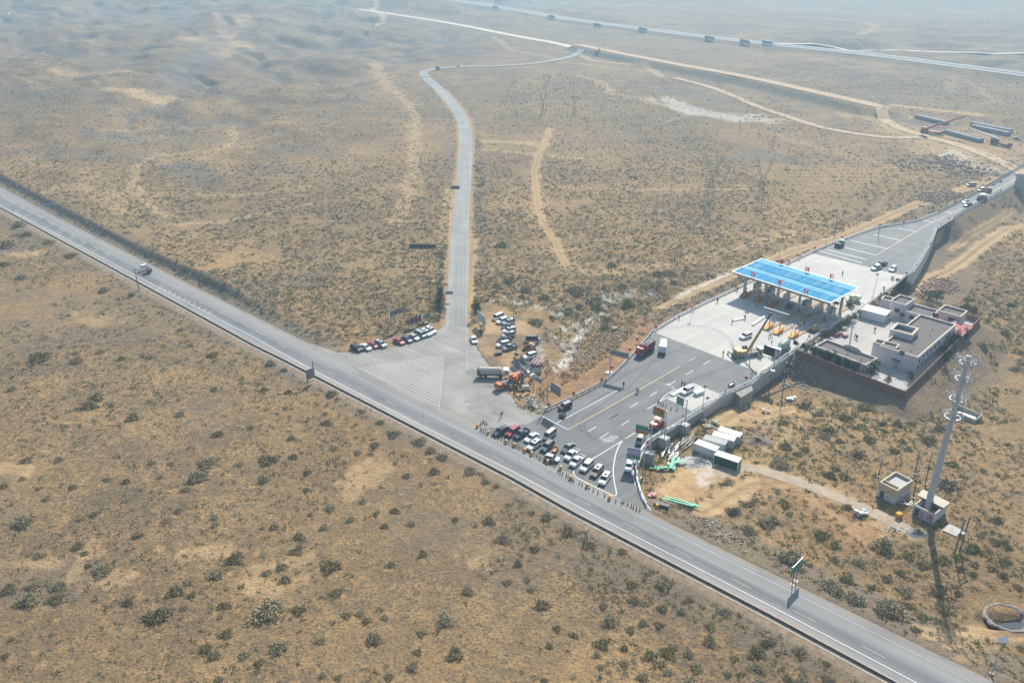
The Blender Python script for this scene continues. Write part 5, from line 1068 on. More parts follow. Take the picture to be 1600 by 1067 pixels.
sign('grey back of the sign beside the gravel heap', (813.8, 571), (824, 579.5), (813.5, 578), (813.7, 600), (812.6, 570), [(0, 1, G_SIGN, 0, 0, None)], gb, front=False, zb=0)
sign('tall brown two line sign on a single pole above the slanted cars', (609, 487), (630.2, 479), (609.5, 495.6), (608.3, 518), (607.5, 485), [(0, .48, B_SIGN, 1, 6, M_WHITE), (.5, 1, B_SIGN, 1, 7, M_WHITE)], None)
sign('low dark brown board with big characters on two posts', (635.7, 498), (657.6, 491), (636.5, 508.9), (638.5, 514.5), (638.5, 498), [(0, 1, B_SIGN, 2, 3, M_WHITE)], None, name='sign_board', posts=2, base2=(655, 508), zb=0)
sign('small green board beside the big brown board', (660.7, 491.7), (672, 489), (660.7, 498.7), (662.5, 505), (662.5, 491.7), [(0, 1, G_SIGN, 3, 5, M_WHITE)], None, name='sign_board', posts=2, base2=(670.5, 502), zb=0)
sign('small orange sign on a post left of the side road', (690.5, 463.7), (695.2, 463.7), (690.5, 469.5), (693, 480.7), (693, 463.4), [(0, 1, O_SIGN, 2, 2, M_DSTEEL)], None, name='sign_board')
sign('twin bar direction board by the side road above the orange sign', (696, 455), (707.7, 455), (696, 459.8), (695, 470), (695, 454), [(0, .45, BACK, 0, 0, None), (.55, 1, BACK, 0, 0, None)], None, name='sign_board')
sign('brown board standing left of the side road on the plain', (704, 290.5), (718, 290.5), (704, 296), (703, 318), (703, 290), [(0, 1, mat('dull brown board', (.2, .13, .1)), 0, 0, None)], None, name='sign_board')
sign('blue road sign on a post at the far left of the main road', (68, 317.5), (81, 314.5), (69, 323), (89, 336.5), (83.2, 315), [(0, 1, BL_SIGN, 1, 3, M_WHITE)], None, name='road_sign')
sign('white board sign on a dark mast below the passing flatbed truck', (214.5, 420.5), (227.3, 416.5), (215.5, 429.5), (217.5, 454), (210.3, 419.5), [(0, .6, M_WHITE, 0, 0, None), (.6, .8, mat('maroon', (.25, .06, .08)), 0, 0, None), (.8, 1, M_WHITE, 0, 0, None)], None, name='road_sign', polem=mat('mast grey', (.17, .18, .18), .6))
sign('large blank grey billboard on two posts below the main road', (477.8, 579), (490.3, 574), (479, 594), (481, 601.5), (478, 579), [(0, 1, G_SIGN, 0, 0, None)], None, front=False, name='billboard', posts=2, base2=(491.5, 594), polem=M_DSTEEL)
def verge_sign():   # nearly edge on: build it from its two posts
    a = GT(1237.5, 914); c = GT(1243.2, 907.5); yaw = math.atan2(c[1]-a[1], c[0]-a[0]); L = math.dist(a[:2], c[:2])
    t = thing('verge_sign', 'green direction sign on two posts seen almost edge on at the right verge', 'road sign', a, yaw)
    z1 = zsolve(a[0], a[1], 882, a[2])-a[2]; z1 = min(max(z1, 4.0), 5.6)
    for x in (0, L): MB().tube((x, 0, -.4), (x, 0, z1), .1).build('post', M_DSTEEL, t); MB().box(x, 0, .05, .9, .9, .3).build('footing', M_CRT, t)
    p = MB().box(L/2, 0, z1-1.1, 4.6, .12, 2.4).build('panel', G_SIGN, t); b = MB()
    for r in range(2):
        for k in range(5): glyph(b, L/2-1.8+.9*k, z1-.6-1.0*r, .6, 5*r+k, .1); glyph(b, L/2-1.8+.9*k, z1-.6-1.0*r, .6, 5*r+k, -.1)
    b.build('lettering', M_WHITE, p); MB().box(L/2, 0, z1+.13, 4.5, .12, .05).build('rim', M_STEEL, p)
verge_sign()
# leaning white edge billboard behind the roadside trees
a = GT(750, 512); t = thing('billboard', 'pale blue edged billboard standing edge on beside the roadside tree', 'billboard', (a[0]+.5, a[1], a[2]), R_(118)); MB().box(0, 0, 3.6, 6, .15, 3.2).build('panel', mat('pale blue board', (.4, .5, .55), .6), t); MB().tube((-2, 0, 0), (-2, 0, 3), .12).build('post', M_DSTEEL, t); MB().tube((2, 0, 0), (2, 0, 3), .12).build('post', M_DSTEEL, t)
# small stand sign at the junction
a = GT(784, 652); t = thing('warning_stand', 'small folding warning stand seen from behind on the junction paving', 'road sign', a, R_(60)); MB().box(0, 0, 1.3, 1.2, .05, 1.5, rx=.12).build('panel', BACK, t); MB().tube((-.5, 0, 0), (-.5, 0, 1.8), .03).tube((.5, 0, 0), (.5, 0, 1.8), .03).tube((-.5, .8, 0), (-.5, 0, 1.6), .03).tube((.5, .8, 0), (.5, 0, 1.6), .03).build('legs', M_DSTEEL, t)
# ------------------------------------------------------------ poles
def pole_thing(name, label, base, top, style, group=None, zb=None, r=.11, m=None):
    bx, by, bz = GT(*base) if zb is None else (*G(base[0], base[1], zb), zb)
    p = Vector((bx, by, bz)); z = zsolve(bx, by, top[1], bz); q = Vector((*G(top[0], top[1], z), z))
    lean = (q-p); lean.x = max(-.6, min(.6, lean.x)); lean.y = 0; 
    t = thing(name, label, {'f': 'flagpole', 'u': 'utility pole'}.get(style[0], 'lamp post'), (bx, by, bz), 0, group); H = z-bz
    MB().tube((0, 0, 0), (lean.x*.5, 0, H), r, r*.6, 10).build('pole', m or M_STEEL, t); MB().box(0, 0, .1, r*5, r*5, .3).build('base', M_CRT, t)
    if style == 'cross':
        MB().box(lean.x*.5, 0, H-.6, 8.6, .22, .22, rz=R_(-44)).build('crossbar', M_WHITE, t)
    if style == 'ringlamp':
        MB().lathe([(1.05, 0), (1.15, 0), (1.15, .1), (1.05, .1)], (0, 0, H-.2), n=18).box(0, 0, H-.15, 2.1, .08, .08).box(0, 0, H-.15, .08, 2.1, .08).build('ring', M_WHITE, t)
        for k in range(4): MB().box(1.1*math.cos(k*1.57), 1.1*math.sin(k*1.57), H-.4, .4, .3, .18).build('lamp', LAMPW, t)
    if style == 'head': MB().box(.35*0, 0, H, 1.3, .5, .22, rz=.4).box(0, 0, H+.3, .5, .5, .2).build('lamp_head', M_DSTEEL, t)
    if style == 'panel': MB().box(0, 0, H+.1, 1.7, 1.0, .08, rx=.5).build('solar_panel', mat('pale solar panel', (.35, .38, .42), .3), t); MB().box(.6, .4, H-.7, .8, .2, .12).build('lamp_head', M_WHITE, t)
    if style == 'arm': MB().tube((0, 0, H-.2), (1.6, .3, H+.1), .05).box(1.8, .35, H+.1, .8, .25, .1).build('lamp_arm', M_WHITE, t)
    if style.startswith('f'): MB().lathe([(.02, 0), (.14, .05), (.14, .2), (.02, .28)], (lean.x*.5, 0, H)).build('finial', M_WHITE, t)
    if style == 'util': MB().box(0, 0, H-.5, 2.2, .12, .14, rz=.5).box(0, 0, H-1.2, 1.6, .12, .12, rz=.5).build('crossarm', M_DSTEEL, t); b = MB(); [b.lathe([(.02, 0), (.07, .03), (.07, .2), (.02, .24)], (k*math.cos(.5), k*math.sin(.5), H-.42), n=8) for k in (-1, 0, 1)]; b.build('insulators', M_WHITE, t)
    return t
gl = 'tall lamp posts round the toll yard'
pole_thing('lamp_post', 'tall thin lamp post on the left kerb of the concrete yard', (1086, 480), (1092.5, 425), 'head', gl, zb=0)
pole_thing('lamp_post', 'lamp post with a pale panel head just left of the flagpoles', (1013, 492.5), (1015, 459), 'panel', gl)
pole_thing('lamp_post', 'lamp post behind the left end of the toll roof', (1216, 412), (1222, 368), 'head', gl)
pole_thing('lamp_post', 'leaning looking lamp post at the right kerb past the toll roof', (1363, 466), (1374, 429), 'head', gl, zb=0)
pole_thing('lamp_post', 'lamp post with a ring head on the right parapet near the mixer truck', (1229.5, 567), (1238.5, 508), 'ringlamp', gl, zb=0)
pole_thing('lamp_post', 'pole topped with a long white crossbar in front of the toll booths', (1206, 534), (1212.5, 483), 'cross', gl, zb=0)
pole_thing('lamp_post', 'thick green grey pole standing in the compound yard', (1327, 541.5), (1327.5, 506), 'head', gl, zb=0, r=.2, m=mat('green grey pole', (.2, .3, .3), .5))
pole_thing('lamp_post', 'lamp post at the right parapet beside the pale paving patch', (1097, 643), (1102, 604), 'head', gl, zb=0)
pole_thing('lamp_post', 'white camera pole by the green arrow sign', (1104, 634), (1106, 622), 'head', gl, zb=0, r=.06)
pole_thing('lamp_post', 'solar street lamp with a white panel at the bottom right corner', (1548.8, 1052.5), (1568.8, 1000), 'panel', gl, r=.13)
pole_thing('lamp_post', 'dark lamp pole behind the minibus on the dirt lot', (803, 511), (801, 482), 'head', gl, zb=0, m=M_DSTEEL)
pole_thing('lamp_post', 'slim pole at the right end of the toll roof', (1332, 483), (1336, 455), 'arm', gl, zb=0)
for i, (bx_, ty_) in enumerate(CR(990, 440, 10.667, [(225, 575), (270, 545), (345, 505), (420, 465), (545, 405), (620, 370), (690, 335)])):
    by_ = CR(990, 440, 10.667, [(0, 870), (0, 830), (0, 775), (0, 725), (0, 660), (0, 625), (0, 590)])[i][1]
    pole_thing('flagpole', '%s of the seven white flagpoles at the left kerb, counted from the near end' % ['first', 'second', 'third', 'fourth', 'fifth', 'sixth', 'seventh'][i], (bx_, by_), (bx_+.8, ty_), 'flag', 'row of white flagpoles', zb=0, r=.09)
gu = 'wooden utility poles'; WOOD = mat('weathered wood', (.13, .11, .085), .9, .2, 3)
for base, top, lab in [((1372, 745), (1379.7, 716), 'utility pole behind the tan walled hut'), ((1426.5, 778), (1431, 745), 'short pole between the two huts'), ((1429, 741), (1436, 706), 'utility pole just left of the white mast'), ((1445.3, 757), (1453.7, 705), 'utility pole behind the white mast'),
    ((1221, 625), (1228.5, 575), 'utility pole near the lower right corner of the concrete yard'), ((1201, 614), (1207, 583), 'short pole on the rubble below the concrete yard'), ((1372, 372), (1376, 350), 'utility pole left of the toll road on the plain'), ((1305, 362), (1309, 332), 'utility pole on the plain behind the toll roof'), ((1439, 300), (1441.5, 284), 'utility pole on the plain near the ramp'), ((1478, 320), (1481, 302), 'utility pole at the rubble beside the ramp'), ((1339, 268), (1342, 252), 'far utility pole on the orchard plain'), ((1155, 208), (1156, 188), 'far utility pole beyond the pylons'), ((1208, 232), (1209.5, 216), 'far utility pole right of the pylons'), ((1290, 87), (1291, 75), 'utility pole by the motorway')]:
    pole_thing('utility_pole', lab, base, top, 'util', gu, m=WOOD, r=.14)
def hframe():
    a = GT(1491, 866); c = GT(1499.5, 861); yaw = math.atan2(c[1]-a[1], c[0]-a[0]); L = math.dist(a[:2], c[:2]); H = 9.5
    t = thing('transformer_frame', 'twin pole frame with a grey transformer right of the painted hut', 'transformer', a, yaw)
    for x in (0, L): MB().tube((x, 0, -.3), (x, 0, H), .17, .12).build('post', WOOD, t)
    MB().box(L/2, 0, H-.5, L+1.6, .16, .16).box(L/2, 0, H-1.6, L+.8, .14, .14).box(L/2, 0, 4.4, L+.4, .2, .2).build('crossarm', M_DSTEEL, t)
    MB().box(L/2, 0, 5.0, 1.1, .8, 1.1).build('transformer_box', mat('transformer grey', (.3, .31, .3), .6), t)
    b = MB(); [b.lathe([(.02, 0), (.08, .05), (.08, .3), (.02, .34)], (-.6+k*(L+1.2)/3, 0, H-.4), n=8) for k in range(4)]; b.build('insulators', M_WHITE, t)
hframe()
a = GT(1488, 829); t = tag(link('concrete_plinth', MB().box(0, 0, .1, 3.4, 3.0, .3).prism([(-1.9, -1.7), (1.9, -1.7), (1.9, 1.7), (-1.9, 1.7)], -.3, -.02).mesh('concrete_plinth', M_CRT)), 'bare square concrete plinth beside the twin pole frame', 'plinth'); t.location = a; t.rotation_euler = (0, 0, .75)
# ------------------------------------------------------------ guardrails, parapet, walls
def wall(name, label, pts, h, w, m, cat='wall', z0=0., capm=None, group=None, base=None, off=0):
    t = thing(name, label, cat, (pts[0][0], pts[0][1], 0), 0, group); V = []; F = []; P = [(x-pts[0][0], y-pts[0][1]) for x, y in pts]
    A = offset(P, w/2+off); B = offset(P, -w/2+off); n = len(P)
    for i in range(n):
        zb = z0 if base is None else base[i]
        V += [(*A[i], zb), (*B[i], zb), (*B[i], h), (*A[i], h)]
    for i in range(n-1):
        for k in range(4): j = (k+1) % 4; F.append((4*i+k, 4*i+j, 4*i+4+j, 4*i+4+k))
    F += [(0, 1, 2, 3), (4*n-4, 4*n-3, 4*n-2, 4*n-1)]
    MB().add(V, F).build('wall_body', m, t)
    if capm:
        A = offset(P, w/2+.08+off); B = offset(P, -w/2-.08+off); V = []; F = []
        for i in range(n): V += [(*A[i], h+.003), (*B[i], h+.003), (*B[i], h+.12), (*A[i], h+.12)]
        for i in range(n-1):
            for k in range(4): j = (k+1) % 4; F.append((4*i+k, 4*i+j, 4*i+4+j, 4*i+4+k))
        F += [(0, 1, 2, 3), (4*n-4, 4*n-3, 4*n-2, 4*n-1)]; MB().add(V, F).build('coping', capm, t)
    return t
def rail(name, label, pts, zoff, m, post_step, h=.85, nb=2, beamh=.28, postm=None, cat='guardrail', maxposts=100):
    P = resample(pts, post_step); t = thing(name, label, cat, (P[0][0], P[0][1], zoff)); Q = [(x-P[0][0], y-P[0][1]) for x, y in P]
    for k in range(nb):
        z = h-.1-k*(h*.52); b = MB(); V = []; F = []; A = offset(Q, .05); B = offset(Q, -.05)
        for i in range(len(Q)): V += [(*A[i], z-beamh/2), (*B[i], z-beamh/2), (*B[i], z+beamh/2), (*A[i], z+beamh/2)]
        for i in range(len(Q)-1):
            for j in range(4): jj = (j+1) % 4; F.append((4*i+j, 4*i+jj, 4*i+4+jj, 4*i+4+j))
        MB().add(V, F).build('beam', m, t)
    me = MB().box(0, 0, h/2, .16, .16, h).mesh('post', postm or m); 
    for q in Q[:maxposts]:
        o = link('post', me, t); o.location = (q[0], q[1], 0)
    return t
RAILM = mat('pale blue grey rail', (.42, .50, .54), .5, .08, .5, .2); RAILW = mat('white rail paint', (.72, .74, .74), .5, .06, .5)
def sub(P, a, b): return P[a:b]
rail('guardrail', 'pale blue beam guardrail along the near left edge of the toll road', smooth(PLLw[:6], 1), 0, RAILM, 2.0, .9, 1, .55)
rail('guardrail', 'two rail white guardrail along the left edge of the concrete yard', PLLw[5:11], 0, RAILW, 2.4, 1.0)
rail('guardrail', 'two rail white guardrail left of the cross marked asphalt', PLLw[10:14], 0, RAILW, 2.6, 1.0)
rail('guardrail', 'dark blue green guardrail on the left side of the ramp', PLLw[13:16], 0, mat('blue green rail', (.16, .27, .29), .5), 2.6, 1.0, 1, .6)
rail('guardrail', 'dark blue green barrier on the left side of the bridge', PLLw[15:18], 0, mat('blue green rail', (1, 1, 1)), 3, 1.3, 1, 1.0)
rail('guardrail', 'dark blue green guardrail on the right side of the ramp', PLRw[19:24][1:], 0, mat('blue green rail', (1, 1, 1)), 3, 1.1, 1, .7)
# right hand retaining walls with parapet
wall('retaining_wall', 'curved concrete retaining wall under the slip lane and signs', smooth(PLRw[2:9], 1), .12, .35, M_CRD, z0=-5.5, capm=M_CRT)
wall('retaining_wall', 'straight concrete retaining wall below the near concrete yard', PLRw[8:13], .12, .4, M_CRT, z0=-6, capm=M_CRT)
wall('retaining_wall', 'tall pale retaining wall on the right side beyond the toll roof', PLRw[15:20], .12, .4, mat('pale smooth concrete', (.5, .5, .5), .85, .06, .3), z0=-9, capm=M_CRT)
rail('parapet_rail', 'white railing on the parapet along the slip lane curve', offset(smooth(PLRw[1:8], 1), .35), 0.02, RAILM, 1.6, 1.0)
rail('parapet_rail', 'white railing along the right edge beside the pale paving patch', offset(PLRw[7:12], .35), .02, RAILW, 2.0, 1.0, 1, .4)
rail('parapet_rail', 'white and dark railing along the right edge of the concrete yard', offset(PLRw[11:15], .4), .02, RAILW, 1.8, 1.05)
rail('parapet_rail', 'white railing curving round the right side beyond the toll roof', offset(PLRw[14:20], .4), .02, RAILW, 1.8, 1.05)
# buttress blocks that carry sign masts already stand as pedestals; a wider block at the wall corner
a = G(1151, 613, 0); t = tag(link('wall_block', MB().prism(GL([(1174, 601), (1156, 609), (1149, 613), (1158, 621), (1177, 609)], 0), -5, -.05).mesh('wall_block', M_CRD)), 'stepped concrete block at the wall corner below the concrete yard', 'wall block')
BRK = mat('brown compound brick', (.21, .115, .085), .9, .14, .6, bump=.2)
wall('compound_wall', 'long brown brick wall along the lower left side of the compound', COMPw[0:2], 2.3, .3, BRK, z0=-2)
wall('compound_wall', 'brown brick wall along the right side of the compound above the gravel slope', COMPw[1:3], 2.3, .3, BRK, z0=-2)
wall('compound_wall', 'short brown brick wall at the back corner of the compound', COMPw[2:5], 2.0, .3, BRK, z0=-2)
wall('low_fence', 'thin cream kerb fence running up from the scrub to the compound corner', [GT(1175, 628)[:2], GT(1243, 600)[:2], GT(1262, 590)[:2]], GT(1215, 612)[2]+.45, .2, M_CRD, z0=-7.5, cat='fence')
# ------------------------------------------------------------ red flags
fl = thing('red_flag', 'small red flag on a thin stick along the road edge', 'flag', (0, 0, -50), 0, 'red flags along the road edges')
MB().tube((0, 0, 0), (0, 0, 1.9), .035, n=6).build('stick', M_WHITE, fl)
fb = MB(); n_ = 6; V = []
for i in range(n_+1): x = i*1.0/n_; V += [(x, .12*math.sin(x*6), 1.9-.1*x), (x, .12*math.sin(x*6)+.01, 1.15-.25*x)]
fb.add(V, [(2*i, 2*i+1, 2*i+3, 2*i+2) for i in range(n_)]).build('cloth', M_RED, fl)
FP = CR(720, 480, 5.333, [(718, 835), (952, 735), (1162, 625), (1270, 520), (1395, 375), (1480, 280)])+CR(940, 460, 5.333, [(437, 285), (757, 120), (1187, 715), (1075, 785)])+CR(1120, 380, 5.333, [(143, 370), (680, 110), (808, 50), (990, 650), (905, 710), (775, 790), (663, 860), (503, 975)])+CR(1240, 250, 4.444, [(35, 680), (140, 620), (218, 592), (338, 545), (550, 492), (638, 470), (752, 440), (850, 412), (995, 355), (1050, 330), (1108, 300), (1020, 450), (1070, 415), (950, 590), (845, 740), (787, 795), (717, 845), (630, 897), (1235, 325), (1175, 360), (1290, 290)])+CR(960, 670, 13.333, [(510, 850), (650, 350), (1025, 30)])+CR(970, 600, 13.333, [(900, 950), (1300, 700)])
for i, (x, y) in enumerate(FP):
    X, Y = G(x, y+3, 0); o = fl if i == 0 else dup(fl, (0, 0, 0)); o.location = (X, Y, .02); o.rotation_euler = (0, 0, random.uniform(-2.9, -1.8) if i % 2 else random.uniform(0, 1))
# ------------------------------------------------------------ posts and barrels across the road mouth
cn = thing('lane_post', 'slim dark flexible lane post on a round foot at the road mouth', 'lane post', (0, 0, 0), 0, 'dark lane posts across the road mouth')
MB().lathe([(.05, 0), (.24, 0), (.22, .06), (.08, .09), (.085, .95), (.02, 1.0)]).build('shaft', mat('dark post rubber', (.05, .025, .02), .7), cn); MB().lathe([(.05, .6), (.1, .6), (.1, .75), (.05, .75)]).build('band', mat('dull band', (.3, .22, .16)), cn)
CP_ = CR(730, 640, 5.333, [(110, 165), (120, 175), (135, 182), (150, 192), (200, 207), (215, 214), (262, 238), (285, 248), (308, 262), (345, 280), (365, 290), (380, 297), (412, 307), (425, 314), (440, 322), (460, 330), (500, 347), (520, 354), (560, 378), (580, 387), (598, 402), (615, 410), (640, 424), (652, 430), (695, 445), (715, 453), (730, 467), (755, 512), (775, 524), (795, 533), (825, 547), (840, 553), (875, 583), (887, 595), (935, 610), (957, 624), (1018, 650), (1052, 670), (1090, 690), (1145, 714), (1238, 760), (1288, 772), (1305, 768), (1337, 784), (1367, 802), (1385, 812), (1410, 828), (1438, 834), (125, 108), (137, 100), (150, 112), (163, 115), (110, 122)])+CR(970, 600, 13.333, [(770, 375), (800, 360), (840, 410), (885, 430), (940, 460), (1045, 515), (1170, 530)])
for i, (x, y) in enumerate(CP_): X, Y = G(x, y+1.5); o = cn if i == 0 else dup(cn, (0, 0, 0)); o.location = (X, Y, .02)
br_ = thing('traffic_drum', 'orange yellow traffic barrel among the dark lane posts', 'traffic barrel', (0, 0, 0), 0, 'orange traffic barrels across the road mouth')
MB().lathe([(.05, 0), (.42, 0), (.42, .12), (.36, .14), (.38, .6), (.32, .95), (.05, 1.0)]).build('barrel', mat('barrel orange yellow', (.72, .32, .02), .5, .06), br_); MB().lathe([(.3, .5), (.40, .5), (.39, .68), (.3, .68)]).build('reflective_band', mat('pale band', (.55, .5, .4)), br_)
for i, (x, y) in enumerate(CR(730, 640, 5.333, [(85, 138), (175, 192), (325, 268), (395, 296), (480, 340), (537, 368), (670, 436), (778, 486), (860, 568), (997, 636), (1185, 736)])+[(1026.5, 789)]): X, Y = G(x, y+1.5); o = br_ if i == 0 else dup(br_, (0, 0, 0)); o.location = (X, Y, .02 if i < 11 else ht(X, Y))
# ------------------------------------------------------------ people
SKIN = mat('skin', (.35, .2, .14), .6); HAIR = mat('dark hair', (.02, .015, .012), .7)
def person_mesh(walk=0.):
    J = {}; E = []
    def j(n, p, r, par=None): J[n] = (len(J), p, r); (E.append((J[par][0], J[n][0])) if par else None)
    s = walk
    j('pelvis', (0, 0, .95), .15); j('belly', (0, 0, 1.1), .14, 'pelvis'); j('chest', (.01, 0, 1.32), .165, 'belly'); j('neck', (.01, 0, 1.5), .06, 'chest'); j('chin', (.04, 0, 1.57), .07, 'neck'); j('head', (.02, 0, 1.66), .105, 'chin'); j('crown', (.01, 0, 1.74), .07, 'head')
    j('nose', (.13, 0, 1.63), .02, 'head')
    for sd, q in (('l', 1), ('r', -1)):
        f = s*q
        j('hip'+sd, (0, q*.1, .9), .1, 'pelvis'); j('knee'+sd, (.03+f*.22, q*.11, .5), .065, 'hip'+sd); j('ankle'+sd, (-.02+f*.36, q*.11, .09), .042, 'knee'+sd); j('toe'+sd, (.17+f*.36, q*.12, .04), .04, 'ankle'+sd)
        j('sh'+sd, (0, q*.19, 1.42), .07, 'chest'); j('elb'+sd, (-.03-f*.18, q*.25, 1.13), .048, 'sh'+sd); j('wr'+sd, (.06-f*.15, q*.26, .88), .032, 'elb'+sd); j('palm'+sd, (.08-f*.15, q*.26, .81), .035, 'wr'+sd)
        for k in range(4): j('f%d%s' % (k, sd), (.05+.022*k-f*.15, q*.265, .79), .01, 'palm'+sd); j('g%d%s' % (k, sd), (.06+.022*k-f*.15, q*.25, .725+.01*abs(k-1.5)), .009, 'f%d%s' % (k, sd))
        j('th'+sd, (.125-f*.15, q*.24, .78), .01, 'palm'+sd)
    me = bpy.data.meshes.new('body'); me.from_pydata([v[1] for v in J.values()], E, []); o = link('tmp', me); sk = o.modifiers.new('s', 'SKIN'); 
    for v, d in zip(me.skin_vertices[0].data, J.values()): v.radius = (d[2], d[2])
    me.skin_vertices[0].data[0].use_root = True; ss = o.modifiers.new('u', 'SUBSURF'); ss.levels = 1
    dg = bpy.context.evaluated_depsgraph_get(); dg.update(); out = bpy.data.meshes.new_from_object(o.evaluated_get(dg)); out.name = 'body'; bpy.data.objects.remove(o); out.materials.clear(); out.materials.append(SKIN)
    def shell(nm, test, grow):
        bm = bmesh.new(); bm.from_mesh(out); bm.normal_update()
        for v in bm.verts: v.co += v.normal*grow
        bmesh.ops.delete(bm, geom=[f for f in bm.faces if not test(f.calc_center_median())], context='FACES'); m2 = bpy.data.meshes.new(nm); bm.to_mesh(m2); bm.free(); m2.materials.append(M_WHITE); return m2
    ja = shell('jacket', lambda c: .9 < c.z < 1.5 and not (abs(c.y) > .2 and c.z < .9), .022); tr_ = shell('trousers', lambda c: .1 < c.z < .98 and abs(c.y) < .215, .02); ha = shell('hair', lambda c: c.z > 1.66 or (c.z > 1.58 and c.x < -.02), .012); ha.materials.clear(); ha.materials.append(HAIR)
    return out, ja, tr_, ha
PM = [person_mesh(0), person_mesh(1.)]
def person(px, py, label, jm, tm, rz, group, z=0., hatm=None):
    k = random.random() < .4; X, Y = G(px, py, z) if z is not None else GT(px, py)[:2]; zz = z if z is not None else ht(X, Y)
    t = link('person', PM[k][0]); t.location = (X, Y, zz+.02); t.rotation_euler = (0, 0, rz); tag(t, label, 'person', group); t.scale = (1.03,)*3
    a = link('jacket', PM[k][1], t); setm(a, jm); a = link('trousers', PM[k][2], t); setm(a, tm); a = link('hair', PM[k][3], t)
    if hatm: setm(a, hatm)
VEST = mat('lime safety vest', (.35, .75, .05), .7); DK = mat('dark cloth', (.025, .025, .03), .85); GYC = mat('grey cloth', (.16, .16, .17), .85); JN = mat('denim', (.05, .07, .12), .85); HATW = mat('pale cap', (.5, .5, .48))
def c4(x, y): return 940+x/5.333, 460+y/5.333
def c5(x, y): return 1120+x/5.333, 380+y/5.333
pl = [(c4(1012, 505), 'person in a lime vest alone on the concrete yard', VEST, DK), (c4(1087, 242), 'person in pale clothes by the near end of the white beam', GYC, GYC), (c4(1192, 205), 'person in dark clothes by the far end of the white beam', DK, DK), (c4(290, 815), 'person in dark clothes on the yellow line', DK, JN), (c4(306, 818), 'second person beside the one on the yellow line', GYC, DK), (c4(182, 768), 'person standing at the shadow of the grey backed sign', DK, DK), (c4(645, 205), 'person in a lime vest leaning at the left guardrail', VEST, DK), (c4(965, 65), 'person in dark clothes by the left guardrail of the yard', DK, DK),
 (c4(1250, 680), 'person in a lime vest at the right railing below the crane', VEST, GYC), (c4(1027, 830), 'person in a lime vest behind the parapet near the paving patch', VEST, DK), (c4(668, 760), 'person at the painted island tip', DK, DK), (c4(690, 770), 'person beside the white suv on the paving patch', JN, DK), (c4(1393, 365), 'person in front of the yellow bumpers', DK, GYC), (c4(1408, 350), 'second person in front of the yellow bumpers', GYC, DK),
 (c5(330, 520), 'person in a lime vest in the roof shadow at the left lanes', VEST, DK), (c5(572, 465), 'person in a lime vest under the middle of the toll roof', VEST, JN), (c5(603, 625), 'person in a lime vest near the crossbar pole', VEST, DK), (c5(705, 575), 'person in a green vest between the middle lanes', VEST, DK), (c5(693, 690), 'person in a lime vest in the shaded lane near the loader', VEST, DK), (c5(728, 688), 'person in dark clothes in the shaded lane near the loader', DK, DK), (c5(808, 640), 'person in a green vest by the right hand booth', VEST, JN), (c5(415, 520), 'person by the third lane bumper', DK, GYC), (c5(170, 395), 'person in dark clothes at the left kerb by the toll roof', DK, DK), (c5(1045, 265), 'person alone on the concrete beyond the toll roof', DK, DK), (c5(600, 175), 'person behind the toll roof at the left rail', DK, GYC), (c5(1388, 412), 'person at the right rail past the toll roof', DK, DK), (c5(1362, 440), 'second person at the right rail past the toll roof', JN, DK),
 (c5(1152, 790), 'person in grey standing in the compound yard', GYC, DK), (c5(1165, 800), 'person in black standing in the compound yard', DK, DK), (c5(1315, 735), 'person in pale clothes alone in the compound yard', GYC, JN), (c5(1465, 650), 'person beside the white cabin in the compound', HATW, JN), (c5(1440, 665), 'second person beside the white cabin in the compound', DK, DK), (c7(1400, 240), 'person at the right rail of the upper ramp', DK, DK), (c7(1420, 228), 'person further along the right rail of the upper ramp', DK, JN), (c7(1436, 216), 'third person at the right rail of the upper ramp', GYC, DK)]
for i, ((x, y), lab, jm, tm) in enumerate(pl): person(x, y+.5, lab, jm, tm, random.uniform(0, 6.2), 'people round the toll yard' if i < 27 else 'people in the compound and on the ramp', hatm=HATW if i % 4 == 0 else None)
# ------------------------------------------------------------ toll roof
CZ = 8.9
_a, _b, _c, _d = [Vector(G(x, y, CZ)) for x, y in ((1143, 424), (1187, 403), (1339, 448), (1299, 474))]
_u = (_d-_a).normalized(); CL = ((_d-_a).length+(_c-_b).length)/2; CW = ((_b-_a).length+(_c-_d).length)/2; CYAW = math.atan2(_u.y, _u.x)
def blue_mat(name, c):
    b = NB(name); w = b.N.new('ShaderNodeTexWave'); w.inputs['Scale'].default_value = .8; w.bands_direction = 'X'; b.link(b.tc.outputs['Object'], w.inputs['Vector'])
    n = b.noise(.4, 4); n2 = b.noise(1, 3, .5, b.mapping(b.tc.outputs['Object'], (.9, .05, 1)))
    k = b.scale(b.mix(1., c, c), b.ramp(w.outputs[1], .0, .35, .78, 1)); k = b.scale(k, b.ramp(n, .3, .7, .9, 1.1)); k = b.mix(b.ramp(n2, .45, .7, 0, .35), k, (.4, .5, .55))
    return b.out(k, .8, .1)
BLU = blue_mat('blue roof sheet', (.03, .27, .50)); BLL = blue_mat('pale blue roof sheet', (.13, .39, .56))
t = thing('toll_canopy', 'long blue and white roof with red characters over the toll lanes', 'toll roof', (_a.x, _a.y, 0), CYAW)
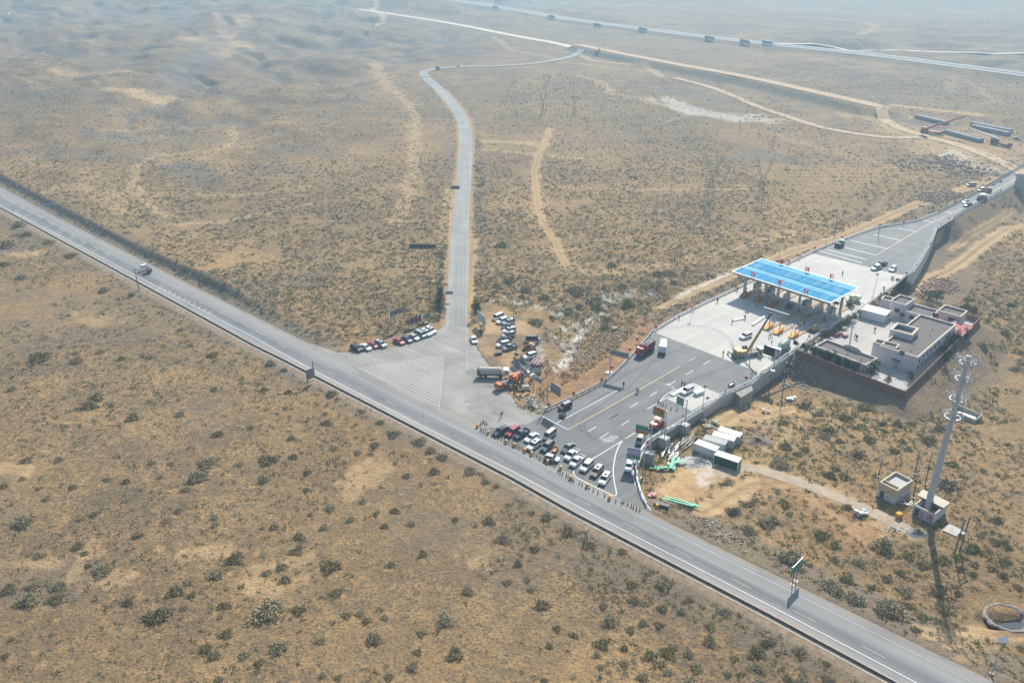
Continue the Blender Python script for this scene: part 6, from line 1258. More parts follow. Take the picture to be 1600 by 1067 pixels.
# local x along the length, local y across (towards the far side)
fx, fy = CL, CW
fa = MB()
for (x, y, lx, ly) in ((fx/2, .2, fx, .4), (fx/2, fy-.2, fx, .4), (.2, fy/2, .4, fy-.8), (fx-.2, fy/2, .4, fy-.8)): fa.box(x, y, CZ-.12, lx, ly, .3)
fa.build('white_rim', M_WHITE, t)
TAUP = mat('taupe fascia cladding', (.30, .27, .25), .6, .06, .6)
sf = MB(); V = []; i_ = 1.5
for z, e in ((CZ-.28, 0), (CZ-1.5, i_)): V += [(e, e, z), (fx-e, e, z), (fx-e, fy-e, z), (e, fy-e, z)]
sf.add(V, [(4, 5, 6, 7)[::-1], (0, 1, 5, 4), (1, 2, 6, 5), (2, 3, 7, 6), (3, 0, 4, 7)]).build('fascia', TAUP, t)
def strip(y0, y1, z0, z1, m):
    o = MB().add([(.4, y0, z0), (fx-.4, y0, z0), (fx-.4, y1, z1), (.4, y1, z1), (.4, y0, z0-.1), (fx-.4, y0, z0-.1), (fx-.4, y1, z1-.1), (.4, y1, z1-.1)], [(0, 1, 2, 3), (7, 6, 5, 4), (0, 4, 5, 1), (1, 5, 6, 2), (2, 6, 7, 3), (3, 7, 4, 0)]).build('roof_sheet', m, t); return o
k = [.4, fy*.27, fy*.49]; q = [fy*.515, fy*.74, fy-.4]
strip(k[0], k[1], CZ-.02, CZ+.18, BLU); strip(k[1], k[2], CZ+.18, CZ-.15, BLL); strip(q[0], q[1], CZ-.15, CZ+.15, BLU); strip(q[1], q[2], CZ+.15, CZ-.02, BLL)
MB().box(fx/2, fy*.5025, CZ-.4, fx-.8, fy*.024, .06).build('gutter', M_DSTEEL, t)
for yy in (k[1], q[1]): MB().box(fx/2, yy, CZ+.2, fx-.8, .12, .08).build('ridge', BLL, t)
colm = mat('grey column cladding', (.42, .41, .40), .6, .06, .6)
for sx_ in (.085, .305, .53, .755, .93):
    for sy_ in (.25, .72):
        MB().box(fx*sx_, fy*sy_, (CZ-1.5)/2, .75, .75, CZ-1.5-.01).build('column', colm, t)
for i, (f_, yy, m) in enumerate(((.22, .55, M_RED), (.49, .55, M_RED), (.755, .55, M_RED), (.22, fy-.6, M_RED), (.49, fy-.6, M_RED), (.735, fy-.6, M_RED))):
    b = MB(); glyph(b, 0, 0, 1.6, 40+i, 0, .25, .18); o = b.build('roof_character', m, t, (fx*f_, yy, CZ+1.35)); 
    MB().box(-.7, .1, -1.15, .08, .08, .5).box(.7, .1, -1.15, .08, .08, .5).build('bracket', M_DSTEEL, o)
# lane islands: kerb, yellow edge, bumper, booth
def canoloc(px, py, z=0):
    p = Vector(G(px, py, z))-Vector((_a.x, _a.y)); return (p.x*_u.x+p.y*_u.y, -p.x*_u.y+p.y*_u.x)
KY = mat('yellow kerb paint', (.62, .30, .02), .6, .12, 1); BUMP = mat('bumper yellow', (.66, .32, .02), .5, .08, 1); BRED = mat('bumper rust orange', (.42, .15, .05), .6, .12, 1); GBOOTH = mat('booth panel white', (.62, .63, .62), .5, .05, 1); CRB = mat('island concrete', (.38, .34, .28), .85, .12, 1)
ISL = [((1157, 466), 24, 0), ((1178.5, 473.5), 24, 0), ((1200, 481), 24, 0), ((1194, 516), 40, 1), ((1210, 523), 40, 1), ((1234, 529), 42, 1)]
def world(lx, ly): c, s = math.cos(CYAW), math.sin(CYAW); return (_a.x+lx*c-ly*s, _a.y+lx*s+ly*c)
oname = ['leftmost', 'second from the left', 'third from the left', 'fourth from the left', 'fifth from the left', 'rightmost']
for i, ((px, py), L, kind) in enumerate(ISL):
    lx, ly = canoloc(px, py); wx, wy = world(lx, ly); t = thing('toll_island', '%s of the six raised lane islands with orange kerbs' % oname[i], 'toll island', (wx, wy, .02), CYAW, 'toll lane islands')
    MB().prism([(0, -.2), (.9, .8), (.9, L-.8), (0, L), (-.9, L-.8), (-.9, .8)], 0, .26).build('island_slab', CRB, t)
    for s in (1, -1): MB().box(s*.98, L/2, .16, .14, L-1.6, .34).build('kerb_edge', KY, t)
    m = BUMP if kind else BRED; b = MB(); b.loft([[(-.7, 0, .27), (.7, 0, .27), (.7, 0, .5), (-.7, 0, .5)], [(-.85, 1.4, .27), (.85, 1.4, .27), (.85, 1.4, 1.0), (-.85, 1.4, 1.0)], [(-.85, 3.6, .27), (.85, 3.6, .27), (.85, 3.6, 1.7), (-.85, 3.6, 1.7)], [(-.8, 4, .27), (.8, 4, .27), (.8, 4, 1.4), (-.8, 4, 1.4)]]); o = b.build('bumper', m, t)
    MB().tube((0, 2.9, 1.5), (0, 2.9, 3.0), .16).box(0, 2.9, 3.1, .8, .3, .5).build('lane_beacon', BRED, o)
    by = 10.5 if not kind else 26
    if i in (0, 1, 5, 3):
        w_ = 1.7 if i != 5 else 2.0; o = MB().box(0, by, .95, w_, 3.0, 1.4).box(0, by, 2.75, w_, 3.0, .35).build('booth', GBOOTH, t); MB().box(0, by, 2.1, w_-.08, 2.9, .95).build('booth_window', GLASS, o); MB().box(0, by, 3.0, w_+.4, 3.5, .14).build('booth_roof', mat('booth roof grey', (.3, .31, .32), .6), o)
        for a_ in (1, -1):
            for c_ in (1, -1): MB().box(a_*w_*.47, by+c_*1.42, 2.1, .12, .12, 1.0).build('booth_post', GBOOTH, o)
    else:
        for k_ in range(3): MB().box(0, by+k_*1.6, 1.25, .7, .9, 2.0).box(0, by+k_*1.6, 2.3, .5, .6, .2).build('lane_cabinet', GBOOTH, t)
    MB().box(.4, by-5, .9, .35, .4, 1.3).build('barrier_housing', M_DSTEEL, t); MB().tube((.4, by-5, 1.45), (-3.1, by-5, 1.55), .06).build('barrier_arm', M_WHITE, t)
    MB().box(-.3, by+2.6, 4.3, 2.6, .3, .9).tube((-.3, by+2.6, .3), (-.3, by+2.6, 4.0), .08).build('lane_signal_board', mat('dark board', (.02, .06, .04), .6), t)
# cars under the roof
car('suv', P_NAVY, 'dark blue grey car in the shade below the middle of the toll roof', None, *c5(607, 522), -70, 48)
x, y = G(*c5(165, 640)); t = tag(link('steel_beam', MB().box(0, 0, .35, 5.6, .5, .05).box(0, .22, .2, 5.6, .05, .32).box(0, -.22, .2, 5.6, .05, .32).box(2.7, 0, .2, .1, .5, .35).mesh('steel_beam', M_WHITE)), 'short white steel beam lying between two people on the concrete', 'steel beam'); t.location = (x+.8, y, .02); t.rotation_euler = (0, 0, heading(*c5(190, 645), 110, -22)); 
t2 = tag(link('steel_beam', MB().box(0, 0, .45, 9.5, .6, .06).box(0, .27, .25, 9.5, .06, .4).box(0, -.27, .25, 9.5, .06, .4).box(0, 0, .05, 9.5, .5, .05).mesh('steel_beam', M_STEEL)), 'long grey steel beam lying towards the roof shadow', 'steel beam'); t2.location = (*G(*c5(350, 650)), .02); t2.rotation_euler = (0, 0, heading(*c5(350, 650), 130, -90))
# dark screen on a mast
A, B = G(1191, 537, 6.3), G(1215, 545, 6.3); yaw = math.atan2(B[1]-A[1], B[0]-A[0]); t = thing('display_board', 'large black display board with a white rim on a mast by the mixer truck', 'display board', (*G(1207.5, 579), 0), yaw)
H_ = zsolve(*G(1207.5, 579), 546); L_ = math.dist(A, B); off_ = -L_/2+1.2
MB().tube((0, 0, 0), (0, 0, H_+.2), .2, .15).lathe([(.05, 0), (.6, 0), (.6, .1), (.05, .1)]).build('mast', M_STEEL, t); p = MB().box(off_, .25, H_-1.3, L_, .3, 2.9).build('panel', mat('black screen', (.012, .012, .014), .4), t); MB().box(off_, .25, H_+.22, L_+.25, .6, .12).box(off_-L_/2-.06, .25, H_-1.3, .12, .4, 2.9).box(off_+L_/2+.06, .25, H_-1.3, .12, .4, 2.9).build('rim', M_WHITE, p); MB().box(.4, .1, H_-1.2, 1.2, .6, 2.2).build('control_cabinet', M_STEEL, t)
# low white kerbs round the paving patch
t = tag(link('kerb_block', MB().box(0, 0, .25, 9, .7, .5).mesh('kerb_block', M_WHITE)), 'long white kerb along the parapet side of the pale paving patch', 'kerb'); t.location = (*G(1113, 628.5), .03); t.rotation_euler = (0, 0, heading(1113, 628, 140, -92))
t = tag(link('kerb_block', MB().box(0, 0, .22, 7, 1.2, .44).mesh('kerb_block', M_WHITE)), 'white island kerb left of the white suv on the paving patch', 'kerb'); t.location = (*G(1061, 612), .03); t.rotation_euler = (0, 0, heading(1061, 612, 140, -80))
t = tag(link('white_cabin', MB().box(0, 0, .5, 3.2, 1.2, .9).box(0, 0, 1.0, 3.4, 1.4, .1).mesh('white_cabin', M_WHITE)), 'low white box right of the white suv on the paving patch', 'box'); t.location = (*G(1092, 615.5), .03); t.rotation_euler = (0, 0, heading(1092, 615, 60, -22))
# ------------------------------------------------------------ buildings with parapets
PINK = mat('pale pink grey render', (.55, .515, .52), .85, .06, .3); CREAM = mat('cream coping', (.52, .47, .38), .8, .06, .6); ROOFD = mat('dark roof felt', (.155, .135, .13), .95, .1, .35); WIN = mat('window glass', (.03, .035, .04), .15, .1); FRM = mat('window frame', (.35, .35, .35), .5)
def bld(name, label, Fp, Rp, Lp, zt, z0=0., par=.7, wallm=PINK, roofm=ROOFD, cap=CREAM, capw=.45, wins=(), doors=(), cat='building', dims=None, capsh=.0):
    F = Vector(G(*Fp, zt)); R = Vector(G(*Rp, zt)); Lv = Vector(G(*Lp, zt)); ux = (R-F).normalized(); yaw = math.atan2(ux.y, ux.x); w = (R-F).length; d = abs((Lv-F).x*(-ux.y)+(Lv-F).y*ux.x)
    if dims: w, d = dims[0] or w, dims[1] or d
    t = thing(name, label, cat, (F.x, F.y, z0), yaw); H = zt-z0; hr = H-par
    MB().box(w/2, d/2, hr/2, w, d, hr).build('wall', wallm, t); MB().box(w/2, d/2, hr+.02, w-.4, d-.4, .04).build('roof', roofm, t)
    p = MB(); th = .22
    for (x, y, a, b) in ((w/2, th/2, w, th), (w/2, d-th/2, w, th), (th/2, d/2, th, d-2*th), (w-th/2, d/2, th, d-2*th)): p.box(x, y, hr+par/2-.06, a, b, par-.12+.0)
    p.build('parapet', wallm, t); p = MB()
    for (x, y, a, b) in ((w/2, capw/2-.1, w+.2, capw), (w/2, d-capw/2+.1, w+.2, capw), (capw/2-.1, d/2, capw, d-2*capw+.2), (w-capw/2+.1, d/2, capw, d-2*capw+.2)): p.box(x, y, H-.06, a, b, .12)
    p.build('coping', cap, t)
    for side, u, z, ww, hh in wins:   # side f (local y=0), r (x=w), l (x=0)
        if side == 'f': args = (u, -.01, z, ww, .06, hh)
        elif side == 'r': args = (w+.01, u, z, .06, ww, hh)
        else: args = (-.01, u, z, .06, ww, hh)
        x, y, zz, a, b, c = args; o = MB().box(x, y, zz, a+(.16 if a > .1 else -.02), b+(.16 if b > .1 else -.02), c+.16).build('window', FRM, t); MB().box(x, y, zz, a, b+(.02 if b < .1 else 0) if b < .1 else b, c).build('pane', WIN, o) if False else None
        g_ = MB().box(x+(.03 if side == 'r' else -.03 if side == 'l' else 0), y-(.03 if side == 'f' else 0), zz, a, b, c).build('pane', WIN, o)
    for side, u, ww, hh, m in doors:
        a = (u, -.03, hh/2, ww, .1, hh) if side == 'f' else (-.03, u, hh/2, .1, ww, hh); o = MB().box(*a).build('door', m, t); MB().box(a[0]-(.08 if side != 'f' else -ww*.35), a[1]-(.08 if side == 'f' else 0), 1.05, .08, .08, .2).build('handle', M_STEEL, o)
    return t, w, d, H
zs_main = zsolve(*G(1428.5, 585), 558)
t, w, d, H = bld('office_building', 'large two storey pale building with a dark flat roof in the compound', (1434, 558), (1494, 506.6), (1375, 539.5), zs_main, wins=[('f', 2.5+3.1*k, z, 1.3, 1.2) for k in range(9) for z in (zs_main*.27, zs_main*.66)], cat='building')
# windows belong to the long right side (local y=0) and the gable towards the camera (local x=0)
for z, yy in ((5.6, 4.6),): o = MB().box(-.02, yy, z, .1, 1.6, 1.6).build('window', FRM, t); MB().box(-.06, yy, z, .06, 1.35, 1.35).build('pane', WIN, o)
o = MB().box(-.02, 5.6, 1.2, .1, 1.5, 2.4).build('door', mat('pale door', (.36, .33, .33)), t); MB().box(-.5, 5.6, 2.9, 1.1, 2.6, .12).build('door_canopy', mat('dark canopy', (.12, .11, .11)), o)
for k in range(5): MB().tube((4+5*k, 3.3+1.1*(k % 3), H-.7), (4+5*k, 3.3+1.1*(k % 3), H-.1), .12).build('roof_vent', M_DSTEEL, t)
zz = zs_main+.2
for k, (u_, v_, z_) in enumerate(((6.2, -.35, 3.2), (12.5, -.35, 3.2), (18.5, -.35, zs_main*.8))):
    a_ = thing('air_conditioner', '%s of three white air conditioner boxes on the two storey building' % ('nearest', 'middle', 'farthest')[k], 'air conditioner', tuple(t.matrix_basis @ Vector((u_, v_, z_))), t.rotation_euler.z, 'air conditioner boxes on the office wall'); MB().box(0, 0, 0, .9, .4, .7).build('casing', M_WHITE, a_); MB().lathe([(.02, -.22), (.26, -.22), (.26, -.2), (.02, -.2)], axis='y', n=14).build('fan', M_DSTEEL, a_)
bld('stair_block', 'narrow stair block with a pale parapet at the camera end of the two storey building', (1401, 543.5), (1405.5, 537.5), (1367.5, 531), zz, par=1.2, dims=(3.2, None), wins=(), cat='building')
t_, w_, d_, h_ = bld('roof_block', 'raised rectangular parapet block on the courtyard side of the main roof', (1425.5, 523.5), (1437.5, 511), (1392, 513.5), zs_main+1.4, par=1.3, capw=.7, dims=(6.5, None), wins=[('f', 3.2, 6.8, 1.2, 1.0)] if False else (), cat='building')
zg = zsolve(*G(1352, 586), 570)
zg = max(3.6, min(zg, 4.6))
t, w, d, H = bld('gate_building', 'long single storey building with an arched parapet in front of the trees', (1352.5, 570), (1371, 559), (1270, 541.5), zg, wins=[('l', 2.5+3.0*k, 2.1, 1.3, 1.4) for k in range(8)])
b = MB(); Vv = [(w-.11+.12*s, d*.48+x, H+.02+z) for s in (1, -1) for x, z in [(2.8*math.cos(a), .9*math.sin(a)) for a in np.linspace(0, math.pi, 12)]]
b.add(Vv, [tuple(range(12)), tuple(range(23, 11, -1))]+[(i, (i+1) % 12, 12+(i+1) % 12, 12+i) for i in range(12)]).build('arched_parapet', CREAM, t)
for k in range(5): MB().tube((w*.45, 3+4.6*k, H-.7), (w*.45, 3+4.6*k, H-.1), .12).build('roof_vent', M_DSTEEL, t)
bld('rear_building', 'square parapeted building at the back left of the compound', (1415.5, 476.5), (1430, 466.5), (1392.5, 468.5), 5.2, wins=[('l', 2.5, 2.4, 1.6, 1.5)], doors=[('l', 5.5, 1.2, 2.2, mat('dark door', (.08, .08, .09)))])
bld('rear_wing', 'low flat wing between the two raised rear buildings', (1455, 496), (1467, 484.5), (1417, 482.5), 3.6, wins=[('l', 3+3*k, 1.8, 1.6, 1.3) for k in range(3)])
bld('side_room', 'small low room left of the square rear building', (1392, 470.5), (1397, 466), (1381, 469.5), 3.6, dims=(4, 3.4))
bld('rear_block', 'raised pinkish block with two windows behind the main building', (1501.5, 494.5), (1511.8, 485.5), (1466.5, 484), 6.2, wallm=mat('pink render', (.52, .40, .38), .85, .05, .3), wins=[('l', 2.6, 4.2, 1.9, 1.5), ('l', 7.6, 4.2, 1.9, 1.5)])
# pavilion with a red hipped roof
F = Vector(G(1502.5, 524.5, 3.0)); t = thing('pavilion', 'small pavilion with a salmon red hipped roof and white ridges beside the rear wall', 'pavilion', (F.x, F.y, 0), heading(1505, 520, 20, -17)); Wp, Dp = 9.5, 8.5
MB().box(Wp/2, Dp/2, 1.45, Wp-1, Dp-1, 2.9).build('wall', PINK, t)
Vv = [(-.3, -.3, 3), (Wp+.3, -.3, 3), (Wp+.3, Dp+.3, 3), (-.3, Dp+.3, 3), (Wp*.35, Dp/2, 4.6), (Wp*.65, Dp/2, 4.6)]
MB().add(Vv, [(0, 1, 5, 4), (1, 2, 5), (2, 3, 4, 5), (3, 0, 4), (3, 2, 1, 0)]).build('roof', mat('salmon red roof', (.50, .16, .14), .6, .08, .6), t)
b = MB(); [b.tube(Vv[i], Vv[j], .14, n=6) for i, j in ((0, 4), (1, 5), (2, 5), (3, 4), (4, 5))]; b.build('ridge', M_WHITE, t)
# ------------------------------------------------------------ site cabins and containers
def container(name, label, Fp, Rp, Lp, H, wm, rm, group=None, z=None, cat='container', dims=None):
    zb = z if z is not None else GT(*Fp, H)[2]; F = Vector(G(*Fp, zb+H)); Lv = Vector(G(*Lp, zb+H)); v_ = (Lv-F).normalized(); ux = Vector((v_.y, -v_.x)); w = 2.5; d = abs((Lv-F).x*(-ux.y)+(Lv-F).y*ux.x)
    if dims: w, d = dims
    t = thing(name, label, cat, (F.x, F.y, zb-.15), math.atan2(ux.y, ux.x), group)
    b = MB().box(w/2, d/2, H/2+.07, w-.1, d-.1, H-.1)
    n = int(d/.55)
    for k in range(n): b.box(.04, (k+.5)*d/n, H/2+.05, .08, .22, H-.4).box(w-.04, (k+.5)*d/n, H/2+.05, .08, .22, H-.4)
    b.build('body', wm, t); MB().box(w/2, d/2, H+.06, w+.06, d+.06, .12).build('roof', rm, t)
    fr = MB()
    for x in (0, w):
        for y in (0, d): fr.box(x, y, H/2, .14, .14, H)
    fr.build('corner_posts', rm, t); o = MB().box(w*.3, -.02, H*.45, .9, .08, H*.8).build('door', FRM, t); MB().box(w*.3+.35, -.08, H*.45, .05, .05, .2).build('handle', M_STEEL, o); o = MB().box(w*.72, -.02, H*.6, .8, .08, .7).build('window', FRM, t); MB().box(w*.72, -.07, H*.6, .65, .04, .55).build('pane', WIN, o)
WC = mat('cabin white steel', (.66, .68, .69), .5, .06, .8); RW = mat('dusty white cabin roof', (.72, .71, .67), .7, .07, .6); RG = mat('grey cabin roof', (.42, .42, .40), .8, .1, .6)
gc = 'site containers beside the rubble'
container('container', 'white container nearest the pipe heap at the left of the group', (1118, 704.5), (1120, 702), (1083.5, 691.5), 2.5, WC, RW, gc, dims=(2.5, 6))
container('container', 'white container with a grey roof second from the left', (1133, 695), (1133, 693), (1096.5, 684.5), 2.5, WC, RG, gc, dims=(2.5, 6))
container('container', 'white container with a bright roof in the middle of the group', (1147, 689), (1149, 685.5), (1112.5, 679.7), 2.5, WC, RW, gc, dims=(2.5, 6))
container('container', 'rearmost white container of the group', (1156, 682.5), (1157, 680), (1122, 672), 2.5, WC, RW, gc, dims=(2.4, 6.2))
container('container', 'dark green container with a white roof standing apart in front', (1153.7, 722.5), (1158, 716), (1119.5, 711), 2.6, mat('dark green steel', (.015, .09, .05), .5, .1, .8), RW, gc, dims=(2.5, 6.4))
container('site_cabin', 'white flat roofed cabin standing in the compound yard', (1384, 493), (1394.6, 486), (1358.8, 486.5), 3.0, WC, RW, None, z=0.15, cat='cabin', dims=(5.6, 8.2))
# ------------------------------------------------------------ building debris below the retaining wall
def scatter(name, label, cat, px, py, n, m, size, spread, rz, flat=.15, group=None, seed=0, jit=.5, dz=0):
    g = random.Random(seed); x, y, z = GT(px, py); b = MB()
    for k in range(n):
        L, W, Hh = size; L *= g.uniform(.75, 1.15); a = rz+g.uniform(-jit, jit)
        b.box(g.uniform(-1, 1)*spread[0], g.uniform(-1, 1)*spread[1], .15+k*flat/ max(n, 1)*6, L, W*g.uniform(.7, 1.2), Hh, a)
    o = tag(link(name, b.mesh(name, m)), label, cat, group); o.location = (x, y, z+dz); return o
TG = mat('bright green sheet steel', (.0, .36, .21), .5, .1, 1)
h0 = heading(1040, 715, 40, -70)
scatter('white_posts', 'heap of white steel posts below the retaining wall', 'steel posts', 1046, 705, 9, M_WHITE, (6.5, .28, .16), (1.6, 1.2), heading(1045, 705, 20, -28), seed=1, jit=.18)
scatter('white_posts', 'smaller heap of white pipes next to the green sheets', 'steel posts', 1053, 716, 9, M_WHITE, (3.8, .2, .14), (1.4, .9), heading(1050, 715, 20, -18), seed=2, jit=.35)
scatter('grey_poles', 'loose heap of long grey poles beside the sign pedestals', 'poles', 1072, 692, 11, mat('grey scaffold', (.36, .35, .31), .7), (6.5, .2, .16), (2.2, 1.6), heading(1072, 692, 24, -24), seed=3, jit=.25)
scatter('green_sheets', 'fan of bright green steel guardrail sheets on the sand', 'steel sheets', 1050, 728, 8, TG, (6.0, .55, .06), (1.6, .8), heading(1050, 728, 30, -20), seed=4, jit=.55)
scatter('green_sheets', 'green steel sheets fanning left from the white pipes', 'steel sheets', 1034, 733, 6, TG, (4.6, .4, .06), (1.6, .8), heading(1030, 735, 30, -8), seed=5, jit=.5)
scatter('green_sheets', 'long green steel sheets in a line beside the drain tip', 'steel sheets', 1060, 787, 6, TG, (7.0, .5, .07), (2.2, .5), heading(1060, 787, 60, 18), seed=6, jit=.12)
scatter('concrete_slabs', 'three flat concrete slabs lying below the wall corner', 'slabs', 1102, 662, 4, M_CRD, (2.4, 2.0, .2), (3.2, 1.8), .6, seed=7, jit=.5)
scatter('corner_trough', 'dark rectangular pit frame beside the drain at the road mouth', 'pit frame', 1034, 791, 2, M_DSTEEL, (4.2, 1.3, .5), (.1, .1), heading(1034, 790, 40, 12), seed=8, jit=.02)
scatter('red_white_board', 'red and white board lying at the end of the guardrail', 'board', 1020, 775, 3, mat('pink board', (.6, .3, .28)), (1.8, .9, .1), (.7, .5), .7, seed=9)
scatter('timber_frame', 'pale timber cross lying on the bare sand', 'timber', 1160, 638, 3, M_CRT, (3.2, .22, .2), (.8, .5), heading(1160, 638, 30, 0), seed=10, jit=1.0)
scatter('plastic_sheet', 'crumpled white plastic sheet on the scrub', 'plastic sheet', 1236, 625, 9, M_WHITE, (1.0, .8, .25), (1.1, .6), 0, seed=11, jit=3)
scatter('plastic_sheet', 'pale pink plastic scrap on the bare sand', 'plastic sheet', 1197, 644, 7, mat('pale pink sheet', (.55, .42, .4)), (.9, .6, .2), (.9, .6), 0, seed=12, jit=3)
scatter('plastic_sheet', 'white tarpaulin heap on the grey track near the huts', 'tarpaulin', 1345, 803, 12, mat('dirty tarpaulin', (.5, .5, .48), .8, .2, 1.5), (1.3, .9, .35), (1.5, .8), 0, seed=13, jit=3)
scatter('yellow_barrow', 'orange yellow barrow by the painted hut', 'barrow', 1404.5, 808, 3, mat('barrow orange', (.72, .36, .02)), (1.4, .9, .7), (.2, .1), .3, seed=14, jit=.1, dz=.2)
scatter('scaffold_frame', 'tangle of white steel frames between the two huts', 'steel frames', 1416, 787, 12, M_STEEL, (2.4, .1, .1), (1.6, 1.8), .9, seed=15, jit=1.2, dz=.3)
scatter('broken_glass_heap', 'strip of white and blue litter on the track edge', 'litter', 1392, 827, 40, mat('litter', (.42, .47, .5)), (.32, .25, .08), (3.4, 1.0), 0, seed=16, jit=3)
scatter('hedge_rubbish', 'pile of red wrapped plants and boards at the compound hedge', 'rubbish pile', 1303, 523, 16, mat('dull red wrap', (.28, .09, .09), .8, .3, 1), (1.5, .8, .5), (3.2, 1.8), .7, seed=17, jit=2)
scatter('planter', 'pale timber pallet at the end of the compound hedge', 'pallet', 1318, 515, 3, CREAM, (1.8, 1.4, .2), (.5, .4), .4, seed=18)
x, y, z = GT(786, 553); scatter('dark_crate', 'small dark crate lying on the dirt lot', 'crate', 779, 553.5, 2, M_DSTEEL, (2.0, 1.4, .4), (.2, .1), .3, seed=19, jit=.05)
scatter('field_cover', 'small pale block hut cover by the gully rocks', 'block', 960, 517, 2, M_CRD, (1.8, 1.6, 1.3), (.1, .1), .4, seed=20, jit=.05)
def heap(name, label, cat, px, py, rx, ry, h, m, n=900, seed=0, rz=0., kind=None):
    g = np.random.default_rng(seed); x, y, z = GT(px, py); N = 22; b = MB(); V = []; F = []
    for i in range(N+1):
        for k in range(24):
            r = i/N; a = 2*math.pi*k/24; hh = h*max(0, 1-r)**1.1*(1+.3*math.sin(3*a+seed))*(1+.2*g.uniform(-1, 1)); V.append((rx*r*math.cos(a)*(1+.12*math.sin(2*a+seed)), ry*r*math.sin(a), hh-.12))
    for i in range(N):
        for k in range(24): j = (k+1) % 24; F.append((i*24+k, i*24+j, i*24+24+j, i*24+24+k))
    o = link(name, MB().add(V, F).mesh(name, m)); tag(o, label, cat); o.location = (x, y, z); o.rotation_euler = (0, 0, rz)
    if kind: tag(o, kind=kind)
    return o
GRV = mat('grey gravel heap', (.24, .225, .21), .95, .12, 3, bump=.5)
heap('gravel_heap', 'cone of grey gravel between the tank truck and the digger', 'gravel heap', 812, 573, 6.5, 5, 2.2, GRV, seed=1)
heap('pale_gravel_heap', 'low pale gravel heap in front of the containers', 'gravel heap', 1092, 722, 5, 3.2, .9, mat('pale gravel', (.42, .39, .37), .95, .12, 2, bump=.5), seed=2)
heap('soil_heap', 'ridged dark soil heap right of the containers', 'soil heap', 1183, 690, 5, 3.6, 1.0, mat('dark turned soil', (.22, .165, .12), .95, .2, 2, bump=.6), seed=3)
heap('soil_heap', 'grey soil mound in front of the painted hut', 'soil heap', 1434, 833, 3.2, 2.2, 1.0, GRV, seed=4)
heap('brick_rubble_heap', 'heap of reddish rubble beside the slabs', 'rubble heap', 1127, 672, 3.4, 1.8, .7, mat('red rubble', (.25, .16, .14), .95, .35, 4, bump=.6), seed=5)
def rocks(pts, w, n, rr, m, seed, name='rubble'):
    g = np.random.default_rng(seed); P = np.array(WP(pts)); t = g.uniform(0, len(P)-1, n); i = t.astype(int); f = t-i; X = P[i, 0]*(1-f)+P[np.minimum(i+1, len(P)-1), 0]*f+g.normal(0, w, n); Y = P[i, 1]*(1-f)+P[np.minimum(i+1, len(P)-1), 1]*f+g.normal(0, w, n); Z = hgt(X, Y)
    base = np.array([(-1, -1, -1), (1, -1, -1), (1, 1, -1), (-1, 1, -1), (-.7, -.8, 1), (.8, -.6, .8), (.6, .8, 1), (-.8, .6, .7)])*.5; Fq = np.array([(3, 2, 1, 0), (4, 5, 6, 7), (0, 1, 5, 4), (1, 2, 6, 5), (2, 3, 7, 6), (3, 0, 4, 7)])
    s = g.uniform(rr[0], rr[1], n); a = g.uniform(0, 6.28, n); st = g.uniform(.5, 1.2, (n, 2)); ca, sa = np.cos(a)[:, None], np.sin(a)[:, None]; bx, by = base[:, 0][None]*s[:, None], base[:, 1][None]*s[:, None]*st[:, :1]
    V = np.stack([bx*ca-by*sa+X[:, None], bx*sa+by*ca+Y[:, None], base[:, 2][None]*s[:, None]*st[:, 1:]*.8+Z[:, None]+.1], -1).reshape(-1, 3); F = (Fq[None]+(np.arange(n)*8)[:, None, None]).reshape(-1, 4)
    tag(link(name, np_mesh(name, V, F, m)), kind='stuff')
RK = mat('reddish rubble stone', (.33, .225, .15), .95, .35, 1.5); RK2 = mat('purple brown rubble', (.26, .17, .145), .95, .35, 1.5); RK3 = mat('pale rock', (.42, .38, .33), .95, .3, 1.5)
rocks([(905, 568), (930, 552), (950, 540)], 1.8, 300, (.3, .9), RK, 1); rocks([(945, 535), (960, 528), (968, 520)], 2.2, 300, (.3, .8), RK, 2); rocks([(1450, 462), (1462, 452), (1480, 438)], 2.6, 420, (.4, 1.2), RK2, 3); rocks([(1445, 314), (1470, 306), (1490, 302)], 3, 380, (.5, 1.4), RK2, 4); rocks([(1095, 815), (1130, 832), (1150, 842)], 2., 110, (.2, .5), RK3, 5)
rocks([(1225, 560), (1235, 590), (1250, 600)], 3, 160, (.3, .9), M_CRD, 6); rocks([(845, 640), (835, 630), (825, 622)], 1.5, 120, (.3, .8), RK3, 7); rocks([(878, 570), (890, 552), (905, 526), (930, 500)], 3.2, 130, (.25, .6), RK3, 8); rocks([(1400, 250), (1440, 255), (1480, 262)], 10, 120, (.6, 1.8), RK2, 9); rocks([(1480, 250), (1520, 275)], 9, 160, (.8, 2.0), mat('dark rock', (.2, .165, .14)), 10); rocks([(565, 470), (640, 505)], 6, 60, (.2, .5), RK3, 11)
rocks([(1520, 560), (1450, 610)], 8, 400, (.15, .4), RK3, 12)
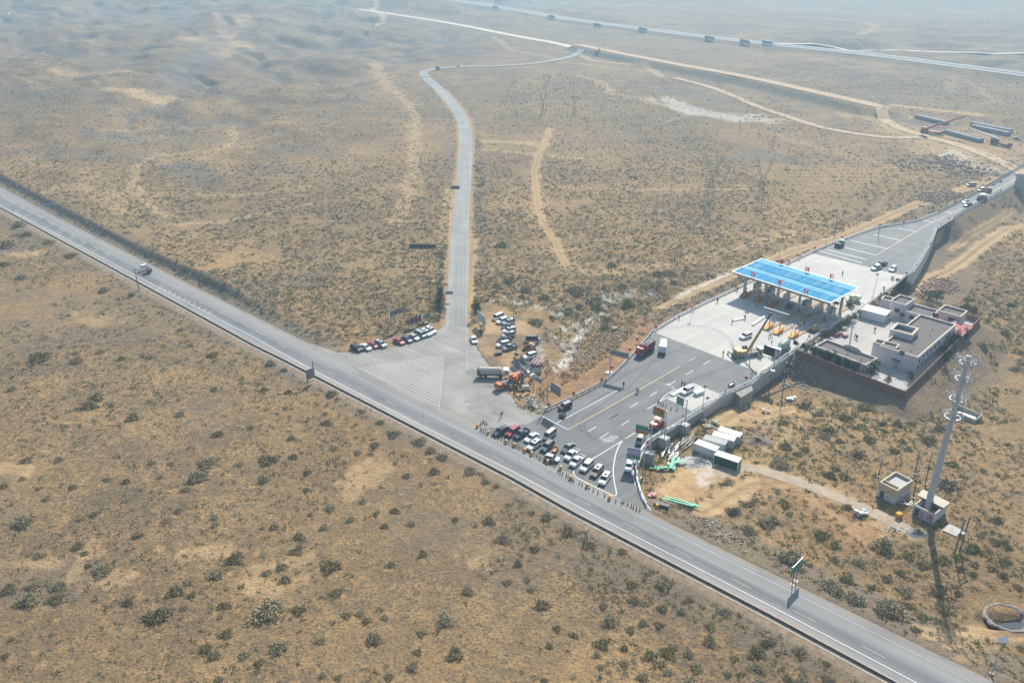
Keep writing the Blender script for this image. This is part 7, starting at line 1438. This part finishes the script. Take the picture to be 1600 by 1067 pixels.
# ------------------------------------------------------------ huts and the telecom mast
TAN = mat('tan render', (.52, .42, .27), .85, .06, .8); LILAC = mat('white painted render', (.60, .57, .60), .85, .06, .8); DGRN = mat('dark green door', (.03, .1, .09), .5)
def hut(label, Fp, Rp, Lp, H, z0):
    F = Vector(G(*Fp, z0)); R = Vector(G(*Rp, z0)); Lv = Vector(G(*Lp, z0)); ux = (R-F).normalized(); w = (R-F).length; d = abs((Lv-F).x*(-ux.y)+(Lv-F).y*ux.x)
    t = thing('equipment_hut', label, 'hut', (F.x, F.y, z0-.1), math.atan2(ux.y, ux.x), 'equipment huts by the white mast'); return t, w, d
z0 = GT(1396, 790)[2]
t, w, d = hut('square tan and white hut with a grey sunken roof left of the mast', (1396.5, 789), (1421, 772), (1361.5, 780), 3.8, z0); w = min(w, 7.5); d = min(d, 6.5)
MB().box(w/2, d/2, 1.1, w, d, 2.2).build('lower_wall', LILAC, t); MB().box(w/2, d/2, .15, w+.3, d+.3, .3).build('plinth', M_CRD, t)
b = MB()
for (x, y, a, c) in ((w/2, .12, w, .24), (w/2, d-.12, w, .24), (.12, d/2, .24, d-.48), (w-.12, d/2, .24, d-.48), (1.7, d/2, .24, d-.48)): b.box(x, y, 3.2, a, c, 2.0)
b.build('upper_wall', TAN, t); MB().box(w/2+.9, d/2, 3.5, w-2.2, d-.5, .1).build('roof', mat('pale roof screed', (.42, .42, .41), .8, .06, .6), t); MB().box(1, d/2, 2.6, 1.3, d-.6, .1).build('roof', TAN, t)
b = MB()
for (x, y, a, c) in ((w/2, .12, w+.1, .34), (w/2, d-.12, w+.1, .34), (.12, d/2, .34, d-.7), (w-.12, d/2, .34, d-.7)): b.box(x, y, 4.24, a, c, .1)
b.build('coping', CREAM, t); o = MB().box(-.04, d-1.2, 1.25, .1, 1.0, 2.0).build('door', DGRN, t); MB().box(-.12, d-.9, 1.25, .05, .05, .2).build('handle', M_STEEL, o); MB().box(-.03, d*.42, 1.4, .06, .5, .35).build('red_mark', M_RED, t)
z1 = GT(1452, 815)[2]; ZT = z1
t, w, d = hut('hut with large red characters wrapped round the foot of the white mast', (1455.6, 819), (1477, 802), (1420.5, 805.5), 2.6, z1); w = min(w, 7.0); d = min(d, 6.5)
b = MB(); wl = MB(); th = .22
for (x, y, a, c) in ((w/2, th/2, w, th), (w/2, d-th/2, w, th), (th/2, d/2, th, d-2*th), (w-th/2, d/2, th, d-2*th)): wl.box(x, y, 1.4, a, c, 2.8); b.box(x, y, 2.86, a+.08, c+.08, .1)
wl.build('wall', LILAC, t); b.build('coping', CREAM, t); MB().box(w/2, d/2, .12, w+.4, d+.4, .24).build('plinth', M_CRD, t)
MB().box(w-1.4, d/2+.5, 3.3, 3.2, d+1.6, .14).build('roof_slab', CREAM, t); MB().tube((w-2.6, .6, 2.8), (w-2.6, .6, 3.25), .08).tube((w-2.6, d-.4, 2.8), (w-2.6, d-.4, 3.25), .08).build('roof_post', M_CRT, t)
o = MB().box(-.04, d-.9, 1.25, .1, 1.0, 2.0).build('door', DGRN, t); MB().box(-.1, d-.6, 1.25, .05, .05, .2).build('handle', M_STEEL, o)
me = text_mesh('联通', 2.0, m=mat('faded red paint', (.5, .08, .1), .8)); o = link('lettering', me, t); o.rotation_euler = (R_(90), 0, R_(-90)); o.location = (-.05, d*.40, 1.35)
# mast
mx, my = G(1448, 797, ZT); TOPZ = zsolve(mx, my, 556, ZT); t = thing('telecom_mast', 'tall white tapered telecom mast with four rings of antennas', 'telecom mast', (mx, my, ZT)); HH = TOPZ-ZT
GP = mat('pale mast paint', (.50, .49, .52), .5, .05, .3); MB().tube((0, 0, 0), (0, 0, HH), .82, .45, 14).build('mast', GP, t); MB().lathe([(.05, 0), (1.4, 0), (1.4, .3), (.05, .3)]).build('base_flange', M_CRT, t); MB().tube((0, 0, HH), (0, 0, HH+1.8), .1, .03).build('lightning_rod', M_STEEL, t)
AW = mat('antenna white', (.52, .54, .55), .4, .04, 1)
for k, py in enumerate((566, 591, 622.5, 650.5)):
    z = zsolve(mx, my, py, ZT)-ZT; r = .82+(.45-.82)*z/HH; o = MB().lathe([(r+.9, -.12), (r+1.1, -.12), (r+1.1, -.04), (r+.9, -.04)], (0, 0, z), n=18).build('platform', M_STEEL, t)
    n = (8, 7, 6, 6)[k]
    for i in range(n):
        a = 2*math.pi*i/n+.3*k; c, s = math.cos(a), math.sin(a); q = MB().tube((c*r, s*r, z), (c*(r+1.65), s*(r+1.65), z+.3), .07).tube((c*r, s*r, z+.9), (c*(r+1.65), s*(r+1.65), z+.8), .06).tube((c*(r+1.65), s*(r+1.65), z-.9), (c*(r+1.65), s*(r+1.65), z+1.8), .06).tube((c*(r+1.7)-s*.9, s*(r+1.7)+c*.9, z+.2), (c*(r+1.65), s*(r+1.65), z+.4), .05).build('bracket', AW, o)
        if k < 2 or i % 2 == 0: MB().box(c*(r+1.8), s*(r+1.8), z+.5, .16, .3, 1.5, a).build('antenna', AW, q)
    MB().box(.9, -.5, z-.9, .5, .4, .7).box(-.9, .2, z-.8, .4, .5, .6).build('radio_units', AW, o)
# pen with rendered walls right of the mast
F = GT(1522.5, 661.5); t = thing('open_pen', 'roofless rectangular walled pen with white slabs inside', 'pen', F, heading(1530, 656, 14, -10)); w, d, b = 4.6, 7.2, MB()
b = MB()
for (x, y, a, c) in ((w/2, .1, w, .2), (w/2, d-.1, w, .2), (.1, d/2, .2, d-.4), (w-.1, d/2, .2, d-.4)): b.box(x, y, .55, a, c, 1.4)
b.build('wall', CREAM, t); MB().box(w/2, 2.8, .1, 2.6, 3.6, .12, .2).box(w/2, 5.3, .15, 1.2, .6, .3).build('slab', M_WHITE, t); MB().box(w/2, d/2, -.02, w-.4, d-.4, .04).build('floor', mat('pen floor litter', (.2, .17, .13), .9, .2), t)
# lined pond
x, y = PITC; zb = ht(x, y); n = 40; V = []; F = []
pr = [(.5, 0), (1.6, 0), (2.1, 0), (2.6, 0), (3.1, 0), (3.5, 0), (3.8, 0), (4.1, 0)]; PB = max(ht(x+5.5, y), ht(x, y+5), ht(x-5.5, y))-zb
g = random.Random(3); top_ = ht(x+9.5, y)-zb
for i in range(n):
    a = 2*math.pi*i/n; wv = 1+.03*math.sin(9*a)+.03*g.uniform(-1, 1)
    for r, h in pr: X_, Y_ = r*1.2*wv*math.cos(a), r*wv*math.sin(a); V.append((X_, Y_, (-2.4*(1-float(sstep(1.6, 3.5, r)))+(.1 if r < 4.05 else -.2)+PB)+(.06*(i % 2) if 1.7 < r < 3.6 else 0)))
m_ = len(pr)
for i in range(n):
    j = (i+1) % n
    for k in range(m_-1): F.append((i*m_+k, j*m_+k, j*m_+k+1, i*m_+k+1))
t = thing('lined_pond', 'pit pond with a pale crumpled sheet lining at the right edge of the photo', 'pond', (x, y, zb)); MB().add(V, F).build('lining', mat('pale pond lining', (.24, .205, .175), .7, .2, 1.2), t)
tag(MB().lathe([(.05, 0), (2.75, 0), (2.75, .04), (.05, .04)], n=28).build('water', mat('dark pond water', (.03, .05, .055), .08, .3, .6, 0, .6), t, (0, 0, PB-1.35)))
# ------------------------------------------------------------ trees
BARK = mat('brown bark', (.09, .07, .05), .9, .2, 3); LF = [leafmat('dark tree leaves', (.045, .065, .03)), leafmat('mid green tree leaves', (.07, .10, .04)), leafmat('pale willow leaves', (.13, .15, .085))]
_tc = {}
def tree(x, y, z, h, r, kind, label, group, seed, name='tree'):
    key = (kind, seed % 3)
    if key not in _tc:
        g = random.Random(seed); tb = MB(); tb.tube((0, 0, -.1), (.03, .02, .45), .045, .03, 7)
        for k in range(6): a = k*1.05+g.random(); tb.tube((.02, .01, .3+.03*k), (.28*math.cos(a), .28*math.sin(a), .62+.05*g.random()), .022, .008, 5)
        V, T = [], []; base = 0
        for k in range(9):
            a = g.uniform(0, 6.28); rr = g.uniform(.1, .62); c = np.array([rr*math.cos(a), rr*math.sin(a), .1+g.uniform(0, .68)]); v, tt = leafy(110, .42, .42, .26, .075, seed*10+k, .3); V.append(v+c); T.append(tt+base); base += len(v)
        _tc[key] = (tb.mesh('trunk', BARK), np_mesh('crown', np.concatenate(V), np.concatenate(T), LF[kind]))
    t = thing(name, label, 'tree', (x, y, z), random.uniform(0, 6.28), group); t.scale = (r, r, h); link('trunk', _tc[key][0], t); link('crown', _tc[key][1], t); return t
gt1 = 'dark trees between the gate building and the brick wall'
for i, (px, py, h, r, k, lab) in enumerate([(1256, 557, 4.2, 2.0, 0, 'tree at the left corner of the brick wall'), (1270, 562, 4.5, 2.2, 0, None), (1283, 566, 4.4, 2.2, 0, None), (1296, 571, 4.8, 2.2, 0, None), (1308, 576, 4.4, 2.1, 0, None), (1320, 580, 4.8, 2.2, 0, None), (1332, 586, 4.6, 2.1, 0, None), (1360, 592, 6.4, 3.0, 1, 'tallest green tree at the right end of the gate building'), (1387, 601, 3.4, 1.7, 1, 'small round tree near the lower corner of the brick wall'), (1422, 596, 3.6, 1.9, 2, 'brownish bush at the corner of the two storey building')]):
    x, y = G(px, py, 0); tree(x, y, 0, h, r, k, lab or 'dark green tree in the row between the gate building and the brick wall', gt1, i)
for i, (px, py, h, r, k, lab, z) in enumerate([(1494, 536, 4.6, 2.2, 1, 'bright green tree beside the red roofed pavilion', 0), (1484, 545, 4.2, 2.0, 0, 'dark tree between the main building and the right wall', 0), (1473, 553, 4.2, 2.0, 0, 'dark tree lower along the right wall', 0), (1508, 530, 4.0, 2.0, 1, 'tree overhanging the right wall at the pavilion', 0), (1475, 568, 4.4, 1.9, 0, 'tree outside the right brick wall on the gravel slope', None),
    (1415, 462, 5.5, 3.2, 2, 'pale leafy tree at the foot of the tall retaining wall', None), (1449, 474, 5.5, 3.4, 2, 'wide pale tree behind the rear wing', None), (1463, 470, 5., 3.0, 2, 'pale tree behind the rear wing, right of the wide one', None), (1520, 497, 4.6, 2.4, 2, 'grey green tree behind the pink rear block', None), (1510, 482, 4, 2.4, 2, 'sparse grey tree behind the rear corner of the compound', None),
    (743, 497, 6, 2.6, 1, 'dark green tree at the right kerb of the side road', 0), (745, 487, 5, 2.2, 0, 'dark tree just behind the roadside tree', 0), (752, 522, 3.4, 1.6, 1, 'light green bush below the edge on billboard', 0), (688, 492, 4.5, 2.6, 0, 'dark tree left of the side road behind the green board', 0), (686, 478, 5, 2.4, 0, 'dark tall tree left of the side road near the orange sign', 0), (690, 466, 5, 2.2, 0, 'upper dark tree left of the side road', 0)]):
    x, y, zz = (*G(px, py, 0), 0) if z is not None else GT(px, py); tree(x, y, zz, h, r, k, lab, 'trees round the compound and the side road', 20+i)
hg = []
for i in range(17):
    f = i/16; px = 1262+f*(1392-1262)+random.uniform(-1, 1); py = 545-f*(545-461)+3.5; x, y = G(px, py, 0); tree(x, y, 0, random.uniform(2.2, 3.4), random.uniform(1.4, 2.0), i % 2 if i % 5 else 2, 'dark shrubby tree in the hedge between the yard railing and the compound', 'hedge between the toll yard and the compound', 40+i, name='hedge_tree')
# ------------------------------------------------------------ pylons
def pylon(label, px, py, top, z=None):
    x, y, z = GT(px, py); H = zsolve(x, y, top, z)-z; H = min(H, 42); t = thing('pylon', label, 'pylon', (x, y, z), R_(8), 'cat head transmission pylons'); b = MB(); s = H*.085; r = .05
    lv = [(0, s), (.28*H, s*.62), (.5*H, s*.32)]
    for (z0_, a), (z1_, c) in zip(lv, lv[1:]):
        for i in range(4):
            sx, sy = ((1, 1), (-1, 1), (-1, -1), (1, -1))[i]; nx, ny = ((1, 1), (-1, 1), (-1, -1), (1, -1))[(i+1) % 4]; n = 4
            b.tube((sx*a, sy*a, z0_), (sx*c, sy*c, z1_), r*1.4, n=4)
            for k in range(n):
                f, g_ = k/n, (k+1)/n; A = a+(c-a)*f; B = a+(c-a)*g_; b.tube((sx*A, sy*A, z0_+(z1_-z0_)*f), (nx*B, ny*B, z0_+(z1_-z0_)*g_), r, n=4); b.tube((nx*A, ny*A, z0_+(z1_-z0_)*f), (sx*B, sy*B, z0_+(z1_-z0_)*g_), r, n=4)
    b.build('lattice_body', M_PY, t); b = MB(); c = s*.32; W_ = H*.17
    for q in (1, -1):
        for sy in (1, -1):
            p0, p1, p2 = (q*c*.5, sy*c, .5*H), (q*W_*.62, sy*c*.6, .72*H), (q*W_, sy*c*.4, .93*H); r0, r1 = (q*c*.1, sy*c, .56*H), (q*W_*.8, sy*c*.4, .95*H)
            b.tube(p0, p1, r*1.3, n=4).tube(p1, p2, r*1.3, n=4).tube(r0, (q*W_*.45, sy*c*.6, .76*H), r*1.2, n=4).tube((q*W_*.45, sy*c*.6, .76*H), r1, r*1.2, n=4)
            for k in range(6): f = k/6; u = W_*(.2+.7*f); b.tube((q*u, sy*c*.5, (.55+.38*f)*H), (q*(u+.4*(-1)**k*2), sy*c*.5, (.58+.38*f)*H), r, n=4)
        b.tube((q*W_, 0, .93*H), (q*W_*1.05, 0, H), r, n=4)
    b.build('fork_arms', M_PY, t); b = MB(); b.tube((-W_*1.35, 0, .9*H), (W_*1.35, 0, .9*H), r*1.3, n=4).tube((-W_*1.35, 0, .9*H), (-W_*.9, 0, .95*H), r, n=4).tube((W_*1.35, 0, .9*H), (W_*.9, 0, .95*H), r, n=4).build('crossarm', M_PY, t)
M_PY = mat('pylon steel', (.17, .175, .18), .6, .05, 1, .3)
pylon('left one of the two lattice pylons on the scrub plain', 1108, 322, 236); pylon('right one of the two lattice pylons on the scrub plain', 1186, 325, 243); pylon('faint far pylon beyond the side road bend', 848, 178, 145); pylon('second faint far pylon beyond the side road bend', 897, 180, 148)
def wires(label, A, B, ha, hb, sag):
    a, c = Vector(GT(*A)), Vector(GT(*B)); t = thing('power_line', label, 'power line', a, 0, 'conductors between the pylons')
    for k in (-5.5, 0, 5.5):
        p = [(c-a)*f+Vector((k, 0, ha*(1-f)+hb*f-sag*4*f*(1-f))) for f in [i/14 for i in range(15)]]; MB().path(p, .035, 4).build('wire', M_PY, t)
wires('sagging wires between the two left pylons', (848, 178), (1108, 322), 26, 27, 9); wires('sagging wires between the two right pylons', (897, 180), (1186, 325), 26, 27, 9)
# ------------------------------------------------------------ precast yard, bridge, far vehicles
GIR = mat('grey girder concrete', (.28, .275, .27), .9, .1, .2)
for (p, q, lab) in [((1475, 208.7), (1530, 223.5), 'long concrete girders stacked beside the dirt road'), ((1515, 196), (1577, 208.7), 'pair of long concrete girders at the right rear of the yard'), ((1516, 200.5), (1573, 213), 'second pair of concrete girders at the right rear of the yard'), ((1428.6, 184.6), (1476.7, 196), 'concrete girders at the left of the precast yard')]:
    a, c = GT(*p), GT(*q); L = math.dist(a[:2], c[:2]); t = thing('girder_stack', lab, 'girders', a, math.atan2(c[1]-a[1], c[0]-a[0]), 'stacks of concrete girders')
    for k in range(3): MB().box(L/2, k*1.6, 1.2, L, .5, 1.9).box(L/2, k*1.6, 2.25, L, 1.2, .25).box(L/2, k*1.6, .2, L, .8, .35).build('girder', GIR, t)
t = thing('mobile_crane', 'red mobile crane with a raised boom in the far precast yard', 'crane', GT(1454, 209), heading(1458, 209, 30, 4)); chassis(t, -7, 7); MB().box(0, 0, 1.4, 12, 2.6, .8).build('deck', mat('crane red', (.42, .07, .05), .5), t); wheelset(t, (5.5, 3.5, -2, -4, -5.5), 1.4, .6); MB().box(-4, 0, 2.8, 4, 2.6, 1.8).build('turntable', mat('crane red', (1, 1, 1)), t); MB().tube((-3, 0, 3), (19, 0, 14), .8, .6, 4).build('boom', mat('crane red', (1, 1, 1)), t); cab(t, 7, mat('crane red', (1, 1, 1)), 2.8)
t = thing('mobile_crane', 'dark red mobile crane with a pale boom at the right of the far precast yard', 'crane', GT(1562, 228), heading(1560, 227, 35, 8)); chassis(t, -7, 7); MB().box(0, 0, 1.4, 12, 2.6, .9).build('deck', mat('dark crane red', (.2, .05, .05)), t); wheelset(t, (5, 3, -3, -5), 1.4, .6); cab(t, 6.5, mat('dark crane red', (1, 1, 1)), 2.8); MB().box(-4, 0, 2.8, 4, 2.6, 1.6).build('turntable', M_DSTEEL, t); MB().tube((-3, 0, 4), (-24, 2, 6), .5, .4, 4).build('boom', M_STEEL, t)
def boxtruck(label, px, py, dx, dy, m, L=14, cabm=None, z=None):
    x, y, z = GT(px, py); t = thing('freight_truck', label, 'truck', (x, y, z+.5), heading(px, py, dx, dy, z), 'trucks on the far motorway'); cab(t, L/2, cabm or m, 3.2); chassis(t, -L/2, L/2); MB().box(-1, 0, 2.6, L-2.5, 2.6, 2.9).build('trailer_box', m, t); wheelset(t, (L/2-.3, -L/2+3, -L/2+1.5), 1.25, .55); return t
TGM = mat('blue green truck body', (.12, .25, .28), .6)
for px, py, m, lab in [(933, 42.5, TGM, 'leftmost of the trucks on the far motorway right of the bend'), (1004, 49, TGM, 'second freight truck from the left on the far motorway'), (1108, 63, P_DUSTG, 'third freight truck from the left on the far motorway'), (1163, 69, mat('maroon truck body', (.18, .1, .11)), 'dark maroon freight truck on the far motorway'), (1198, 70.5, TGM, 'rightmost blue green freight truck on the far motorway'), (861, 29, TGM, 'small far truck above the dirt road bend'), (774, 14, TGM, 'farthest small truck near the top edge of the photo')]:
    boxtruck(lab, px, py, 20, 3, m)
boxtruck('small white truck on the road at the top left corner', 10, 12.5, 20, -6, M_WHITE, 8); car('suv', P_SILV, 'tiny pale car on the road at the top left corner', None, 27, 7, 20, -6, ter=True)
t = tr('far_excavator', 'orange excavator where the far dirt roads meet', 933, 82, 10, 2, 'excavator', ter=True); MB().box(0, 0, 1.6, 4, 3, 1.8).tube((1, 0, 2.4), (4, 0, 5), .4).tube((4, 0, 5), (6, 0, 2), .3).build('body', P_ORANGE, t)
for s in (1, -1): MB().box(0, s*1.2, .5, 4.2, .6, .9).build('track', TYRE, t)
t = tr('far_digger', 'tiny dark machine at the bend of the side road', 684, 108, 10, 0, 'loader', ter=True); MB().box(0, 0, 1.4, 3.6, 2.2, 1.6).box(-.4, 0, 2.6, 1.6, 1.6, 1).build('body', M_DSTEEL, t); wheelset(t, (1.3, -1.3), 1.2, .6)
car('suv', P_WHITE, 'tiny white car on the far part of the side road', None, 717, 103.5, 20, 0, ter=True); car('suv', P_SILV, 'pale car at the right end of the precast yard', None, 1589, 217, 20, 2, ter=True)
# bridge deck edge and pier at the right edge
t = thing('bridge_pier', 'dark bridge pier under the ramp at the right edge', 'pier', GT(1592, 296), heading(1592, 290, 30, -17)); MB().box(0, 0, 3.2, 1.6, 5, 9).build('shaft', M_CRT, t); MB().box(0, 0, 7.2, 2, 7, 1.0).build('cap', M_CRT, t)
t = tag(link('brick_ruin', MB().box(0, 0, .7, 11, 1.4, 1.6).box(-5, .6, .5, 1.2, 2.4, 1.2).mesh('brick_ruin', mat('dark ruined brick', (.09, .065, .055), .95, .3, 1))), 'long low dark heap of bricks standing alone on the plain left of the side road', 'brick stack'); t.location = GT(661, 386.5); t.rotation_euler = (0, 0, -.06)
# ------------------------------------------------------------ air
def haze():
    xs, y0, y1, z0, z1 = 7000, -950, 8800, -60, 520
    V = [(-xs, y0, z0), (xs, y0, z0), (xs, y1, z0), (-xs, y1, z0), (-xs, y0, z1), (xs, y0, z1), (xs, y1, z1), (-xs, y1, z1)]
    F = [(0, 3, 2, 1), (4, 5, 6, 7), (0, 1, 5, 4), (1, 2, 6, 5), (2, 3, 7, 6), (3, 0, 4, 7)]
    m = bpy.data.materials.new('haze air'); m.use_nodes = True; t = m.node_tree; t.nodes.remove(t.nodes['Principled BSDF'])
    v = t.nodes.new('ShaderNodeVolumePrincipled'); v.inputs['Density'].default_value = HAZE_D; v.inputs['Color'].default_value = (.48, .76, 1, 1); v.inputs['Anisotropy'].default_value = .35
    t.links.new(v.outputs[0], t.nodes['Material Output'].inputs['Volume'])
    o = link('haze', mesh_from('haze', V, F, [m])); tag(o, kind='stuff')
HAZE_D = .00033
haze()
